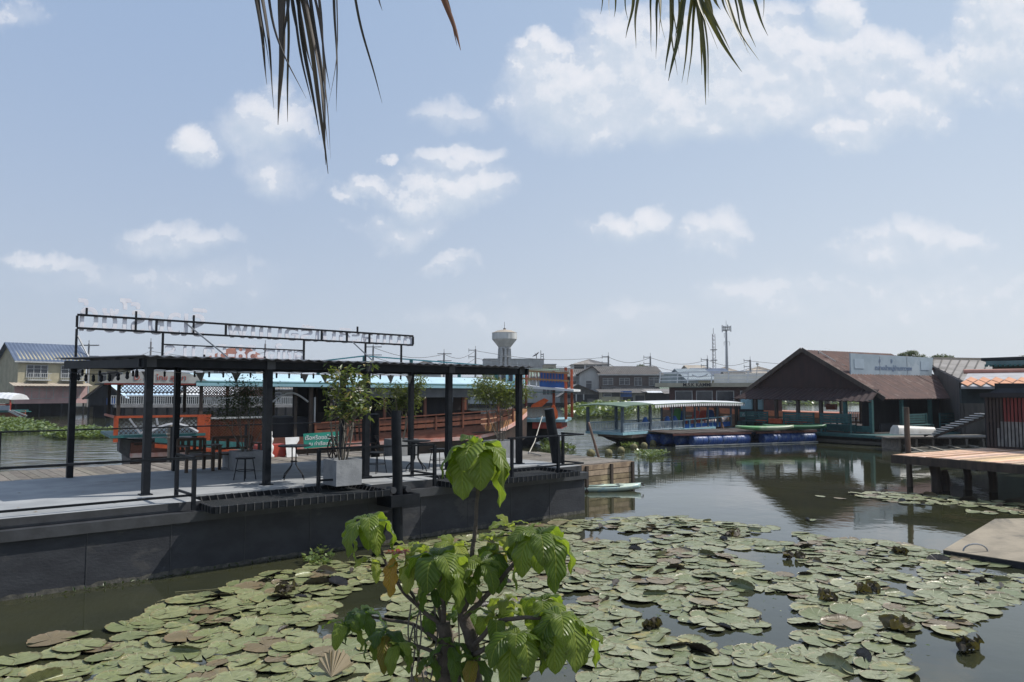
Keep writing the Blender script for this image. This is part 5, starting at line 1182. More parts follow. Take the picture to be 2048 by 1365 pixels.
# ---------------------------------------------------------------- masts and poles
P = PY(1428, 737, 260); T = thing('lattice_mast', 'thin lattice mast left of the antenna pole', 'mast', (P.x, P.y, 1))
zt_ = PY(1428, 668, 260).z; mb = MB()
for i in range(3):
    a = i*2.094; mb.bar((P.x+.75*math.cos(a), P.y+.75*math.sin(a), 1), (P.x+.55*math.cos(a), P.y+.55*math.sin(a), zt_), .13)
z = 2; k = 0
while z < zt_-1:
    for i in range(3): a, b = i*2.094, (i+1)*2.094; mb.bar((P.x+.65*math.cos(a), P.y+.65*math.sin(a), z), (P.x+.65*math.cos(b), P.y+.65*math.sin(b), z+1.3), .08)
    z += 1.3
mb.build('lattice', M_mast, T); mb = MB(); mb.tube([(P.x, P.y, zt_), (P.x, P.y, PY(1428, 657, 260).z)], .1, 5); mb.build('spike', M_mast, T)
for y in (700, 721): mb = MB(); mb.box((P.x, P.y, PY(1428, y, 260).z), (1.9, 1.9, .25)); mb.build('platform', M_pole, T)
P = PY(1454, 742, 230); T = thing('antenna_pole', 'tall tapering antenna pole with a ring of panel aerials at its top', 'antenna mast', (P.x, P.y, 1))
zt_ = PY(1454, 660, 230).z; mb = MB(); mb.tube([(P.x, P.y, 1), (P.x, P.y, zt_)], [.62, .28], 10); mb.build('pole', M_steelg, T)
mb = MB(); mb.tube([(P.x, P.y, zt_), (P.x, P.y, PY(1454, 641, 230).z)], [.1, .05], 6); mb.build('spike', M_steelg, T)
for i, (dx_, h0, h1) in enumerate(((-1.35, 651, 665), (-.85, 652, 663), (-.4, 653, 663), (.35, 650, 662), (.85, 653, 662), (1.35, 652, 664))):
    mb = MB(); z0, z1 = PY(1454, h1, 230).z, PY(1454, h0, 230).z; mb.bx(P.x+dx_-.13, P.x+dx_+.13, P.y-.5+.1*(i % 3), P.y-.3+.1*(i % 3), z0, z1); mb.build('aerial', M_steelg, T)
mb = MB()
for y in (655, 661): mb.lathe((P.x, P.y, PY(1454, y, 230).z), [(1.3, 0), (1.3, .12)], 10)
mb.build('ring', M_steelg, T)
for (x0, yA, yB, w) in ((-.55, 667, 676, .25), (0.0, 684, 692, .9)):
    mb = MB(); z0, z1 = PY(1454, yB, 230).z, PY(1454, yA, 230).z; mb.bx(P.x+x0-w, P.x+x0-w+.1, P.y-.5, P.y-.4, z0, z1); mb.bx(P.x+x0+w-.1, P.x+x0+w, P.y-.5, P.y-.4, z0, z1); mb.bx(P.x+x0-w, P.x+x0+w, P.y-.5, P.y-.4, z1-.1, z1); mb.build('bracket', M_steelg, T)
polesd = [(177, 712, 684, 95, 'short pole with a crossbar above the blue tin roof', 2.6), (301, 712, 680, 120, 'slim pole behind the left leg of the roof sign', .8), (530, 715, 684, 130, 'slim utility pole above the red brown tiled roof', .8), (746, 730, 688, 130, 'utility pole with two crossarms behind the right of the roof sign', 3), (888, 735, 702, 150, 'utility pole with three short arms left of the water tower', 3),
 (951, 740, 695, 160, 'utility pole with a side bracket just left of the water tower', 1.6), (1217, 735, 708, 170, 'dark utility pole behind the open terrace', 1.6), (1301, 742, 709, 165, 'utility pole standing beside the round tree', 1.6), (1415, 738, 714, 175, 'utility pole left of the lattice mast', 1.6), (1501, 752, 716, 175, 'stout utility pole in front of the beige roofs', 1.6)]
heads = []
for (px, yb, yt, Y, lb, arm) in polesd:
    P = PY(px, yb, Y); zt_ = PY(px, yt+4, Y).z; T = thing('utility_pole', lb, 'utility pole', (P.x, P.y, 1.0), 0, 'utility poles along the far bank')
    mb = MB(); mb.tube([(P.x, P.y, 1.0), (P.x, P.y, zt_)], [.26*Y/160, .18*Y/160], 7); mb.build('pole', M_pole, T)
    mb = MB(); mb.tube([(P.x, P.y, zt_), (P.x, P.y, PY(px, yt-3, Y).z)], .05, 5); mb.build('lightning_rod', M_pole, T)
    mb = MB(); d = -1 if px > 900 else 0
    for q, f in enumerate((.2, 1.6) if arm != .8 else (1.0,)):
        z = zt_-f; mb.bar((P.x+(d-.5 if d == 0 else d*1.0)*arm*.9, P.y, z), (P.x+(.5*arm if d == 0 else 0), P.y, z), .14)
        if d: mb.bar((P.x-arm*.9, P.y, z-.45), (P.x-arm*.9, P.y, z+.4), .1)
    mb.build('crossarm', M_pole, T); heads.append((Vector((P.x, P.y, zt_-.3)), px))
W_ = pm('wire', (.10, .10, .11), rough=.7)
hs = [h for h, p in heads if p > 700]
for z_, lb in ((0, 'upper'), (-1.6, 'lower')):
    mb = MB()
    for a, b in zip(hs[:-1], hs[1:]):
        mb.tube([a.lerp(b, i/8)+Vector((0, 0, z_-1.2*math.sin(i/8*math.pi))) for i in range(9)], .045, 4, cap=False)
    e = hs[-1]; mb.tube([e.lerp(e+Vector((40, 5, 0)), i/8)+Vector((0, 0, z_-1.2*math.sin(i/8*math.pi))) for i in range(9)], .045, 4, cap=False)
    solo('power_line', mb, W_, lb+' of the two power lines strung between the far bank poles', 'power line')
hs = [h for h, p in heads if p < 600]; mb = MB()
for a, b in zip(hs[:-1], hs[1:]): mb.tube([a.lerp(b, i/8)+Vector((0, 0, -1.2-1.0*math.sin(i/8*math.pi))) for i in range(9)], .035, 4, cap=False)
solo('power_line', mb, W_, 'thin power line between the slim poles above the left end of the pergola', 'power line')
# satellite dish and tanks on the block
P = PY(1073, 718, 232)
T = thing('satellite_dish', 'grey satellite dish tilted upward on the flat roofed concrete block', 'satellite dish', P)
mb = MB(); mm = Matrix.Translation(P+Vector((0, 0, 1.1))) @ Matrix.Rotation(R(-35), 4, 'Y'); q = MB(); q.lathe((0, 0, 0), [(.15, 0), (.8, .12), (1.3, .4), (1.27, .45), (.7, .2), (.1, .1)], 14); q.tube([(0, 0, .05), (0, 0, .95)], .05, 5); mb.add([mm @ Vector(v) for v in q.v], q.f); mb.build('dish', M_pole, T)
mb = MB(); mb.tube([P, P+Vector((0, 0, 1.2))], .12, 6); mb.build('stand', M_pole, T)
P = PY(1083, 718, 232); mb = MB(); mb.bx(P.x-.3, P.x-.1, P.y, P.y+.2, P.z, P.z+2.6); mb.bx(P.x+.5, P.x+.7, P.y, P.y+.2, P.z, P.z+1.7); mb.bx(P.x-.1, P.x+.5, P.y, P.y+.1, P.z+.6, P.z+.8); mb.bx(P.x-.1, P.x+.5, P.y, P.y+.1, P.z+1.2, P.z+1.5)
solo('roof_aerial', mb, M_pole, 'small grey aerial frame beside the satellite dish', 'aerial')
# ---------------------------------------------------------------- trees
L_tree = leafmat('tree_leaf', (.035, .055, .018), (.085, .11, .035), trans=.25, vein=False, island=.6)
def tree(label, px, yt, yb_, Y, rw, seed, n=2600, ls=.35, ground=1.0):
    rr = random.Random(seed); P = PY(px, yb_, Y); s = Y/F; ztop = PY(px, yt, Y).z; zc = PY(px, (yt+yb_)/2, Y).z; rh = (ztop-P.z)/2; W_r = rw*s
    T = thing('tree', label, 'tree', (P.x, P.y, ground)); mb = MB()
    mb.tube([(P.x, P.y, ground), (P.x+.2, P.y, (ground+zc)/2), (P.x, P.y, zc)], [.4, .3, .15], 7)
    for i in range(7): a = rr.uniform(0, 6.28); mb.tube([(P.x, P.y, (ground+zc)/2+rr.uniform(0, 1)), (P.x+W_r*.6*math.cos(a), P.y+W_r*.6*math.sin(a), zc+rr.uniform(-.2, .6)*rh)], [.14, .04], 5)
    mb.build('trunk', M_bark, T)
    mb = MB(); cl = []
    for i in range(26):
        while True:
            v = Vector((rr.uniform(-1, 1), rr.uniform(-1, 1), rr.uniform(-1, 1)))
            if v.length < 1: break
        cl.append((v, rr.uniform(.16, .36)))
    for i in range(n):
        c, r = rr.choice(cl); d = Vector((rr.gauss(0, 1), rr.gauss(0, 1), rr.gauss(0, 1))).normalized()*r*rr.uniform(.6, 1.05)
        p = c*.8+d; q = Vector((P.x+p.x*W_r, P.y+p.y*W_r, zc+p.z*rh)); leaf_quad(mb, q, Vector((rr.uniform(-1, 1), rr.uniform(-1, 1), rr.uniform(-.8, .6))), ls*rr.uniform(.6, 1.3), ls*.5, rr)
    mb.build('crown', L_tree, T)
tree('round bushy tree behind the brown house, beside the utility pole', 1281, 728, 752, 172, 20, 3)
tree('broad leafy tree crown right of the signboard on the red roof, left part', 1826, 699, 740, 75, 32, 4, 3000, .22)
tree('lower leafy tree crown at the right end above the grey fibre roof', 1878, 706, 742, 78, 30, 5, 2600, .22)
tree('small leafy crown at the top right edge above the teal eaves', 2052, 708, 740, 60, 22, 6, 1500, .18)
tree('bare twiggy bush behind the ridge of the red roofed pavilion', 1652, 694, 730, 95, 9, 8, 160, .16)
# ---------------------------------------------------------------- water hyacinth
L_hya = leafmat('hyacinth_leaf', (.075, .12, .03), (.17, .215, .08), trans=.22, vein=False, island=.5, rough=.35)
def hyacinth(label, poly, n, seed, h=.35, ls=.16, kind='stuff', cat='water plants', dens=1.0):
    """poly: pixel polygon on the water"""
    rr = random.Random(seed); pts = [PZ(x, y, 0) for x, y in poly]; x0, x1 = min(p.x for p in pts), max(p.x for p in pts); y0, y1 = min(p.y for p in pts), max(p.y for p in pts)
    def inside(x, y):
        c = False; j = len(pts)-1
        for i in range(len(pts)):
            a, b = pts[i], pts[j]
            if (a.y > y) != (b.y > y) and x < (b.x-a.x)*(y-a.y)/(b.y-a.y)+a.x: c = not c
            j = i
        return c
    mb = MB(); k = 0; t = 0
    while k < n and t < n*30:
        t += 1; x, y = rr.uniform(x0, x1), rr.uniform(y0, y1)
        nz = mnoise.noise(Vector((x*.5, y*.35, seed)))
        if not inside(x, y) or nz < -.18: continue
        k += 1; hh = h*(.5+nz*1.2+.5*rr.random())
        for i in range(6):
            a = rr.uniform(0, 6.28); o = Vector((math.cos(a), math.sin(a), 0)); b = Vector((x, y, 0)); tip = b+o*ls*.9+Vector((0, 0, max(.03, hh*rr.uniform(.4, 1))))
            sd = Vector((-o.y, o.x, 0)); up = (o*.7+Vector((0, 0, rr.uniform(-.3, .9)))).normalized(); L = ls*rr.uniform(.7, 1.2)
            mb.add([tip, tip+sd*L*.42+up*L*.3, tip+sd*L*.36+up*L*.8, tip+up*L, tip-sd*L*.36+up*L*.8, tip-sd*L*.42+up*L*.3], [(0, 1, 2, 3, 4, 5)])
            if h > .2 and i < 3: mb.bar(b, tip, .012)
    o = solo('water_hyacinth', mb, L_hya, label, cat, kind=kind); return o
hyacinth('green water hyacinth raft at the left edge before the white canopied boat', [(-60, 838), (40, 842), (95, 852), (112, 862), (60, 868), (-60, 872)], 900, 21, .35, .24)
hyacinth('green water hyacinth strip between the first two pergola posts', [(82, 868), (140, 860), (232, 862), (236, 874), (150, 881), (88, 876)], 700, 22, .3, .2)
hyacinth('long green water hyacinth bank before the grey boathouse', [(1135, 824), (1180, 816), (1195, 808), (1255, 808), (1262, 830), (1240, 838), (1135, 838)], 1300, 23, .9, .55)
hyacinth('water hyacinth drifting behind the open blue boat', [(1235, 808), (1330, 806), (1430, 806), (1450, 818), (1400, 822), (1300, 826), (1240, 836)], 700, 24, .6, .45)
hyacinth('hyacinth behind the red roofed pavilion', [(1560, 803), (1780, 803), (1780, 810), (1560, 812)], 600, 25, .7, .5)
hyacinth('small hyacinth patch by the line of husk floats', [(1278, 900), (1325, 902), (1338, 912), (1300, 918), (1270, 912)], 130, 26, .14, .10)
hyacinth('hyacinth leaves caught under the stern of the open blue boat', [(1240, 880), (1262, 882), (1275, 898), (1240, 894)], 60, 27, .22, .13)
hyacinth('hyacinth leaves beside the thin dark pile past the platform end', [(1080, 890), (1105, 886), (1165, 905), (1160, 912), (1090, 905)], 120, 28, .3, .14)
hyacinth('single clump of bright hyacinth floating beside the barge hull', [(610, 1118), (640, 1106), (664, 1118), (658, 1138), (620, 1140)], 26, 29, .16, .075, kind=None, cat='water plant')
rr = random.Random(4)
# ================================================================= PAVILION
GR = Vector((21.9, 44.0, 0)); gd = Vector((16.55, 52.0, 0))-GR; gw = gd.length; gd.normalize(); rd = Vector((.853, .522, 0))
M = Matrix(((-gd.x, rd.x, 0, 0), (-gd.y, rd.y, 0, 0), (0, 0, 1, 0), (0, 0, 0, 1)))
# frame: local x runs from the far-left gable corner to the near-right one, y runs along the ridge
VF = Matrix.Translation(GR+gd*gw) @ M; CF[0] = VF; RLn = 10.2
ang = math.atan2(-gd.y, -gd.x)
T = thing('pavilion', 'big floating restaurant pavilion with a rusty red gable roof', 'pavilion', VF @ Vector((gw/2, 5, 0)), ang)
ap = (gw*.46, 5.65); eL = (-.3, 2.85); eR = (gw+.2, 2.56)
mb = MB(); mb.sheet((eR[0], -.5, eR[1]), (eR[0], RLn, eR[1]), (ap[0], RLn-.9, ap[1]), (ap[0], -.5, ap[1]), .06, 34, .03); mb.build('right_roof_slope', M_roofred, T)
mb = MB(); rq = random.Random(6); y = -.2
while y < RLn-.1:
    k0 = rq.uniform(0, .25); k1 = rq.uniform(.7, 1.0); pa = Vector((ap[0], y*.91-.05, ap[1]+.035)); pb = Vector((eR[0], y, eR[1]+.035)); mb.bar(pa.lerp(pb, k0), pa.lerp(pb, k1), .03, .015); y += rq.choice((.75, .8, 1.1))
mb.build('sheet_laps', pm('pale_lap_edges', (.30, .22, .19), (.2, .13, .11), rough=.8, scale=6), T)
mb = MB(); mb.sheet((eL[0], RLn, eL[1]), (eL[0], -.5, eL[1]), (ap[0]-.02, -.5, ap[1]), (ap[0]-.02, RLn-.9, ap[1]), .06, 34, .03); mb.build('left_roof_slope', M_roofred, T)
mb = MB(); mb.prism([(.2, -.25, 3.05), (gw-.15, -.25, 2.85), (ap[0], -.25, ap[1]-.12)], (0, .06, 0)); mb.build('gable_wall', M_roofdark, T)
mb = MB(); mb.bar((eL[0], -.52, eL[1]), (ap[0], -.52, ap[1]+.03), .06, .26); mb.bar((ap[0], -.525, ap[1]+.03), (eR[0], -.525, eR[1]), .06, .26); mb.build('barge_boards', M_darkw, T)
mb = MB(); mb.sheet((-.1, -1.7, 2.52), (gw+.1, -1.7, 2.42), (gw-.3, -.2, 3.12), (.6, -.2, 3.3), .05, 26, .03); mb.build('gable_skirt_roof', M_roofdark, T)
mb = MB(); mb.prism([(gw+.2, RLn, 2.56), (gw+.9, RLn+1.2, 2.5), (gw*.5, RLn+.2, ap[1]-.1)], (0, .05, 0)); mb.build('end_slope', M_roofred, T)
mb = MB(); mb.bx(-.3, gw+.2, -1.6, RLn, .45, .60); mb.build('floor', M_darkw, T)
mb = MB(); mb.bx(-.2, gw+.1, -1.4, RLn-.2, -.3, .3); mb.build('pontoon', M_wdark, T)
for i in range(7):
    for y in (-1.5, RLn-.3):
        x = .0+i*gw/6; mb = MB(); mb.bx(x-.09, x+.09, y-.09, y+.09, .6, 2.5); mb.build('post', M_teald if i > 4 else M_darkw, T)
for y in (1.5, 4.5, 7.5):
    mb = MB(); mb.bx(gw-.1, gw+.08, y-.09, y+.09, .6, 2.5); mb.build('post', M_teald, T)
mb = MB(); mb.bx(.0, gw, -1.58, -1.5, .65, 1.0); mb.bx(gw+.02, gw+.1, -1.5, RLn, .2, .6); mb.build('skirt_boards', M_teald, T)
mb = MB(); mb.bx(gw*.74, gw-.2, RLn-.5, RLn-.4, .6, 2.9); mb.bx(gw-.5, gw-.4, .0, RLn-.5, .6, 1.1); mb.bx(3.5, 3.6, RLn-2, RLn-.4, .6, 2.6); mb.build('inner_walls', M_wdark, T)
mb = MB(); mb.bx(gw-2.2, gw-2.1, 1.0, RLn-.5, .6, 2.9); mb.build('bar_wall', M_wdark, T)
mb = MB()
mb.bar((.1, RLn-.35, 1.45), (gw*.74, RLn-.35, 1.45), .06); mb.bar((.1, RLn-.35, .8), (gw*.74, RLn-.35, .8), .06); x = .2
while x < gw*.74: mb.bx(x-.03, x+.03, RLn-.38, RLn-.32, .8, 1.45); x += .17
mb.build('white_balustrade', M_frame, T)
mb = MB(); mb.bx(1.8, 2.5, 5.5, 5.8, 1.7, 2.1); mb.build('orange_lantern', M_oran, T)
for i, (x, y, lb) in enumerate(((2.2, 2.0, 'leftmost dark table inside the pavilion'), (4.4, 3.2, 'dark table in the middle of the pavilion floor'), (6.0, 1.6, 'dark table nearest the corner post inside the pavilion'))):
    Tt = thing('dining_table', lb, 'table', VF @ Vector((x, y, .6)), ang, 'tables inside the pavilion')
    mb = MB(); mb.bx(x-.5, x+.5, y-.4, y+.4, 1.32, 1.36); mb.build('table_top', M_darkw, Tt)
    for sx in (-.42, .42):
        for sy in (-.32, .32): mb = MB(); mb.bx(x+sx-.03, x+sx+.03, y+sy-.03, y+sy+.03, .6, 1.32); mb.build('leg', M_darkw, Tt)
# teal benches along the front
def vbench(x, y, w, label, rz=0.0):
    B_ = thing('deck_bench', label, 'bench', VF @ Vector((x, y, .6)), ang+rz, 'teal benches of the pavilion'); C0 = CF[0]; CF[0] = mw(B_)
    mb = MB()
    for i in range(4): mb.bx(-w/2, w/2, .18, .22, .55+i*.14, .66+i*.14)
    mb.build('backrest', M_teald, B_); mb = MB(); mb.bx(-w/2, w/2, -.25, .2, .42, .47); mb.build('seat', M_teald, B_)
    for xx in (-w/2+.05, w/2-.05):
        for yy in (-.2, .18): mb = MB(); mb.bx(xx-.04, xx+.04, yy-.04, yy+.04, 0, .42 if yy < 0 else 1.1); mb.build('leg', M_teald, B_)
    CF[0] = C0
vbench(2.0, -2.1, 1.8, 'teal bench at the far left of the pavilion front')
vbench(5.4, -2.1, 2.2, 'teal bench left of the pavilion corner post, facing the lagoon', math.pi)
vbench(7.9, -2.1, 2.0, 'teal bench nearest the pavilion corner post', math.pi)
vbench(gw+1.0, 1.6, 2.2, 'teal bench right of the pavilion corner post', math.pi/2)
vbench(gw+1.0, 5.0, 2.2, 'teal bench in the dark under the right eave of the pavilion', math.pi/2)
mb = MB(); mb.bx(-.4, gw+1.9, -2.9, -1.62, .40, .56); mb.bx(gw+.2, gw+1.9, -1.6, RLn-.3, .40, .56); solo('pavilion_deck', mb, M_teald, 'narrow dark teal deck around the pavilion', 'deck')
mb = MB()
for i in range(4): mb.bar((-1+i*.2, -3.1, .12+.02*i), (gw+2.6, -3.0+i*.12, .10+.02*i), .12, .1)
mb.bar((gw+2.2, -3, .1), (gw+2.4, 6, .1), .2, .12); solo('bamboo_float', mb, pm('dark_wet_bamboo', (.06, .055, .04), (.035, .03, .025), rough=.6, scale=3), 'dark bamboo float along the waterline in front of the pavilion', 'bamboo raft')
mb = MB(); mb.bx(1.9, 3.9, -1.9, -1.2, .95, 1.25); mb.bx(4.0, 5.2, -1.9, -1.2, .95, 1.2); solo('orange_counter', mb, M_oran, 'orange painted low counter behind the tyre in the pavilion', 'counter')
p = VF @ Vector((3.6, -2.0, 1.35)); life_ring(p, .34, .11, 'black tyre hung on the front of the pavilion', M_tyre, face=ang)
# windows at the left end
T2 = thing('louvre_screen', 'pale louvred window screens with a small teal name sign left of the pavilion', 'screen', VF @ Vector((-.6, .5, .6)), ang); 
for i in range(2):
    mb = MB(); x0 = -1.1+i*1.15; mb.bx(x0, x0+(1.0 if i == 0 else .75), .2, .24, 1.75, 2.45)
    for k in range(6): mb.bx(x0+.04, x0+(.96 if i == 0 else .71), .17, .20, 1.79+k*.11, 1.85+k*.11)
    mb.build('louvre', M_ltblue, T2)
mb = MB(); mb.bx(-1.15, .5, .16, .2, 1.20, 1.55); sgn = mb.build('name_sign', M_teal, T2); t = text_mb('เรือไทยสมัย', .27, .006); t.build('lettering', M_frame, sgn, frame=VF @ Matrix.Translation((-.32, .15, 1.28)) @ Matrix.Rotation(R(90), 4, 'X'))
mb = MB(); mb.bx(-1.3, .7, .25, .35, .6, 2.5); mb.build('screen_wall', M_wdark, T2)
# signboard on the roof
SX = ap[0]+2.45
T = thing('roof_signboard', 'large pale blue grey metal signboard standing on the red roof slope', 'signboard', VF @ Vector((SX, 4, 4.0)), ang+R(90))
def rsz(x): return ap[1]+(eR[1]-ap[1])*(x-ap[0])/(eR[0]-ap[0])
p0 = PY(1701, 749, 1); 
SB = VF @ Matrix.Translation((SX+.35, 0, 0)) @ Matrix.Rotation(R(90), 4, 'Z')   # local x -> along the ridge
CF[0] = SB; 
def onplane(px, py):
    inv = SB.inverted(); o = inv @ Vector((0, 0, EYE)); d = (inv.to_3x3() @ ray(px, py)); t = -o.y/d.y; q = o+d*t; return q
CF[0] = SB
A, Bq, Cq, Dq = onplane(1702, 750), onplane(1863, 752), onplane(1866, 716), onplane(1701, 707)
zt0 = (Dq.z+Cq.z)/2
mb = MB(); mb.prism([(A.x, 0, A.z), (Bq.x, 0, A.z-.06), (Cq.x, 0, Cq.z), (Dq.x, 0, Dq.z)], (0, .08, 0)); mb.build('panel', pm('pale_blue_grey_sheet', (.34, .41, .46), (.27, .335, .385), rough=.6, scale=.9, c3=(.40, .46, .50), s3=.55), T)
W_s = Bq.x-A.x; H_s = Dq.z-A.z
for fx in (.04, .86):
    mb = MB(); mb.bx(A.x+W_s*fx, A.x+W_s*(fx+.11), -.02, -.003, A.z+H_s*.3, A.z+H_s*.75); mb.build('patch', M_ltblue if False else pm('patch_sheet', (.38, .46, .52), (.33, .40, .46), rough=.6, scale=2), T)
for fx in (.34, .68): mb = MB(); mb.bx(A.x+W_s*fx-.012, A.x+W_s*fx+.012, -.012, -.002, A.z, A.z+H_s*.93); mb.build('seam', M_steelg, T)
t = text_mb('ตลาดน้ำหมู่บ้านชาวแพ', 1, .01, bold=.012); xs = [v[0] for v in t.v]; k = W_s*.46/(max(xs)-min(xs)); t.v = [(v[0]*k, v[1]*.36, v[2]) for v in t.v]
M_fblue = pm('faded_blue_letters', (.12, .17, .28), (.17, .23, .33), rough=.7, scale=3)
t.build('lettering', M_fblue, T, frame=SB @ Matrix.Translation((A.x+W_s*.51, -.012, A.z+H_s*.27)) @ Matrix.Rotation(R(90), 4, 'X'))
t = text_mb('จ', 1, .01, bold=.012); t.v = [(v[0]*.42, v[1]*.42, v[2]) for v in t.v]; t.build('mark', M_fblue, T, frame=SB @ Matrix.Translation((A.x+W_s*.485, -.012, A.z+H_s*.62)) @ Matrix.Rotation(R(90), 4, 'X'))
t = text_mb('ย', 1, .01, bold=.0); t.v = [(v[0]*.36, v[1]*.36, v[2]) for v in t.v]; t.build('mark', M_fblue, T, frame=SB @ Matrix.Translation((A.x+W_s*.34, -.012, A.z+H_s*.62)) @ Matrix.Rotation(R(90), 4, 'X'))
mb = MB(); mb.bx(A.x, Bq.x, .02, .08, A.z-.16, A.z-.10)
for fx in (.02, .3, .6, .95): mb.bx(A.x+W_s*fx, A.x+W_s*fx+.06, .1, .16, A.z-.6, A.z+H_s*.9)
mb.build('supports', M_wdark, T)
CF[0] = VF
mb = MB(); mb.bar((ap[0]+.4, .6, ap[1]-.05), (ap[0]+1.4, .9, ap[1]-.75), .05); mb.bar((ap[0]+.4, .6, ap[1]-.05), (ap[0]+.35, .9, ap[1]-.4), .05); mb.bar((ap[0]+.35, .9, ap[1]-.35), (ap[0]+1.9, 1.3, ap[1]-1.1), .05)
solo('broken_frame', mb, M_frame, 'broken pale timber frame lying on the red roof left of the signboard', 'frame')
CF[0] = Matrix.Identity(4)
# building behind with grey fibre roof
def quadpt(px, py, Y): return PY(px, py, Y)
T = thing('wooden_hall', 'large dark hall with a grey fibre cement roof behind the signboard', 'hall', (33, 56, .7))
mb = MB(); a, b, c, d = quadpt(1866, 733, 56), quadpt(1927, 762, 44), quadpt(2090, 762, 44), quadpt(1978, 719, 56); d2 = quadpt(1866, 719, 56)
a2 = quadpt(1866, 732, 52)
mb.sheet(tuple(a2), tuple(b), tuple(d), tuple(d2), .08, 0, 0); mb.quad(tuple(b), tuple(c), tuple(d), tuple(d))if False else None
v = [a2, b, quadpt(2050, 765, 44), quadpt(2050, 722, 56), d2]; 
mb = MB(); mb.add(list(v)+[p-Vector((0, 0, .12)) for p in v], [(0, 1, 2, 3, 4), (9, 8, 7, 6, 5), (0, 5, 6, 1), (1, 6, 7, 2), (2, 7, 8, 3), (3, 8, 9, 4), (4, 9, 5, 0)]); mb.build('roof', M_roofgrey, T)
mb = MB()
for i in range(11):
    k = i/10; p = v[4].lerp(v[3], k); q = (a2.lerp(b, min(1, k*2.2)) if k < .45 else b.lerp(v[2], (k-.45)/.55)); mb.bar(p+Vector((0, 0, .02)), q+Vector((0, 0, .02)), .08, .05)
mb.build('roof_ribs', M_roofdk, T)
mb = MB(); mb.bar(d2+Vector((0, 0, .05)), v[3]+Vector((0, 0, .05)), .3, .2); mb.build('ridge_cap', M_rooftan, T)
mb = MB(); w0, w1, w2 = Vector((a2.x+.1, a2.y+.1, 0)), Vector((b.x, b.y+.3, 0)), Vector((v[2].x, v[2].y+.4, 0))
for p, q, zp, zq in ((w0, w1, a2.z-.1, b.z-.1), (w1, w2, b.z-.1, v[2].z-.1)):
    n = Vector((-(q-p).y, (q-p).x, 0)).normalized()*.15; mb.add([p, q, Vector((q.x, q.y, zq)), Vector((p.x, p.y, zp)), p+n, q+n, Vector((q.x, q.y, zq))+n, Vector((p.x, p.y, zp))+n], [(0, 1, 2, 3), (7, 6, 5, 4), (0, 4, 5, 1), (3, 2, 6, 7)])
mb.build('wall', pm('grey_brown_boards', (.085, .08, .075), (.055, .052, .05), rough=.9, scale=2, streak=.3), T)
# ---------------------------------------------------------------- jetty at the right
JO = PZ(1787, 909, 1.06); j1 = Vector((.51, -.86, 0)).normalized(); j2 = Vector((.86, .51, 0)).normalized()
JF = Matrix(((j2.x, -j2.y*0+j1.x*-1, 0, JO.x), (j2.y, -j1.y, 0, JO.y), (0, 0, 1, 0), (0, 0, 0, 1)))
# local x = inland (j2), local y = away from the viewer (-j1)
jang = math.atan2(j2.y, j2.x); JF = Matrix.Translation((JO.x, JO.y, 0)) @ Matrix.Rotation(jang, 4, 'Z'); CF[0] = JF
T = thing('jetty', 'sunlit brown plank jetty on dark posts at the right', 'jetty', JF @ Vector((3, -2, 0)), jang)
mb = MB(); rr = random.Random(31); y = -11.0
M_j = M_dockw
x = 0.0
while y < -.05: mb.bx(-.03+rr.uniform(-.03, .03), 7.5, y, y+.185, 1.01, 1.055+rr.uniform(-.004, .008)); y += .2
mb.build('planks', M_j, T)
mb = MB(); mb.bx(-.10, -.04, -11, .02, .80, 1.04); mb.bx(-.04, 7.5, .0, .06, .80, 1.04); mb.build('edge_beam', M_darkw, T)
mb = MB()
for x in (.9, 3.0, 5.2): mb.bx(x-.08, x+.08, -11, -.05, .82, 1.005)
mb.build('joists', M_darkw, T)
for (px, yw, w, dyy) in ((1873, 984, .30, 0), (1890, 982, .26, 0), (1936, 980, .22, 0), (1986, 985, .24, 0)):
    q = PZ(px, yw, 0); mb = MB(); mb.tube([(q.x, q.y, -.5), (q.x+.02, q.y, .4), (q.x-.03, q.y+.02, .80 if px != 1890 else .6)], [w*.5, w*.48, w*.5], 9)
    o = mb.build('post', M_darkw, T, smooth=True, frame=Matrix.Identity(4))
# stack: post at the corner
a = PZ(1819, 905, 1.0); pile('mooring_post', 'tall weathered timber post at the jetty corner', (a.x, a.y+.35, -.4), (a.x-.13, a.y+.35, 2.48), .085, .08, pm('split_grey_brown_post', (.11, .085, .065), (.06, .045, .035), rough=.9, scale=6, bump=.6, streak=.2), 'post', None, frame=None) if False else None
CF[0] = Matrix.Identity(4)
a = PY(1818, 908, JO.y+.6); a0 = Vector((a.x, a.y, -.4)); a1 = PY(1812, 815, JO.y+.6)
pile('mooring_post', 'tall weathered timber post at the jetty corner', a0, a1, .09, .08, pm('split_grey_brown_post', (.11, .085, .065), (.06, .045, .035), rough=.9, scale=6, bump=.6, streak=.2), 'post', None)
CF[0] = JF
T = thing('slatted_shed', 'dark shed with a picket front painted red above and white below on the jetty', 'shed', JF @ Vector((6.5, 0, 1.06)), jang)
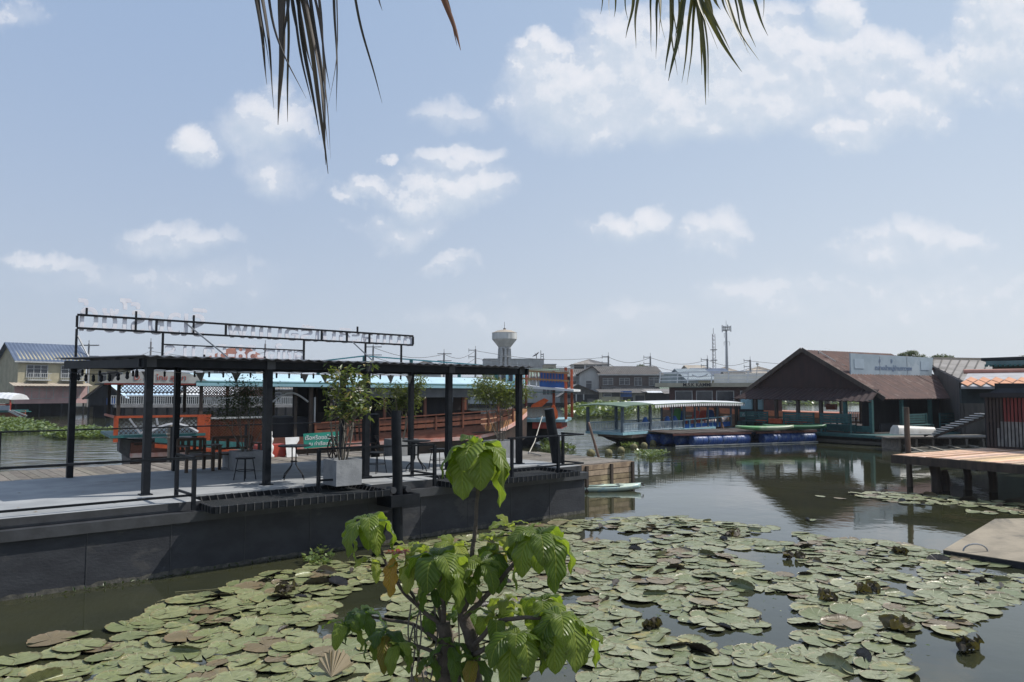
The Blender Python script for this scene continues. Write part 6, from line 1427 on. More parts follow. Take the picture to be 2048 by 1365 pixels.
# shed front faces the viewer/left: plane at local x = 5.2
def pick(px, py):
    inv = JF.inverted(); o = inv @ Vector((0, 0, EYE)); d = inv.to_3x3() @ ray(px, py); t = (5.3-o.x)/d.x; return o+d*t
L0 = pick(1976, 900); print('shed', L0, pick(2048, 905))
yA = L0.y; yB = yA-6.5
M_pr = pm('old_red_pickets', (.16, .03, .028), (.10, .022, .02), rough=.85, scale=5, streak=.3, bump=.3)
M_pw = pm('old_white_pickets', (.20, .20, .19), (.10, .10, .10), rough=.85, scale=6, streak=.3, bump=.3, c3=(.05, .05, .05), s3=.56)
M_pd = pm('dark_pickets', (.05, .035, .032), (.032, .024, .022), rough=.85, scale=5, streak=.3, bump=.3)
y = yA; i = 0
while y > yB:
    top = 2.78; mid = 1.98 if i >= 4 else (1.75 if i == 3 else 0)
    if mid:
        mb = MB(); mb.bx(5.26, 5.29, y-.075, y, 1.14, mid-.002); mb.build('white_picket', M_pw, T)
        mb = MB(); mb.bx(5.26, 5.29, y-.075, y, mid, top); mb.build('red_picket', M_pr if i > 4 else M_pd, T)
    else: mb = MB(); mb.bx(5.26, 5.29, y-.08, y, 1.10, top); mb.build('dark_picket', M_pd, T)
    y -= .115; i += 1
    if i > 34: break
mb = MB(); mb.bx(5.30, 5.36, yB, yA, 1.06, 1.14); mb.bx(5.30, 5.36, yB, yA, 1.95, 2.03); mb.build('fence_rails', M_pd, T)
mb = MB(); mb.bx(5.9, 6.0, yB, yA, 1.06, 2.9); mb.bx(5.3, 9, yA, yA+.06, 1.06, 2.9); mb.build('inner_wall', M_wdark, T)
mb = MB(); mb.prism([(5.15, yA+.1, 2.78), (5.35, yA-.4, 3.05), (5.35, yB, 3.05), (5.15, yB, 2.8)], (0, 0, .05)); mb.bx(5.1, 9, yB, yA+.1, 2.80, 2.95); mb.build('porch_roof', M_wdark, T)
CF[0] = Matrix.Identity(4)
# house with the orange scalloped tiles
Yh = 31.0; A0, A1 = PY(1922, 773, Yh), PY(2240, 776, Yh-2.5); B0, B1 = PY(1936, 746, Yh+3.0), PY(2240, 742, Yh+.5)
T = thing('tiled_house', 'house with pale grey roof, orange diamond tiles at its eave and Thai lettering', 'house', (A0.x+3, Yh+1, .8))
mb = MB(); mb.add([A0, A1, B1, B0]+[p-Vector((0, 0, .1)) for p in (A0, A1, B1, B0)], [(0, 1, 2, 3), (7, 6, 5, 4), (0, 4, 5, 1), (1, 5, 6, 2), (2, 6, 7, 3), (3, 7, 4, 0)]); mb.build('roof', pm('light_grey_tiles', (.42, .41, .42), (.34, .33, .34), rough=.8, scale=2), T)
mb = MB(); e1 = (A1-A0); L_ = e1.length; e1.normalize(); up = (B0-A0); up = (up-e1*up.dot(e1)); H_ = up.length; up.normalize(); nn = e1.cross(up); nn = nn if nn.y < 0 or nn.z > 0 else -nn
mo = MB()
wd_ = .46
for r_ in range(2):
    for i in range(int(L_/wd_)):
        c = A0+e1*(wd_*(i+.5+(.5 if r_ else 0)))+up*(H_*(.16+.24*r_)+.02)+nn*.03
        mb.prism([c-e1*wd_*.46, c-up*H_*.20, c+e1*wd_*.46, c+up*H_*.20], nn*.02)
        mo.prism([c-e1*wd_*.50-nn*.008, c-up*H_*.235-nn*.008, c+e1*wd_*.50-nn*.008, c+up*H_*.235-nn*.008], nn*.012)
mb.build('orange_tiles', pm('orange_tiles', (.62, .30, .17), (.52, .24, .13), rough=.75, scale=4), T); mo.build('tile_joints', M_darkw, T)
mb = MB(); mb.tube([B0+Vector((-.2, 0, .05)), B1+Vector((0, 0, .05))], .10, 8); mb.build('ridge_roll', pm('pink_ridge', (.45, .22, .17), (.36, .18, .14), rough=.8, scale=3), T)
mb = MB(); w0 = Vector((A0.x+.3, A0.y+.5, 2.5)); w1 = Vector((A1.x, A1.y+.5, 2.5)); n_ = Vector((.1, .99, 0))*.15
mb.add([w0, w1, Vector((w1.x, w1.y, A1.z-.1)), Vector((w0.x, w0.y, A0.z-.1))]+[p+n_ for p in (w0, w1, Vector((w1.x, w1.y, A1.z-.1)), Vector((w0.x, w0.y, A0.z-.1)))], [(0, 1, 2, 3), (7, 6, 5, 4), (0, 4, 5, 1), (3, 2, 6, 7), (0, 3, 7, 4)])
mb.build('wall', pm('dark_teal_boards', (.03, .045, .048), (.018, .026, .03), rough=.85, scale=2), T)
q = PY(2018, 787, Yh-1.35); t = text_mb('บ้านสวน', .46, .03, align='LEFT', bold=.012); t.build('lettering', M_frame, T, frame=Matrix.Translation(q) @ Matrix.Rotation(math.atan2(e1.y, e1.x), 4, 'Z') @ Matrix.Rotation(R(90), 4, 'X'))
q0, q1 = PY(1990, 795, Yh-1.2), PY(2240, 797, Yh-3.5); mb = MB(); mb.bar(q0+Vector((0, 0, .3)), q1+Vector((0, 0, .3)), .06, .5); mb.build('name_board', M_wdark, T)
# house behind with teal eaves at the top right
T = thing('teal_eaved_house', 'house with dark teal scalloped eaves at the top right edge', 'house', (30, 41, .8)); Yq = 40
a, b = PY(1969, 721, Yq), PY(2200, 713, Yq-3); mb = MB(); mb.bar(a, b, 3.0, .14); mb.build('upper_roof', M_wdark, T)
a, b = PY(1972, 727, Yq-1.55), PY(2200, 722, Yq-4.6); mb = MB(); mb.bar(a, b, .06, .22); mb.build('teal_fascia', pm('pale_teal_fascia', (.12, .20, .21), (.09, .15, .16), rough=.7, scale=2), T)
mb = MB(); n = 22
for i in range(n): c = a.lerp(b, i/n)-Vector((0, .02, .12)); mb.box(c, (.16, .03, .12)); 
mb.build('scallops', M_teal, T)
a, b = PY(1985, 736, Yq+.2), PY(2200, 733, Yq-2.5); mb = MB(); mb.bar(a-Vector((0, 0, 2.2)), b-Vector((0, 0, 2.2)), .2, 5.0); mb.build('wall', pm('dark_green_grey_wall', (.07, .08, .065), (.05, .055, .045), rough=.9, scale=1.5), T)
# low rafts, gangway, small boats between pavilion and jetty
mb = MB(); rr = random.Random(41)
for i in range(16):
    y = 29.5+i*.75; x0 = .515*y+rr.uniform(-.6, .5); mb.bar((x0+.6, y, .12+rr.uniform(0, .1)), (x0+5.5+rr.uniform(-1, 1), y+1.6+rr.uniform(-.4, .4), .14+rr.uniform(0, .12)), .16, .10)
for i in range(5): x = 17.4+i*1.1; mb.bar((x, 30, .22), (x+3.0, 40, .24), .14, .1)
solo('bamboo_raft', mb, pm('grey_bamboo', (.22, .20, .16), (.12, .11, .085), rough=.8, scale=4), 'half sunken grey bamboo rafts between the pavilion and the jetty', 'bamboo raft')
p0 = PY(1778, 876, 38.5); p1 = PY(1985, 868, 38.5); mb = MB()
for i in range(5): mb.bar((p0.x+i*.02, p0.y-.3+i*.42, .62+rr.uniform(-.02, .02)), (p1.x+.5, p1.y+.2+i*.42, .66), .38, .06)
for i in range(7): x = p0.x+.4+i*.85; mb.bx(x, x+.1, p0.y-.2, p0.y+1.6, -.2, .58)
solo('plank_walk', mb, M_grayw, 'low grey plank walk leading from the pavilion to the shed', 'walkway')
T = thing('gangway', 'steep gangway with pale treads rising to the dark shed', 'gangway', PY(1925, 850, 37)); a, b = PY(1868, 872, 37.8), PY(1985, 826, 35.6)
for dy_ in (0, .9): mb = MB(); mb.bar(a+Vector((0, dy_, -.05)), b+Vector((0, dy_, -.05)), .06, .12); mb.build('stringer', M_darkw, T)
for i in range(12): c = a.lerp(b, (i+.3)/12); mb = MB(); mb.box(c+Vector((0, .45, 0)), (.26, .95, .035)); mb.build('tread', M_frame, T)
p = PY(1828, 869, 38.3); T = thing('upturned_dinghy', 'white dinghy lying upside down on the plank walk', 'dinghy', p, R(4)); C0 = CF[0]; CF[0] = mw(T)
mb = MB(); n = 12; vs = []
for i in range(n+1):
    x = -.95+1.95*i/n; w = .42*(1-.25*max(0, (x-.2)/.8)**2); h = .46-.10*(i/n)
    for j in range(7): a_ = math.pi*j/6; vs.append((x-(.10*(1-math.sin(a_)) if i == 0 else 0), -w*math.cos(a_)*(1.0), h*min(1, 1.35*math.sin(a_))))
mb.add(vs, [(i*7+j, (i+1)*7+j, (i+1)*7+j+1, i*7+j+1) for i in range(n) for j in range(6)]+[tuple(range(6, -1, -1)), tuple(range(n*7, n*7+7))]); mb.build('shell', pm('dirty_white_plastic', (.60, .58, .53), (.48, .45, .40), rough=.5, scale=2, c3=(.35, .30, .24), s3=.62), T, smooth=True, auto=50)
mb = MB(); mb.tube([(-.95, -.44, .03), (0, -.45, .03), (1.0, -.34, .03)], .03, 6); mb.build('gunwale', M_frame, T); CF[0] = C0
p = PZ(1833, 897, 0); T = thing('water_tank', 'translucent blue grey plastic tank floating behind the jetty corner post', 'tank', p, 0); mb = MB(); mb.box(p+Vector((0, .2, .22)), (.5, .5, .62)); mb.build('tank_body', pm('blue_grey_plastic', (.10, .16, .20), (.08, .13, .17), rough=.3, scale=2), T)
mb = MB(); mb.box(p+Vector((0, .2, .55)), (.56, .56, .05)); mb.build('rim', M_frame, T)
# ramp bottom right
r0, r1, r2, r3 = PZ(1886, 1100, .10), PZ(2070, 1128, .12), PZ(2110, 1036, .34), PZ(1990, 1038, .34)
mb = MB(); mb.prism([r0, r1, r2, r3], (0, 0, .0001)); vs = [r0, r1, r2, r3]; mb = MB(); mb.add(vs+[p-Vector((0, 0, .12)) for p in vs], [(0, 1, 2, 3), (7, 6, 5, 4), (0, 4, 5, 1), (1, 5, 6, 2), (2, 6, 7, 3), (3, 7, 4, 0)])
T = thing('boat_ramp', 'flat grey brown ramp sloping into the lily pond at the right edge', 'ramp', ((r0+r2)/2).xy.to_3d()); mb.build('slab', pm('ramp_concrete', (.30, .255, .19), (.21, .18, .135), rough=.9, scale=2.2, bump=.35, c3=(.14, .125, .10), s3=.55), T)
q = PZ(1953, 1106, .11); mb = MB(); mb.tube([q+Vector((.22*math.cos(a*math.pi/9), .03, .02+.13*math.sin(a*math.pi/9))) for a in range(10)], .014, 6); mb.build('handle_ring', M_steelg, T)
mb = MB(); mb.add([r0-Vector((0, .012, .12)), r1-Vector((0, .012, .12)), r1-Vector((0, .012, .012)), r0-Vector((0, .012, .012))], [(0, 1, 2, 3)]); mb.build('front_lip', M_wdark, T)
# ================================================================= LILY PADS
def padmat():
    m = bpy.data.materials.new('lily_pad'); m.use_nodes = True; t = m.node_tree; b = t.nodes['Principled BSDF']; h = G(t)
    ge = h.n('ShaderNodeNewGeometry'); oi = h.n('ShaderNodeObjectInfo'); tc = h.n('ShaderNodeTexCoord')
    rr = h.m('FRACT', h.m('ADD', ge.outputs['Random Per Island'], oi.outputs['Random']))
    r2 = h.m('FRACT', h.m('MULTIPLY', rr, 13.7))
    s = h.n('ShaderNodeSeparateXYZ'); h.l(tc.outputs['UV'], s.inputs[0]); u, v = s.outputs[0], s.outputs[1]
    ang = h.m('ARCTAN2', v, u); rad = h.m('SQRT', h.m('ADD', h.m('MULTIPLY', u, u), h.m('MULTIPLY', v, v)))
    geo = ge.outputs['Position']
    nz = h.noise(geo, 14.0, 5, .65); nb = h.noise(geo, 3.0, 4, .6)
    col = h.mix(h.sm(rr, 0, 1), (.165, .185, .085, 1), (.27, .275, .165, 1))
    sx = h.n('ShaderNodeSeparateXYZ'); h.l(geo, sx.inputs[0])
    col = h.mix(h.m('MULTIPLY', h.sm(sx.outputs[0], 1.0, -2.5), .5), col, (.215, .235, .085, 1))
    col = h.mix(h.m('MULTIPLY', h.sm(h.m('FRACT', h.m('MULTIPLY', rr, 5.9)), .6, 1.0), .55), col, (.12, .15, .065, 1))
    col = h.mix(h.m('MULTIPLY', h.sm(nz, .42, .7), .7), col, (.11, .125, .055, 1))
    col = h.mix(h.m('MULTIPLY', h.sm(nb, .52, .68), h.sm(r2, .55, .8)), col, (.32, .27, .10, 1))
    col = h.mix(h.m('MULTIPLY', h.sm(h.m('ADD', rad, h.m('MULTIPLY', h.m('SUBTRACT', nz, .5), .5)), .86, 1.02), .5), col, (.16, .105, .05, 1))
    vein = h.sm(h.m('SINE', h.m('MULTIPLY', ang, 11.0)), .90, 1.0)
    col = h.mix(h.m('MULTIPLY', vein, .35), col, (.38, .40, .26, 1))
    # older pads brown through
    col = h.mix(h.m('MULTIPLY', h.sm(r2, .90, .92), .75), col, (.17, .115, .075, 1))
    col = h.mix(ge.outputs['Backfacing'], col, (.035, .026, .018, 1))
    h.l(col, b.inputs['Base Color']); h.l(h.m('ADD', .20, h.m('MULTIPLY', nz, .40)), b.inputs['Roughness'])
    b.inputs['Specular IOR Level'].default_value = .6
    bp = h.n('ShaderNodeBump'); bp.inputs['Strength'].default_value = .6; bp.inputs['Distance'].default_value = .01
    h.l(h.m('ADD', h.m('MULTIPLY', vein, -.6), h.m('ADD', nz, h.m('MULTIPLY', nb, 1.5))), bp.inputs['Height']); h.l(bp.outputs[0], b.inputs['Normal'])
    return m
M_pad = padmat()
M_padbrown = leafmat('dead_lily_pad', (.045, .034, .022), (.10, .08, .05), trans=.25, vein=False, rough=.6)
def pad_geo(mb, rr, kind):
    N = 36; rings = (0.0, .3, .6, .85, .96, 1.0); ph = [rr.uniform(0, 6.28) for _ in range(4)]; notch = rr.uniform(.06, .16)
    ell = rr.uniform(.88, 1.0); edge = rr.uniform(.0, .03); vs = []; uvs = []
    fa = rr.uniform(0, 6.28); fold = {'flat': 0, 'up': rr.uniform(.5, 1.1), 'curl': rr.uniform(1.3, 2.4)}[kind]; fx = rr.uniform(.15, .55) if kind != 'curl' else rr.uniform(-.2, .3)
    for i in range(N+1):
        a = notch+(2*math.pi-2*notch)*i/N; w = 1+.03*math.sin(3*a+ph[0])+.02*math.sin(5*a+ph[1])
        for k, r in enumerate(rings):
            q = r*w*(1.0 if k < 5 else 1+.035*(i % 2)); x, y = q*math.cos(a), q*math.sin(a)*ell
            z = .035*r*r*math.sin(2*a+ph[2])+.016*r*math.sin(5*a+ph[3])+.010*r*math.sin(9*a+ph[1])+(edge*1.5+.032*(i % 2))*(k == 5)+.006*(k == 5)+(.008 if k == 4 else 0)
            # fold about a chord
            X = x*math.cos(fa)+y*math.sin(fa); Y = -x*math.sin(fa)+y*math.cos(fa)
            if fold and X > fx:
                t = X-fx; R_ = .35/fold if kind == 'curl' else .5/fold; th = min(t/R_, fold); ex = max(0, t-fold*R_)
                X = fx+R_*math.sin(th)+ex*math.cos(fold); z += R_*(1-math.cos(th))+ex*math.sin(fold)
            x, y = X*math.cos(fa)-Y*math.sin(fa), X*math.sin(fa)+Y*math.cos(fa)
            vs.append((x, y, z)); uvs.append((q*math.cos(a), q*math.sin(a)))
    K = len(rings); fs = [(i*K+k, i*K+k+1, (i+1)*K+k+1, (i+1)*K+k) for i in range(N) for k in range(K-1)]
    mb.add(vs, fs, uvs)
protos = {}
for kind, n in (('flat', 12), ('up', 6), ('curl', 5)):
    protos[kind] = []
    for i in range(n):
        mb = MB(); pad_geo(mb, random.Random(100+i+len(kind)*31), kind); protos[kind].append(mb)
poly = [(-30, 1318), (120, 1268), (260, 1255), (330, 1205), (400, 1195), (560, 1142), (700, 1124), (860, 1082), (1000, 1062), (1130, 1045), (1360, 1035), (1540, 1055), (1660, 1078), (1800, 1088), (1890, 1112), (2048, 1132), (2100, 1190), (1980, 1212), (1930, 1262), (1860, 1300), (1800, 1340), (1770, 1420), (-100, 1420)]
poly2 = [(1695, 990), (1760, 984), (1860, 990), (1960, 1000), (2080, 1012), (2080, 1034), (1960, 1028), (1880, 1014), (1790, 1006)]
WP = [PZ(x, y, 0) for x, y in poly]; WP2 = [PZ(x, y, 0) for x, y in poly2]
def inpoly(pts, x, y):
    c = False; j = len(pts)-1
    for i in range(len(pts)):
        a, b = pts[i], pts[j]
        if (a.y > y) != (b.y > y) and x < (b.x-a.x)*(y-a.y)/(b.y-a.y)+a.x: c = not c
        j = i
    return c
rr = random.Random(77); pads = []; grid = {}
def try_pads(P, n, rmin, rmax, gapth, dens):
    x0, x1 = min(p.x for p in P), max(p.x for p in P); y0, y1 = min(p.y for p in P), max(p.y for p in P)
    for _ in range(n):
        x, y = rr.uniform(x0, x1), rr.uniform(y0, y1)
        if not inpoly(P, x, y): continue
        if mnoise.noise(Vector((x*.75+3, y*.6, 2)))+.35*mnoise.noise(Vector((x*2.2, y*2.2, 9))) < gapth+(.10 if x > 3.3 else -.06): continue
        r = rr.uniform(rmin, rmax); ok = True
        for gx in range(int(x*2)-1, int(x*2)+2):
            for gy in range(int(y*2)-1, int(y*2)+2):
                for (a, b, c) in grid.get((gx, gy), ()):
                    if (a-x)**2+(b-y)**2 < ((r+c)*dens)**2: ok = False; break
        if ok: grid.setdefault((int(x*2), int(y*2)), []).append((x, y, r)); pads.append((x, y, r))
try_pads(WP, 22000, .11, .27, -.24, .54)
try_pads(WP2, 2500, .12, .24, -.32, .7)
for (px, py, r) in ((300, 1249, .27), (385, 1202, .34), (160, 1296, .28), (1120, 1044, .22), (1040, 1062, .2), (1620, 1042, .15), (1680, 998, .16), (1640, 994, .14), (420, 1240, .25)): q = PZ(px, py, 0); pads.append((q.x, q.y, r))
pads = [p for p in pads if p[1] > 3.7]
def visible(p): return abs(p[0]/p[1]) < .72 and p[1] > 7.4
order = sorted([p for p in pads if visible(p)], key=lambda p: -p[2]/p[1])
keep = set(order[:300]); rest = [p for p in pads if p not in keep]
print('pads', len(pads), len(order))
LBL = {'flat': ('flat grey green lily pad with a toothed rim floating on the pond', 'flat lily pads on the pond'), 'up': ('lily pad with one side of its toothed rim lifted off the water', 'lily pads with a lifted edge'), 'curl': ('lily pad curled over with its dark brown underside showing', 'curled lily pads')}
meshes = {}
def pad_kind():
    q = rr.random(); return 'flat' if q < .74 else ('up' if q < .93 else 'curl')
mbr = MB()
for (x, y, r) in pads:
    kd = pad_kind(); i = rr.randrange(len(protos[kd])); a = rr.uniform(0, 6.28); z = .006+rr.uniform(0, .022); tx, ty = rr.gauss(0, .045), rr.gauss(0, .045)
    if (x, y, r) in keep:
        if (kd, i) not in meshes:
            o = protos[kd][i].build('lily_pad', M_pad, None, smooth=True, frame=Matrix.Identity(4)); meshes[(kd, i)] = o
        else: o = meshes[(kd, i)].copy(); COL.objects.link(o)
        o.location = (x, y, z); o.scale = (r, r, r*.6); o.rotation_euler = (tx, ty, a); tag(o, LBL[kd][0], 'lily pad', LBL[kd][1])
    else:
        M = Matrix.Translation((x, y, z)) @ Matrix.Rotation(tx, 4, 'X') @ Matrix.Rotation(ty, 4, 'Y') @ Matrix.Rotation(a, 4, 'Z') @ Matrix.Diagonal((r, r, r*.6, 1))
        p = protos[kd][i]; b = len(mbr.f); mbr.add([M @ Vector(v) for v in p.v], p.f)
        for k, us in p.uv.items(): mbr.uv[b+k] = us
o = mbr.build('lily_pads', M_pad, None, smooth=True, frame=Matrix.Identity(4)); tag(o, 'smaller and farther lily pads covering the rest of the pond', 'lily pads', kind='stuff')
# crumpled dead leaves standing in the pond
for (px, py, r, lb) in ((1740, 1180, .22, 'crumpled brown dead leaf mound right of the pond centre'), (1655, 1190, .2, 'dark dead lily leaf standing on edge near the pond centre'), (1300, 1245, .18, 'small dark folded dead leaf standing in the left part of the pond'), (1925, 1290, .22, 'dark ragged dead leaf standing near the right end of the lily bed'), (1810, 1100, .2, 'dark crumpled dead leaf by the edge of the ramp'), (1470, 1065, .2, 'dark curled dead leaf at the far edge of the lily bed'), (1800, 1250, .22, 'black brown dead leaf heap on the right side of the pond'), (560, 1175, .2, 'grey crumpled dead leaf at the left edge of the lily bed'), (1590, 1110, .18, 'dark wrinkled dead leaf in the far middle of the pond')):
    q = PZ(px, py+10, 0); mb = MB(); r2_ = random.Random(px)
    for j in range(4):
        r = r if j else r*.72
        vs = []; n = 9; M = Matrix.Translation(q+Vector((r2_.uniform(-.12, .12), r2_.uniform(-.1, .1), .02))) @ Matrix.Rotation(r2_.uniform(0, 6.28), 4, 'Z') @ Matrix.Rotation(r2_.uniform(.5, 1.4), 4, 'X')
        for a in range(n):
            for b in range(n):
                x, y = (a/(n-1)*2-1), (b/(n-1)); nzv = mnoise.noise(Vector((x*2+px, y*2, j*3.3))); w = math.sqrt(max(0.02, 1-(y*1.0-.45)**2*2.6)); vs.append(M @ Vector((x*w*r*.75, y*r*1.0, nzv*r*.7)))
        mb.add(vs, [(a*n+b, (a+1)*n+b, (a+1)*n+b+1, a*n+b+1) for a in range(n-1) for b in range(n-1)])
    solo('dead_leaf', mb, M_padbrown, lb, 'dead leaf', smooth=True)
# pale dried fan leaf at the bottom
q = PZ(668, 1352, 0); mb = MB(); n = 26; vs = [q+Vector((0, -.12, .03))]
for i in range(n+1):
    a = R(20)+R(140)*i/n; vs.append(q+Vector((.20*math.cos(a)*(1+.1*math.sin(i*1.7)), .10*math.sin(a), .03+.20*math.sin(a)*(1+.12*math.sin(i*2.3))+.01*(i % 2))))
mb.add(vs, [(0, i+1, i+2) for i in range(n)]); solo('dried_fan_leaf', mb, leafmat('straw_leaf', (.30, .24, .16), (.38, .31, .21), trans=.2, vein=False, rough=.8), 'pale straw coloured ribbed dead leaf at the bottom of the lily bed', 'dead leaf')
# small floating bits and weed
mb = MB(); r3 = random.Random(8)
for _ in range(1500):
    px, py = r3.uniform(150, 2048), r3.uniform(1060, 1365); q = PZ(px, py, .004+.0)
    if not inpoly(WP, q.x, q.y) or mnoise.noise(Vector((q.x*1.2, q.y*1.2, 4))) < .12: continue
    s_ = r3.uniform(.012, .03); a = r3.uniform(0, 6.28); c, s2 = math.cos(a)*s_, math.sin(a)*s_; z = r3.uniform(.02, .06)
    mb.add([(q.x+c, q.y+s2, z), (q.x-s2*.6, q.y+c*.6, z+.01), (q.x-c, q.y-s2, z), (q.x+s2*.6, q.y-c*.6, z+.004)], [(0, 1, 2, 3)])
solo('pond_weed', mb, L_hya, 'tiny bright green floating weed between the lily pads', 'pond weed', kind='stuff')
mb = MB()
for _ in range(170):
    k = r3.random(); a = PZ(0, 1207, 0).lerp(PZ(1165, 1024, 0), k*.9+.02); a = a+Vector((.652, -.758, 0))*r3.uniform(.0, .07); s_ = r3.uniform(.02, .06)
    leaf_quad(mb, Vector((a.x, a.y, .01)), Vector((r3.uniform(-1, 1), r3.uniform(-1, 1), r3.uniform(.2, 1.4))), s_*1.6, s_*.7, r3)
solo('waterline_weed', mb, L_darkg, 'little weeds and debris growing along the barge waterline', 'weed', kind='stuff')
mb = MB()
for pts in (((350, 1185), (440, 1178), (500, 1168)), ((300, 1298), (330, 1290), (420, 1260)), ((355, 1205), (380, 1232), (440, 1242), (500, 1250)), ((640, 1190), (690, 1150), (720, 1128))):
    mb.tube([PZ(x, y, .008) for x, y in pts], .008, 5)
solo('lily_stalk', mb, pm('stalk', (.15, .15, .07), (.09, .08, .04), rough=.7), 'thin lily stalks floating beside the left edge of the lily bed', 'stalks', kind='stuff')
# ================================================================= FOREGROUND SHRUB
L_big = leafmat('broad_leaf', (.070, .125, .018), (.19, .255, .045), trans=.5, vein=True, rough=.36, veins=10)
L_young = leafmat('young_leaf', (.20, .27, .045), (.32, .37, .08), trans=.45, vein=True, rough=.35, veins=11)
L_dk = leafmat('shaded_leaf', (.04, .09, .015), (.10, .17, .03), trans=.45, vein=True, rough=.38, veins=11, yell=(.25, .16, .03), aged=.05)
def big_leaf(mb, base, az, el, L, Wd, droop, rr, roll=0.0, cup=.22, tipw=.5):
    NL, NW = 14, 8; p = Vector(base); d_az = Vector((math.cos(az), math.sin(az), 0)); side0 = Vector((-math.sin(az), math.cos(az), 0)); vs = []; uvs = []
    e = el; ph = rr.uniform(0, 6.28)
    for i in range(NL+1):
        t = i/NL; d = d_az*math.cos(e)+Vector((0, 0, math.sin(e))); up = -d_az*math.sin(e)+Vector((0, 0, math.cos(e)))
        side = side0*math.cos(roll)+up*math.sin(roll); upp = up*math.cos(roll)-side0*math.sin(roll)
        w = Wd*.5*(math.sin(math.pi*min(1, t**.92))**.62 if 0 < t < 1 else 0)*(1-.12*t)
        if t < .06: w = max(w*.5, Wd*.01)
        for j in range(NW+1):
            u = j/NW*2-1; z = w*(cup*abs(u)-.30*u*u*u*u)+.012*L/.24*math.sin(t*19+ph)*abs(u)**1.5*min(1, w/(Wd*.3))
            vs.append(p+side*(u*w)+upp*z); uvs.append((u*.5+.5, t))
        p = p+d*(L/NL); e = max(-1.62, e-droop/NL*(1.75-1.5*t))
    q = NW+1; mb.add(vs, [(i*q+j, (i+1)*q+j, (i+1)*q+j+1, i*q+j+1) for i in range(NL) for j in range(NW)], uvs)
CF[0] = Matrix.Identity(4)
T = thing('broad_leaved_shrub', 'foreground shrub with whorls of large drooping veined green leaves', 'shrub', (-.22, 3.05, 1.42))
clusters = [ # px, py, Y, leaf px, n, el0, droop, material, seed, width
 (953, 902, 2.95, 112, 10, .55, 2.25, 'b', 1, .60), (952, 890, 2.98, 70, 3, 1.0, 1.9, 'b', 31, .62),
 (735, 1042, 3.05, 88, 8, .40, 2.1, 'b', 2, .50),
 (875, 1118, 2.85, 100, 9, .45, 2.0, 'b', 3, .56), (905, 1092, 3.05, 70, 6, .75, 1.5, 'y', 4, .50), (850, 1100, 3.05, 60, 5, .6, 1.6, 'y', 5, .5),
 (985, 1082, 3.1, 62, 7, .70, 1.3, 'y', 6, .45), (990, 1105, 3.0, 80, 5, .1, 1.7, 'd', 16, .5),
 (1078, 1072, 2.9, 106, 9, .45, 2.0, 'b', 7, .52), (1050, 1068, 3.0, 55, 5, .8, 1.3, 'y', 8, .5),
 (1120, 1238, 2.8, 112, 9, .40, 2.0, 'b', 9, .52), (1085, 1205, 3.0, 85, 5, .5, 1.8, 'b', 19, .55),
 (1035, 1275, 2.75, 98, 9, .50, 2.0, 'b', 10, .54), (995, 1240, 2.9, 80, 5, .6, 1.5, 'b', 20, .5),
 (822, 1128, 2.95, 62, 6, .5, 1.6, 'y', 41, .5), (962, 1128, 2.9, 58, 6, .5, 1.5, 'b', 42, .52), (1016, 1052, 3.05, 48, 5, .8, 1.2, 'y', 43, .5), (930, 1165, 2.95, 60, 6, .4, 1.6, 'b', 44, .5), (1008, 1205, 3.0, 62, 6, .5, 1.6, 'y', 45, .5), (1158, 1262, 2.85, 70, 6, .45, 1.7, 'b', 46, .52), (868, 1178, 3.0, 55, 6, .4, 1.6, 'd', 47, .5), (692, 1250, 3.05, 58, 6, .5, 1.6, 'b', 48, .44), (800, 1290, 2.9, 60, 6, .4, 1.6, 'b', 49, .45), (745, 1120, 3.05, 46, 4, .5, 1.5, 'y', 50, .5),
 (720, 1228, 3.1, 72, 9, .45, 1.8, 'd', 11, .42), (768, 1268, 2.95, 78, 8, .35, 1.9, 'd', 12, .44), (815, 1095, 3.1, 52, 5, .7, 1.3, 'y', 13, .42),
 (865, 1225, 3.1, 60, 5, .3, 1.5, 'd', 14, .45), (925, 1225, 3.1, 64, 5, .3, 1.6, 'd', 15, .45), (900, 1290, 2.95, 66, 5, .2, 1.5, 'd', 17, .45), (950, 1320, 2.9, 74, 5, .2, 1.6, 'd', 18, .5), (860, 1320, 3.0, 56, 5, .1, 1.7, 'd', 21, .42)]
tips = []
for (px, py, Y, lp, n, e0, dr, mt, sd, wr) in clusters:
    rr = random.Random(500+sd); c = PY(px, py, Y); L = lp*Y/F*(1.14 if mt == 'b' else 1.05); mb = MB(); a0 = rr.uniform(0, 6.28)
    for i in range(n):
        ring = i % 2
        a = a0+2.399*i; f = i/max(1, n-1)
        big_leaf(mb, c+Vector((math.cos(a)*.008, math.sin(a)*.008, .012*f-.006)), a, e0-.5*(1-f)+rr.uniform(-.15, .15)+f*.35, L*rr.uniform(.82, 1.12)*(1-.30*f*f), L*wr*rr.uniform(.86, 1.06)*(1-.2*f), (dr+.35)*rr.uniform(.85, 1.1)*(1-.12*f), rr, rr.uniform(-.25, .25))
    mb.build('leaf_whorl', {'b': L_big, 'y': L_young, 'd': L_dk}[mt], T, smooth=True, label='pale young leaf whorl' if mt == 'y' else None); tips.append((c, mt))
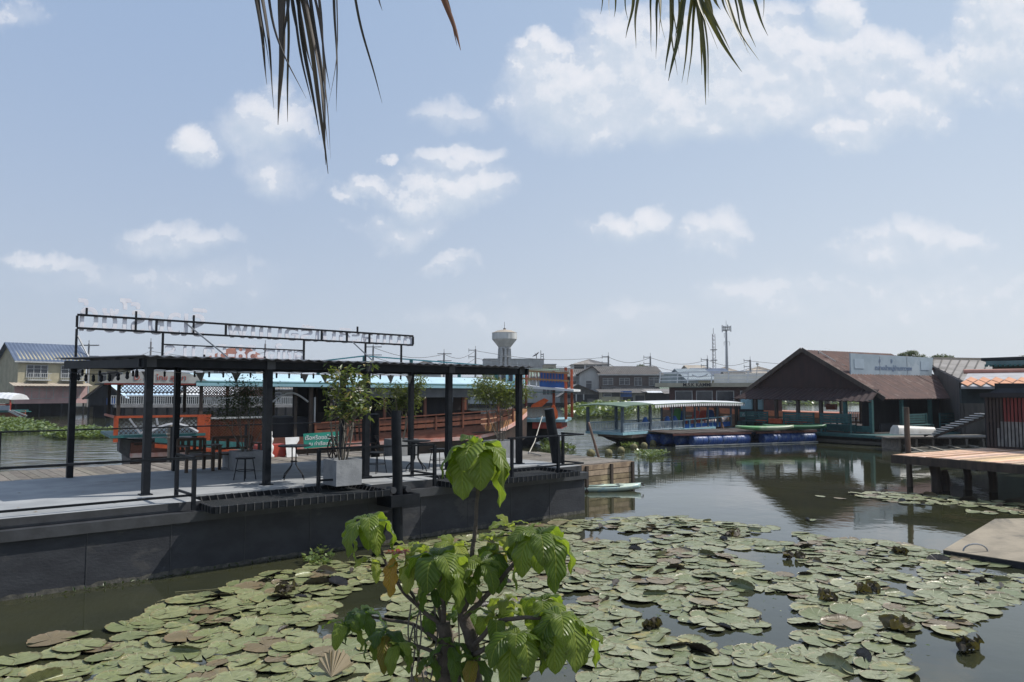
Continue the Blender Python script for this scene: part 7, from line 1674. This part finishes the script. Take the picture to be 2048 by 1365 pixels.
# orange leaf, red shoot
rr = random.Random(3); mb = MB(); big_leaf(mb, PY(787, 1115, 2.95), R(250), -.9, .155, .075, .9, rr, .2); mb.build('orange_leaf', leafmat('orange_leaf', (.42, .22, .03), (.30, .26, .04), trans=.4, vein=True), T, smooth=True, label='yellow orange dying leaf')
mb = MB()
for i in range(7): big_leaf(mb, PY(797, 1108, 3.0), i*.9, .5, .06, .018, .6, rr)
mb.build('red_shoot', leafmat('red_leaf', (.20, .035, .02), (.30, .06, .03), trans=.3, vein=False), T, smooth=True, label='small reddish new leaf shoot')
def stem(pts, r0, r1, mat=M_stem, name='stem'):
    P_ = [PY(*p) for p in pts]; out = []
    for i in range(len(P_)-1):
        for k in range(5):
            t = k/5; a = P_[max(0, i-1)]; b = P_[i]; c = P_[i+1]; d = P_[min(len(P_)-1, i+2)]
            out.append(.5*((2*b)+(c-a)*t+(2*a-5*b+4*c-d)*t*t+(3*b-a-3*c+d)*t*t*t))
    out.append(P_[-1]); n = len(out); out = [p+Vector((mnoise.noise(p*18), 0, mnoise.noise(p*18+Vector((5, 5, 5)))))*.006 for p in out]
    mb = MB(); mb.tube(out, [r0+(r1-r0)*i/(n-1) for i in range(n)], 8); mb.build(name, mat, T, smooth=True)
stem([(905, 1560, 3.02), (888, 1365, 3.02), (893, 1300, 3.02), (888, 1245, 3.02)], .038, .026, M_bark, 'trunk')
stem([(960, 1560, 2.98), (948, 1365, 2.98), (944, 1290, 2.98), (925, 1225, 3.0)], .036, .022, M_bark, 'trunk')
stem([(925, 1240, 3.0), (935, 1160, 3.0), (948, 1080, 2.98), (955, 990, 2.96), (953, 905, 2.95)], .011, .006, M_bark)
stem([(888, 1250, 3.02), (850, 1225, 3.04), (800, 1175, 3.05), (770, 1120, 3.05), (735, 1045, 3.05)], .010, .005, M_bark)
stem([(888, 1250, 3.02), (885, 1190, 2.95), (876, 1122, 2.86)], .011, .006, M_bark)
stem([(925, 1230, 3.0), (915, 1160, 3.03), (905, 1095, 3.05)], .010, .005, M_bark)
stem([(925, 1230, 3.0), (960, 1150, 3.05), (986, 1086, 3.1)], .009, .005, M_bark)
stem([(925, 1240, 2.98), (985, 1180, 2.95), (1035, 1120, 2.92), (1078, 1075, 2.9)], .011, .006, M_bark)
stem([(940, 1300, 2.97), (990, 1250, 2.9), (1050, 1235, 2.85), (1120, 1240, 2.8)], .011, .006, M_bark)
stem([(944, 1310, 2.95), (985, 1295, 2.85), (1035, 1278, 2.76)], .010, .006, M_bark)
stem([(885, 1290, 3.02), (830, 1250, 3.06), (770, 1240, 3.1), (720, 1230, 3.1)], .009, .005, M_bark)
stem([(885, 1310, 3.0), (830, 1290, 2.97), (768, 1270, 2.95)], .009, .005, M_bark)
stem([(850, 1228, 3.04), (812, 1160, 3.08), (815, 1098, 3.1)], .007, .004, M_bark)
stem([(888, 1260, 3.02), (870, 1190, 3.05), (851, 1102, 3.05)], .008, .004, M_bark)
stem([(920, 1365, 3.0), (905, 1290, 3.0), (872, 1230, 3.08), (865, 1225, 3.1)], .010, .005, M_bark)
rr = random.Random(12)
for i in range(9):
    x = rr.uniform(820, 960); y = rr.uniform(1180, 1260); stem([(x, y, 3.05), (x+rr.uniform(-12, 12), y+60, 3.04), (x+rr.uniform(-16, 16), 1400, 3.03)], .0035, .003, M_stem, 'aerial_root')
# ================================================================= PALM FRONDS
M_dry = leafmat('dry_palm_leaflet', (.022, .017, .014), (.055, .04, .03), trans=.15, vein=False, rough=.6)
M_dryo = leafmat('orange_dry_leaflet', (.16, .06, .03), (.10, .04, .02), trans=.25, vein=False, rough=.6)
M_palm = leafmat('palm_leaflet', (.035, .045, .014), (.12, .105, .03), trans=.25, vein=False, rough=.45)
def frond(name, label, rach, leaflets, Y, mat, seed):
    T = thing(name, label, 'palm frond', PY(rach[0][0], rach[0][1], Y)); rr = random.Random(seed)
    P_ = [PY(x, y, Y+dy) for x, y, dy in rach]; mb = MB(); mb.tube(P_, [.022-.014*i/(len(P_)-1) for i in range(len(P_))], 8); mb.build('rachis', M_stem, T, smooth=True)
    def rp(x):
        for (x0, y0, d0), (x1, y1, d1) in zip(rach[:-1], rach[1:]):
            if x0 <= x <= x1: k = (x-x0)/(x1-x0); return y0+(y1-y0)*k, d0+(d1-d0)*k
        return rach[-1][1], rach[-1][2]
    for L in leaflets:
        x0, x1, y1, w = L[:4]; bow = L[4] if len(L) > 4 else rr.uniform(-8, 8); m = L[5] if len(L) > 5 else mat
        sx = x0-(x1-x0)*.25; yr, dd = rp(sx); yr = min(yr, -8); Ya = Y+dd; Yb = Y+dd+rr.uniform(-.12, .12); mb = MB(); n = 14; vs = []
        tw = rr.uniform(-.9, .9)
        for i in range(n+1):
            t = i/n; px = sx+(x1-sx)*t+bow*math.sin(math.pi*t)+1.2*math.sin(t*9+x0); py = yr+(y1-yr)*t; c = PY(px, py, Ya+(Yb-Ya)*t)
            ww = w*Y/F*.5*(min(1, t*6+.4))*max(.04, (1-t**2.2))**.8; an = tw+.6*t; sd = Vector((math.cos(an), math.sin(an), 0)); f = Vector((-math.sin(an), math.cos(an), 0))*ww*.55
            vs += [c-sd*ww+f, c, c+sd*ww+f]
        m_ = len(vs); vs += [Vector(v)+Vector((0, .0008, 0)) for v in vs]
        fs = []
        for i in range(n):
            a = i*3; fs += [(a, a+1, a+4, a+3), (a+1, a+2, a+5, a+4)]
        mb.add(vs[:m_], fs); mb.build('leaflet', m, T, smooth=True)
    return T
frond('palm_frond', 'dark dry palm frond hanging into the sky at the upper left', [(440, -150, 0), (560, -70, 0), (700, -62, .05), (900, -90, .1), (1000, -160, .15)], [
 (505, 535, 170, 12, 3), (518, 549, 220, 11, 6), (516, 540, 140, 7, -3), (546, 612, 198, 6, -22), (562, 557, 250, 16, 4), (570, 574, 244, 8, 4), (566, 562, 180, 13), (583, 622, 205, 9, -4), (585, 606, 120, 7), (598, 640, 270, 11, -6), (602, 655, 348, 13, 6), (606, 652, 330, 10, 14), (612, 658, 300, 10, 6), (618, 650, 262, 9, 4), (617, 662, 318, 6, 10), (636, 652, 226, 7, 5), (634, 650, 255, 5, 7), (668, 674, 224, 8, 3), (668, 656, 222, 4, 12), (711, 765, 207, 6, -4), (752, 764, 22, 6), (868, 922, 101, 15, 4, M_dryo), (870, 915, 92, 8, 6, M_dryo), (575, 566, 90, 8), (594, 628, 150, 8, -5), (626, 660, 180, 6, 2)], 4.0, M_dry, 5)
frond('palm_frond', 'olive green palm frond tips hanging into the sky at the upper right', [(1080, -120, 0), (1250, -60, 0), (1400, -45, .05), (1540, -70, .1), (1640, -120, .15)], [
 (1206, 1200, 29, 5), (1222, 1221, 33, 4), (1238, 1228, 35, 6), (1248, 1256, 41, 4, -2), (1266, 1252, 77, 8), (1281, 1271, 97, 9, -3), (1309, 1304, 104, 8), (1321, 1313, 118, 10, -3), (1318, 1334, 96, 5, -4), (1328, 1320, 70, 8), (1341, 1331, 142, 10), (1344, 1354, 151, 8, -4), (1346, 1360, 116, 9, -2), (1366, 1338, 162, 13, 3), (1360, 1350, 90, 10), (1383, 1364, 166, 8, 2), (1390, 1375, 170, 9, 3), (1394, 1402, 150, 7), (1397, 1413, 210, 15, 5), (1398, 1418, 196, 6, 8), (1396, 1437, 100, 10, -4), (1399, 1483, 144, 13, -6), (1408, 1460, 100, 9, -3), (1424, 1441, 20, 11), (1444, 1464, 46, 12), (1450, 1500, 112, 10, -5), (1456, 1518, 122, 8, -12), (1468, 1495, 106, 7, -2), (1475, 1511, 95, 10, -4), (1499, 1536, 72, 8, -3), (1520, 1524, 38, 4), (1512, 1514, 5, 4), (1376, 1366, 60, 12), (1410, 1430, 60, 9)], 4.4, M_palm, 6)
# ================================================================= SMALL THINGS
CF[0] = BF
r6 = random.Random(60); mb = MB()
for _ in range(26):
    s_, t_ = r6.uniform(.3, 15), r6.uniform(.25, 5.5); a = r6.uniform(0, 6.28); leaf_quad(mb, Vector(B(s_, t_, DZ+.008)), Vector((math.cos(a), math.sin(a), .12)), r6.uniform(.06, .11), .035, r6, .05)
solo('fallen_leaves', mb, leafmat('fallen_leaf', (.16, .10, .05), (.25, .18, .09), trans=.2, vein=False, rough=.8), 'dry fallen leaves scattered over the pale barge deck', 'leaves', kind='stuff')
CF[0] = Matrix.Identity(4)
# ================================================================= AIR
hm = bpy.data.materials.new('air_haze'); hm.use_nodes = True; t_ = hm.node_tree; t_.nodes.clear()
vo = t_.nodes.new('ShaderNodeVolumePrincipled'); vo.inputs['Color'].default_value = (.86, .92, 1, 1); vo.inputs['Density'].default_value = .0003; vo.inputs['Anisotropy'].default_value = .3
oo = t_.nodes.new('ShaderNodeOutputMaterial'); t_.links.new(vo.outputs[0], oo.inputs['Volume'])
mb = MB(); mb.bx(-5200, 5200, -90, 5300, -1.5, 60)
hz_ = mb.build('haze', hm); tag(hz_, 'thin pale river haze', kind='stuff')
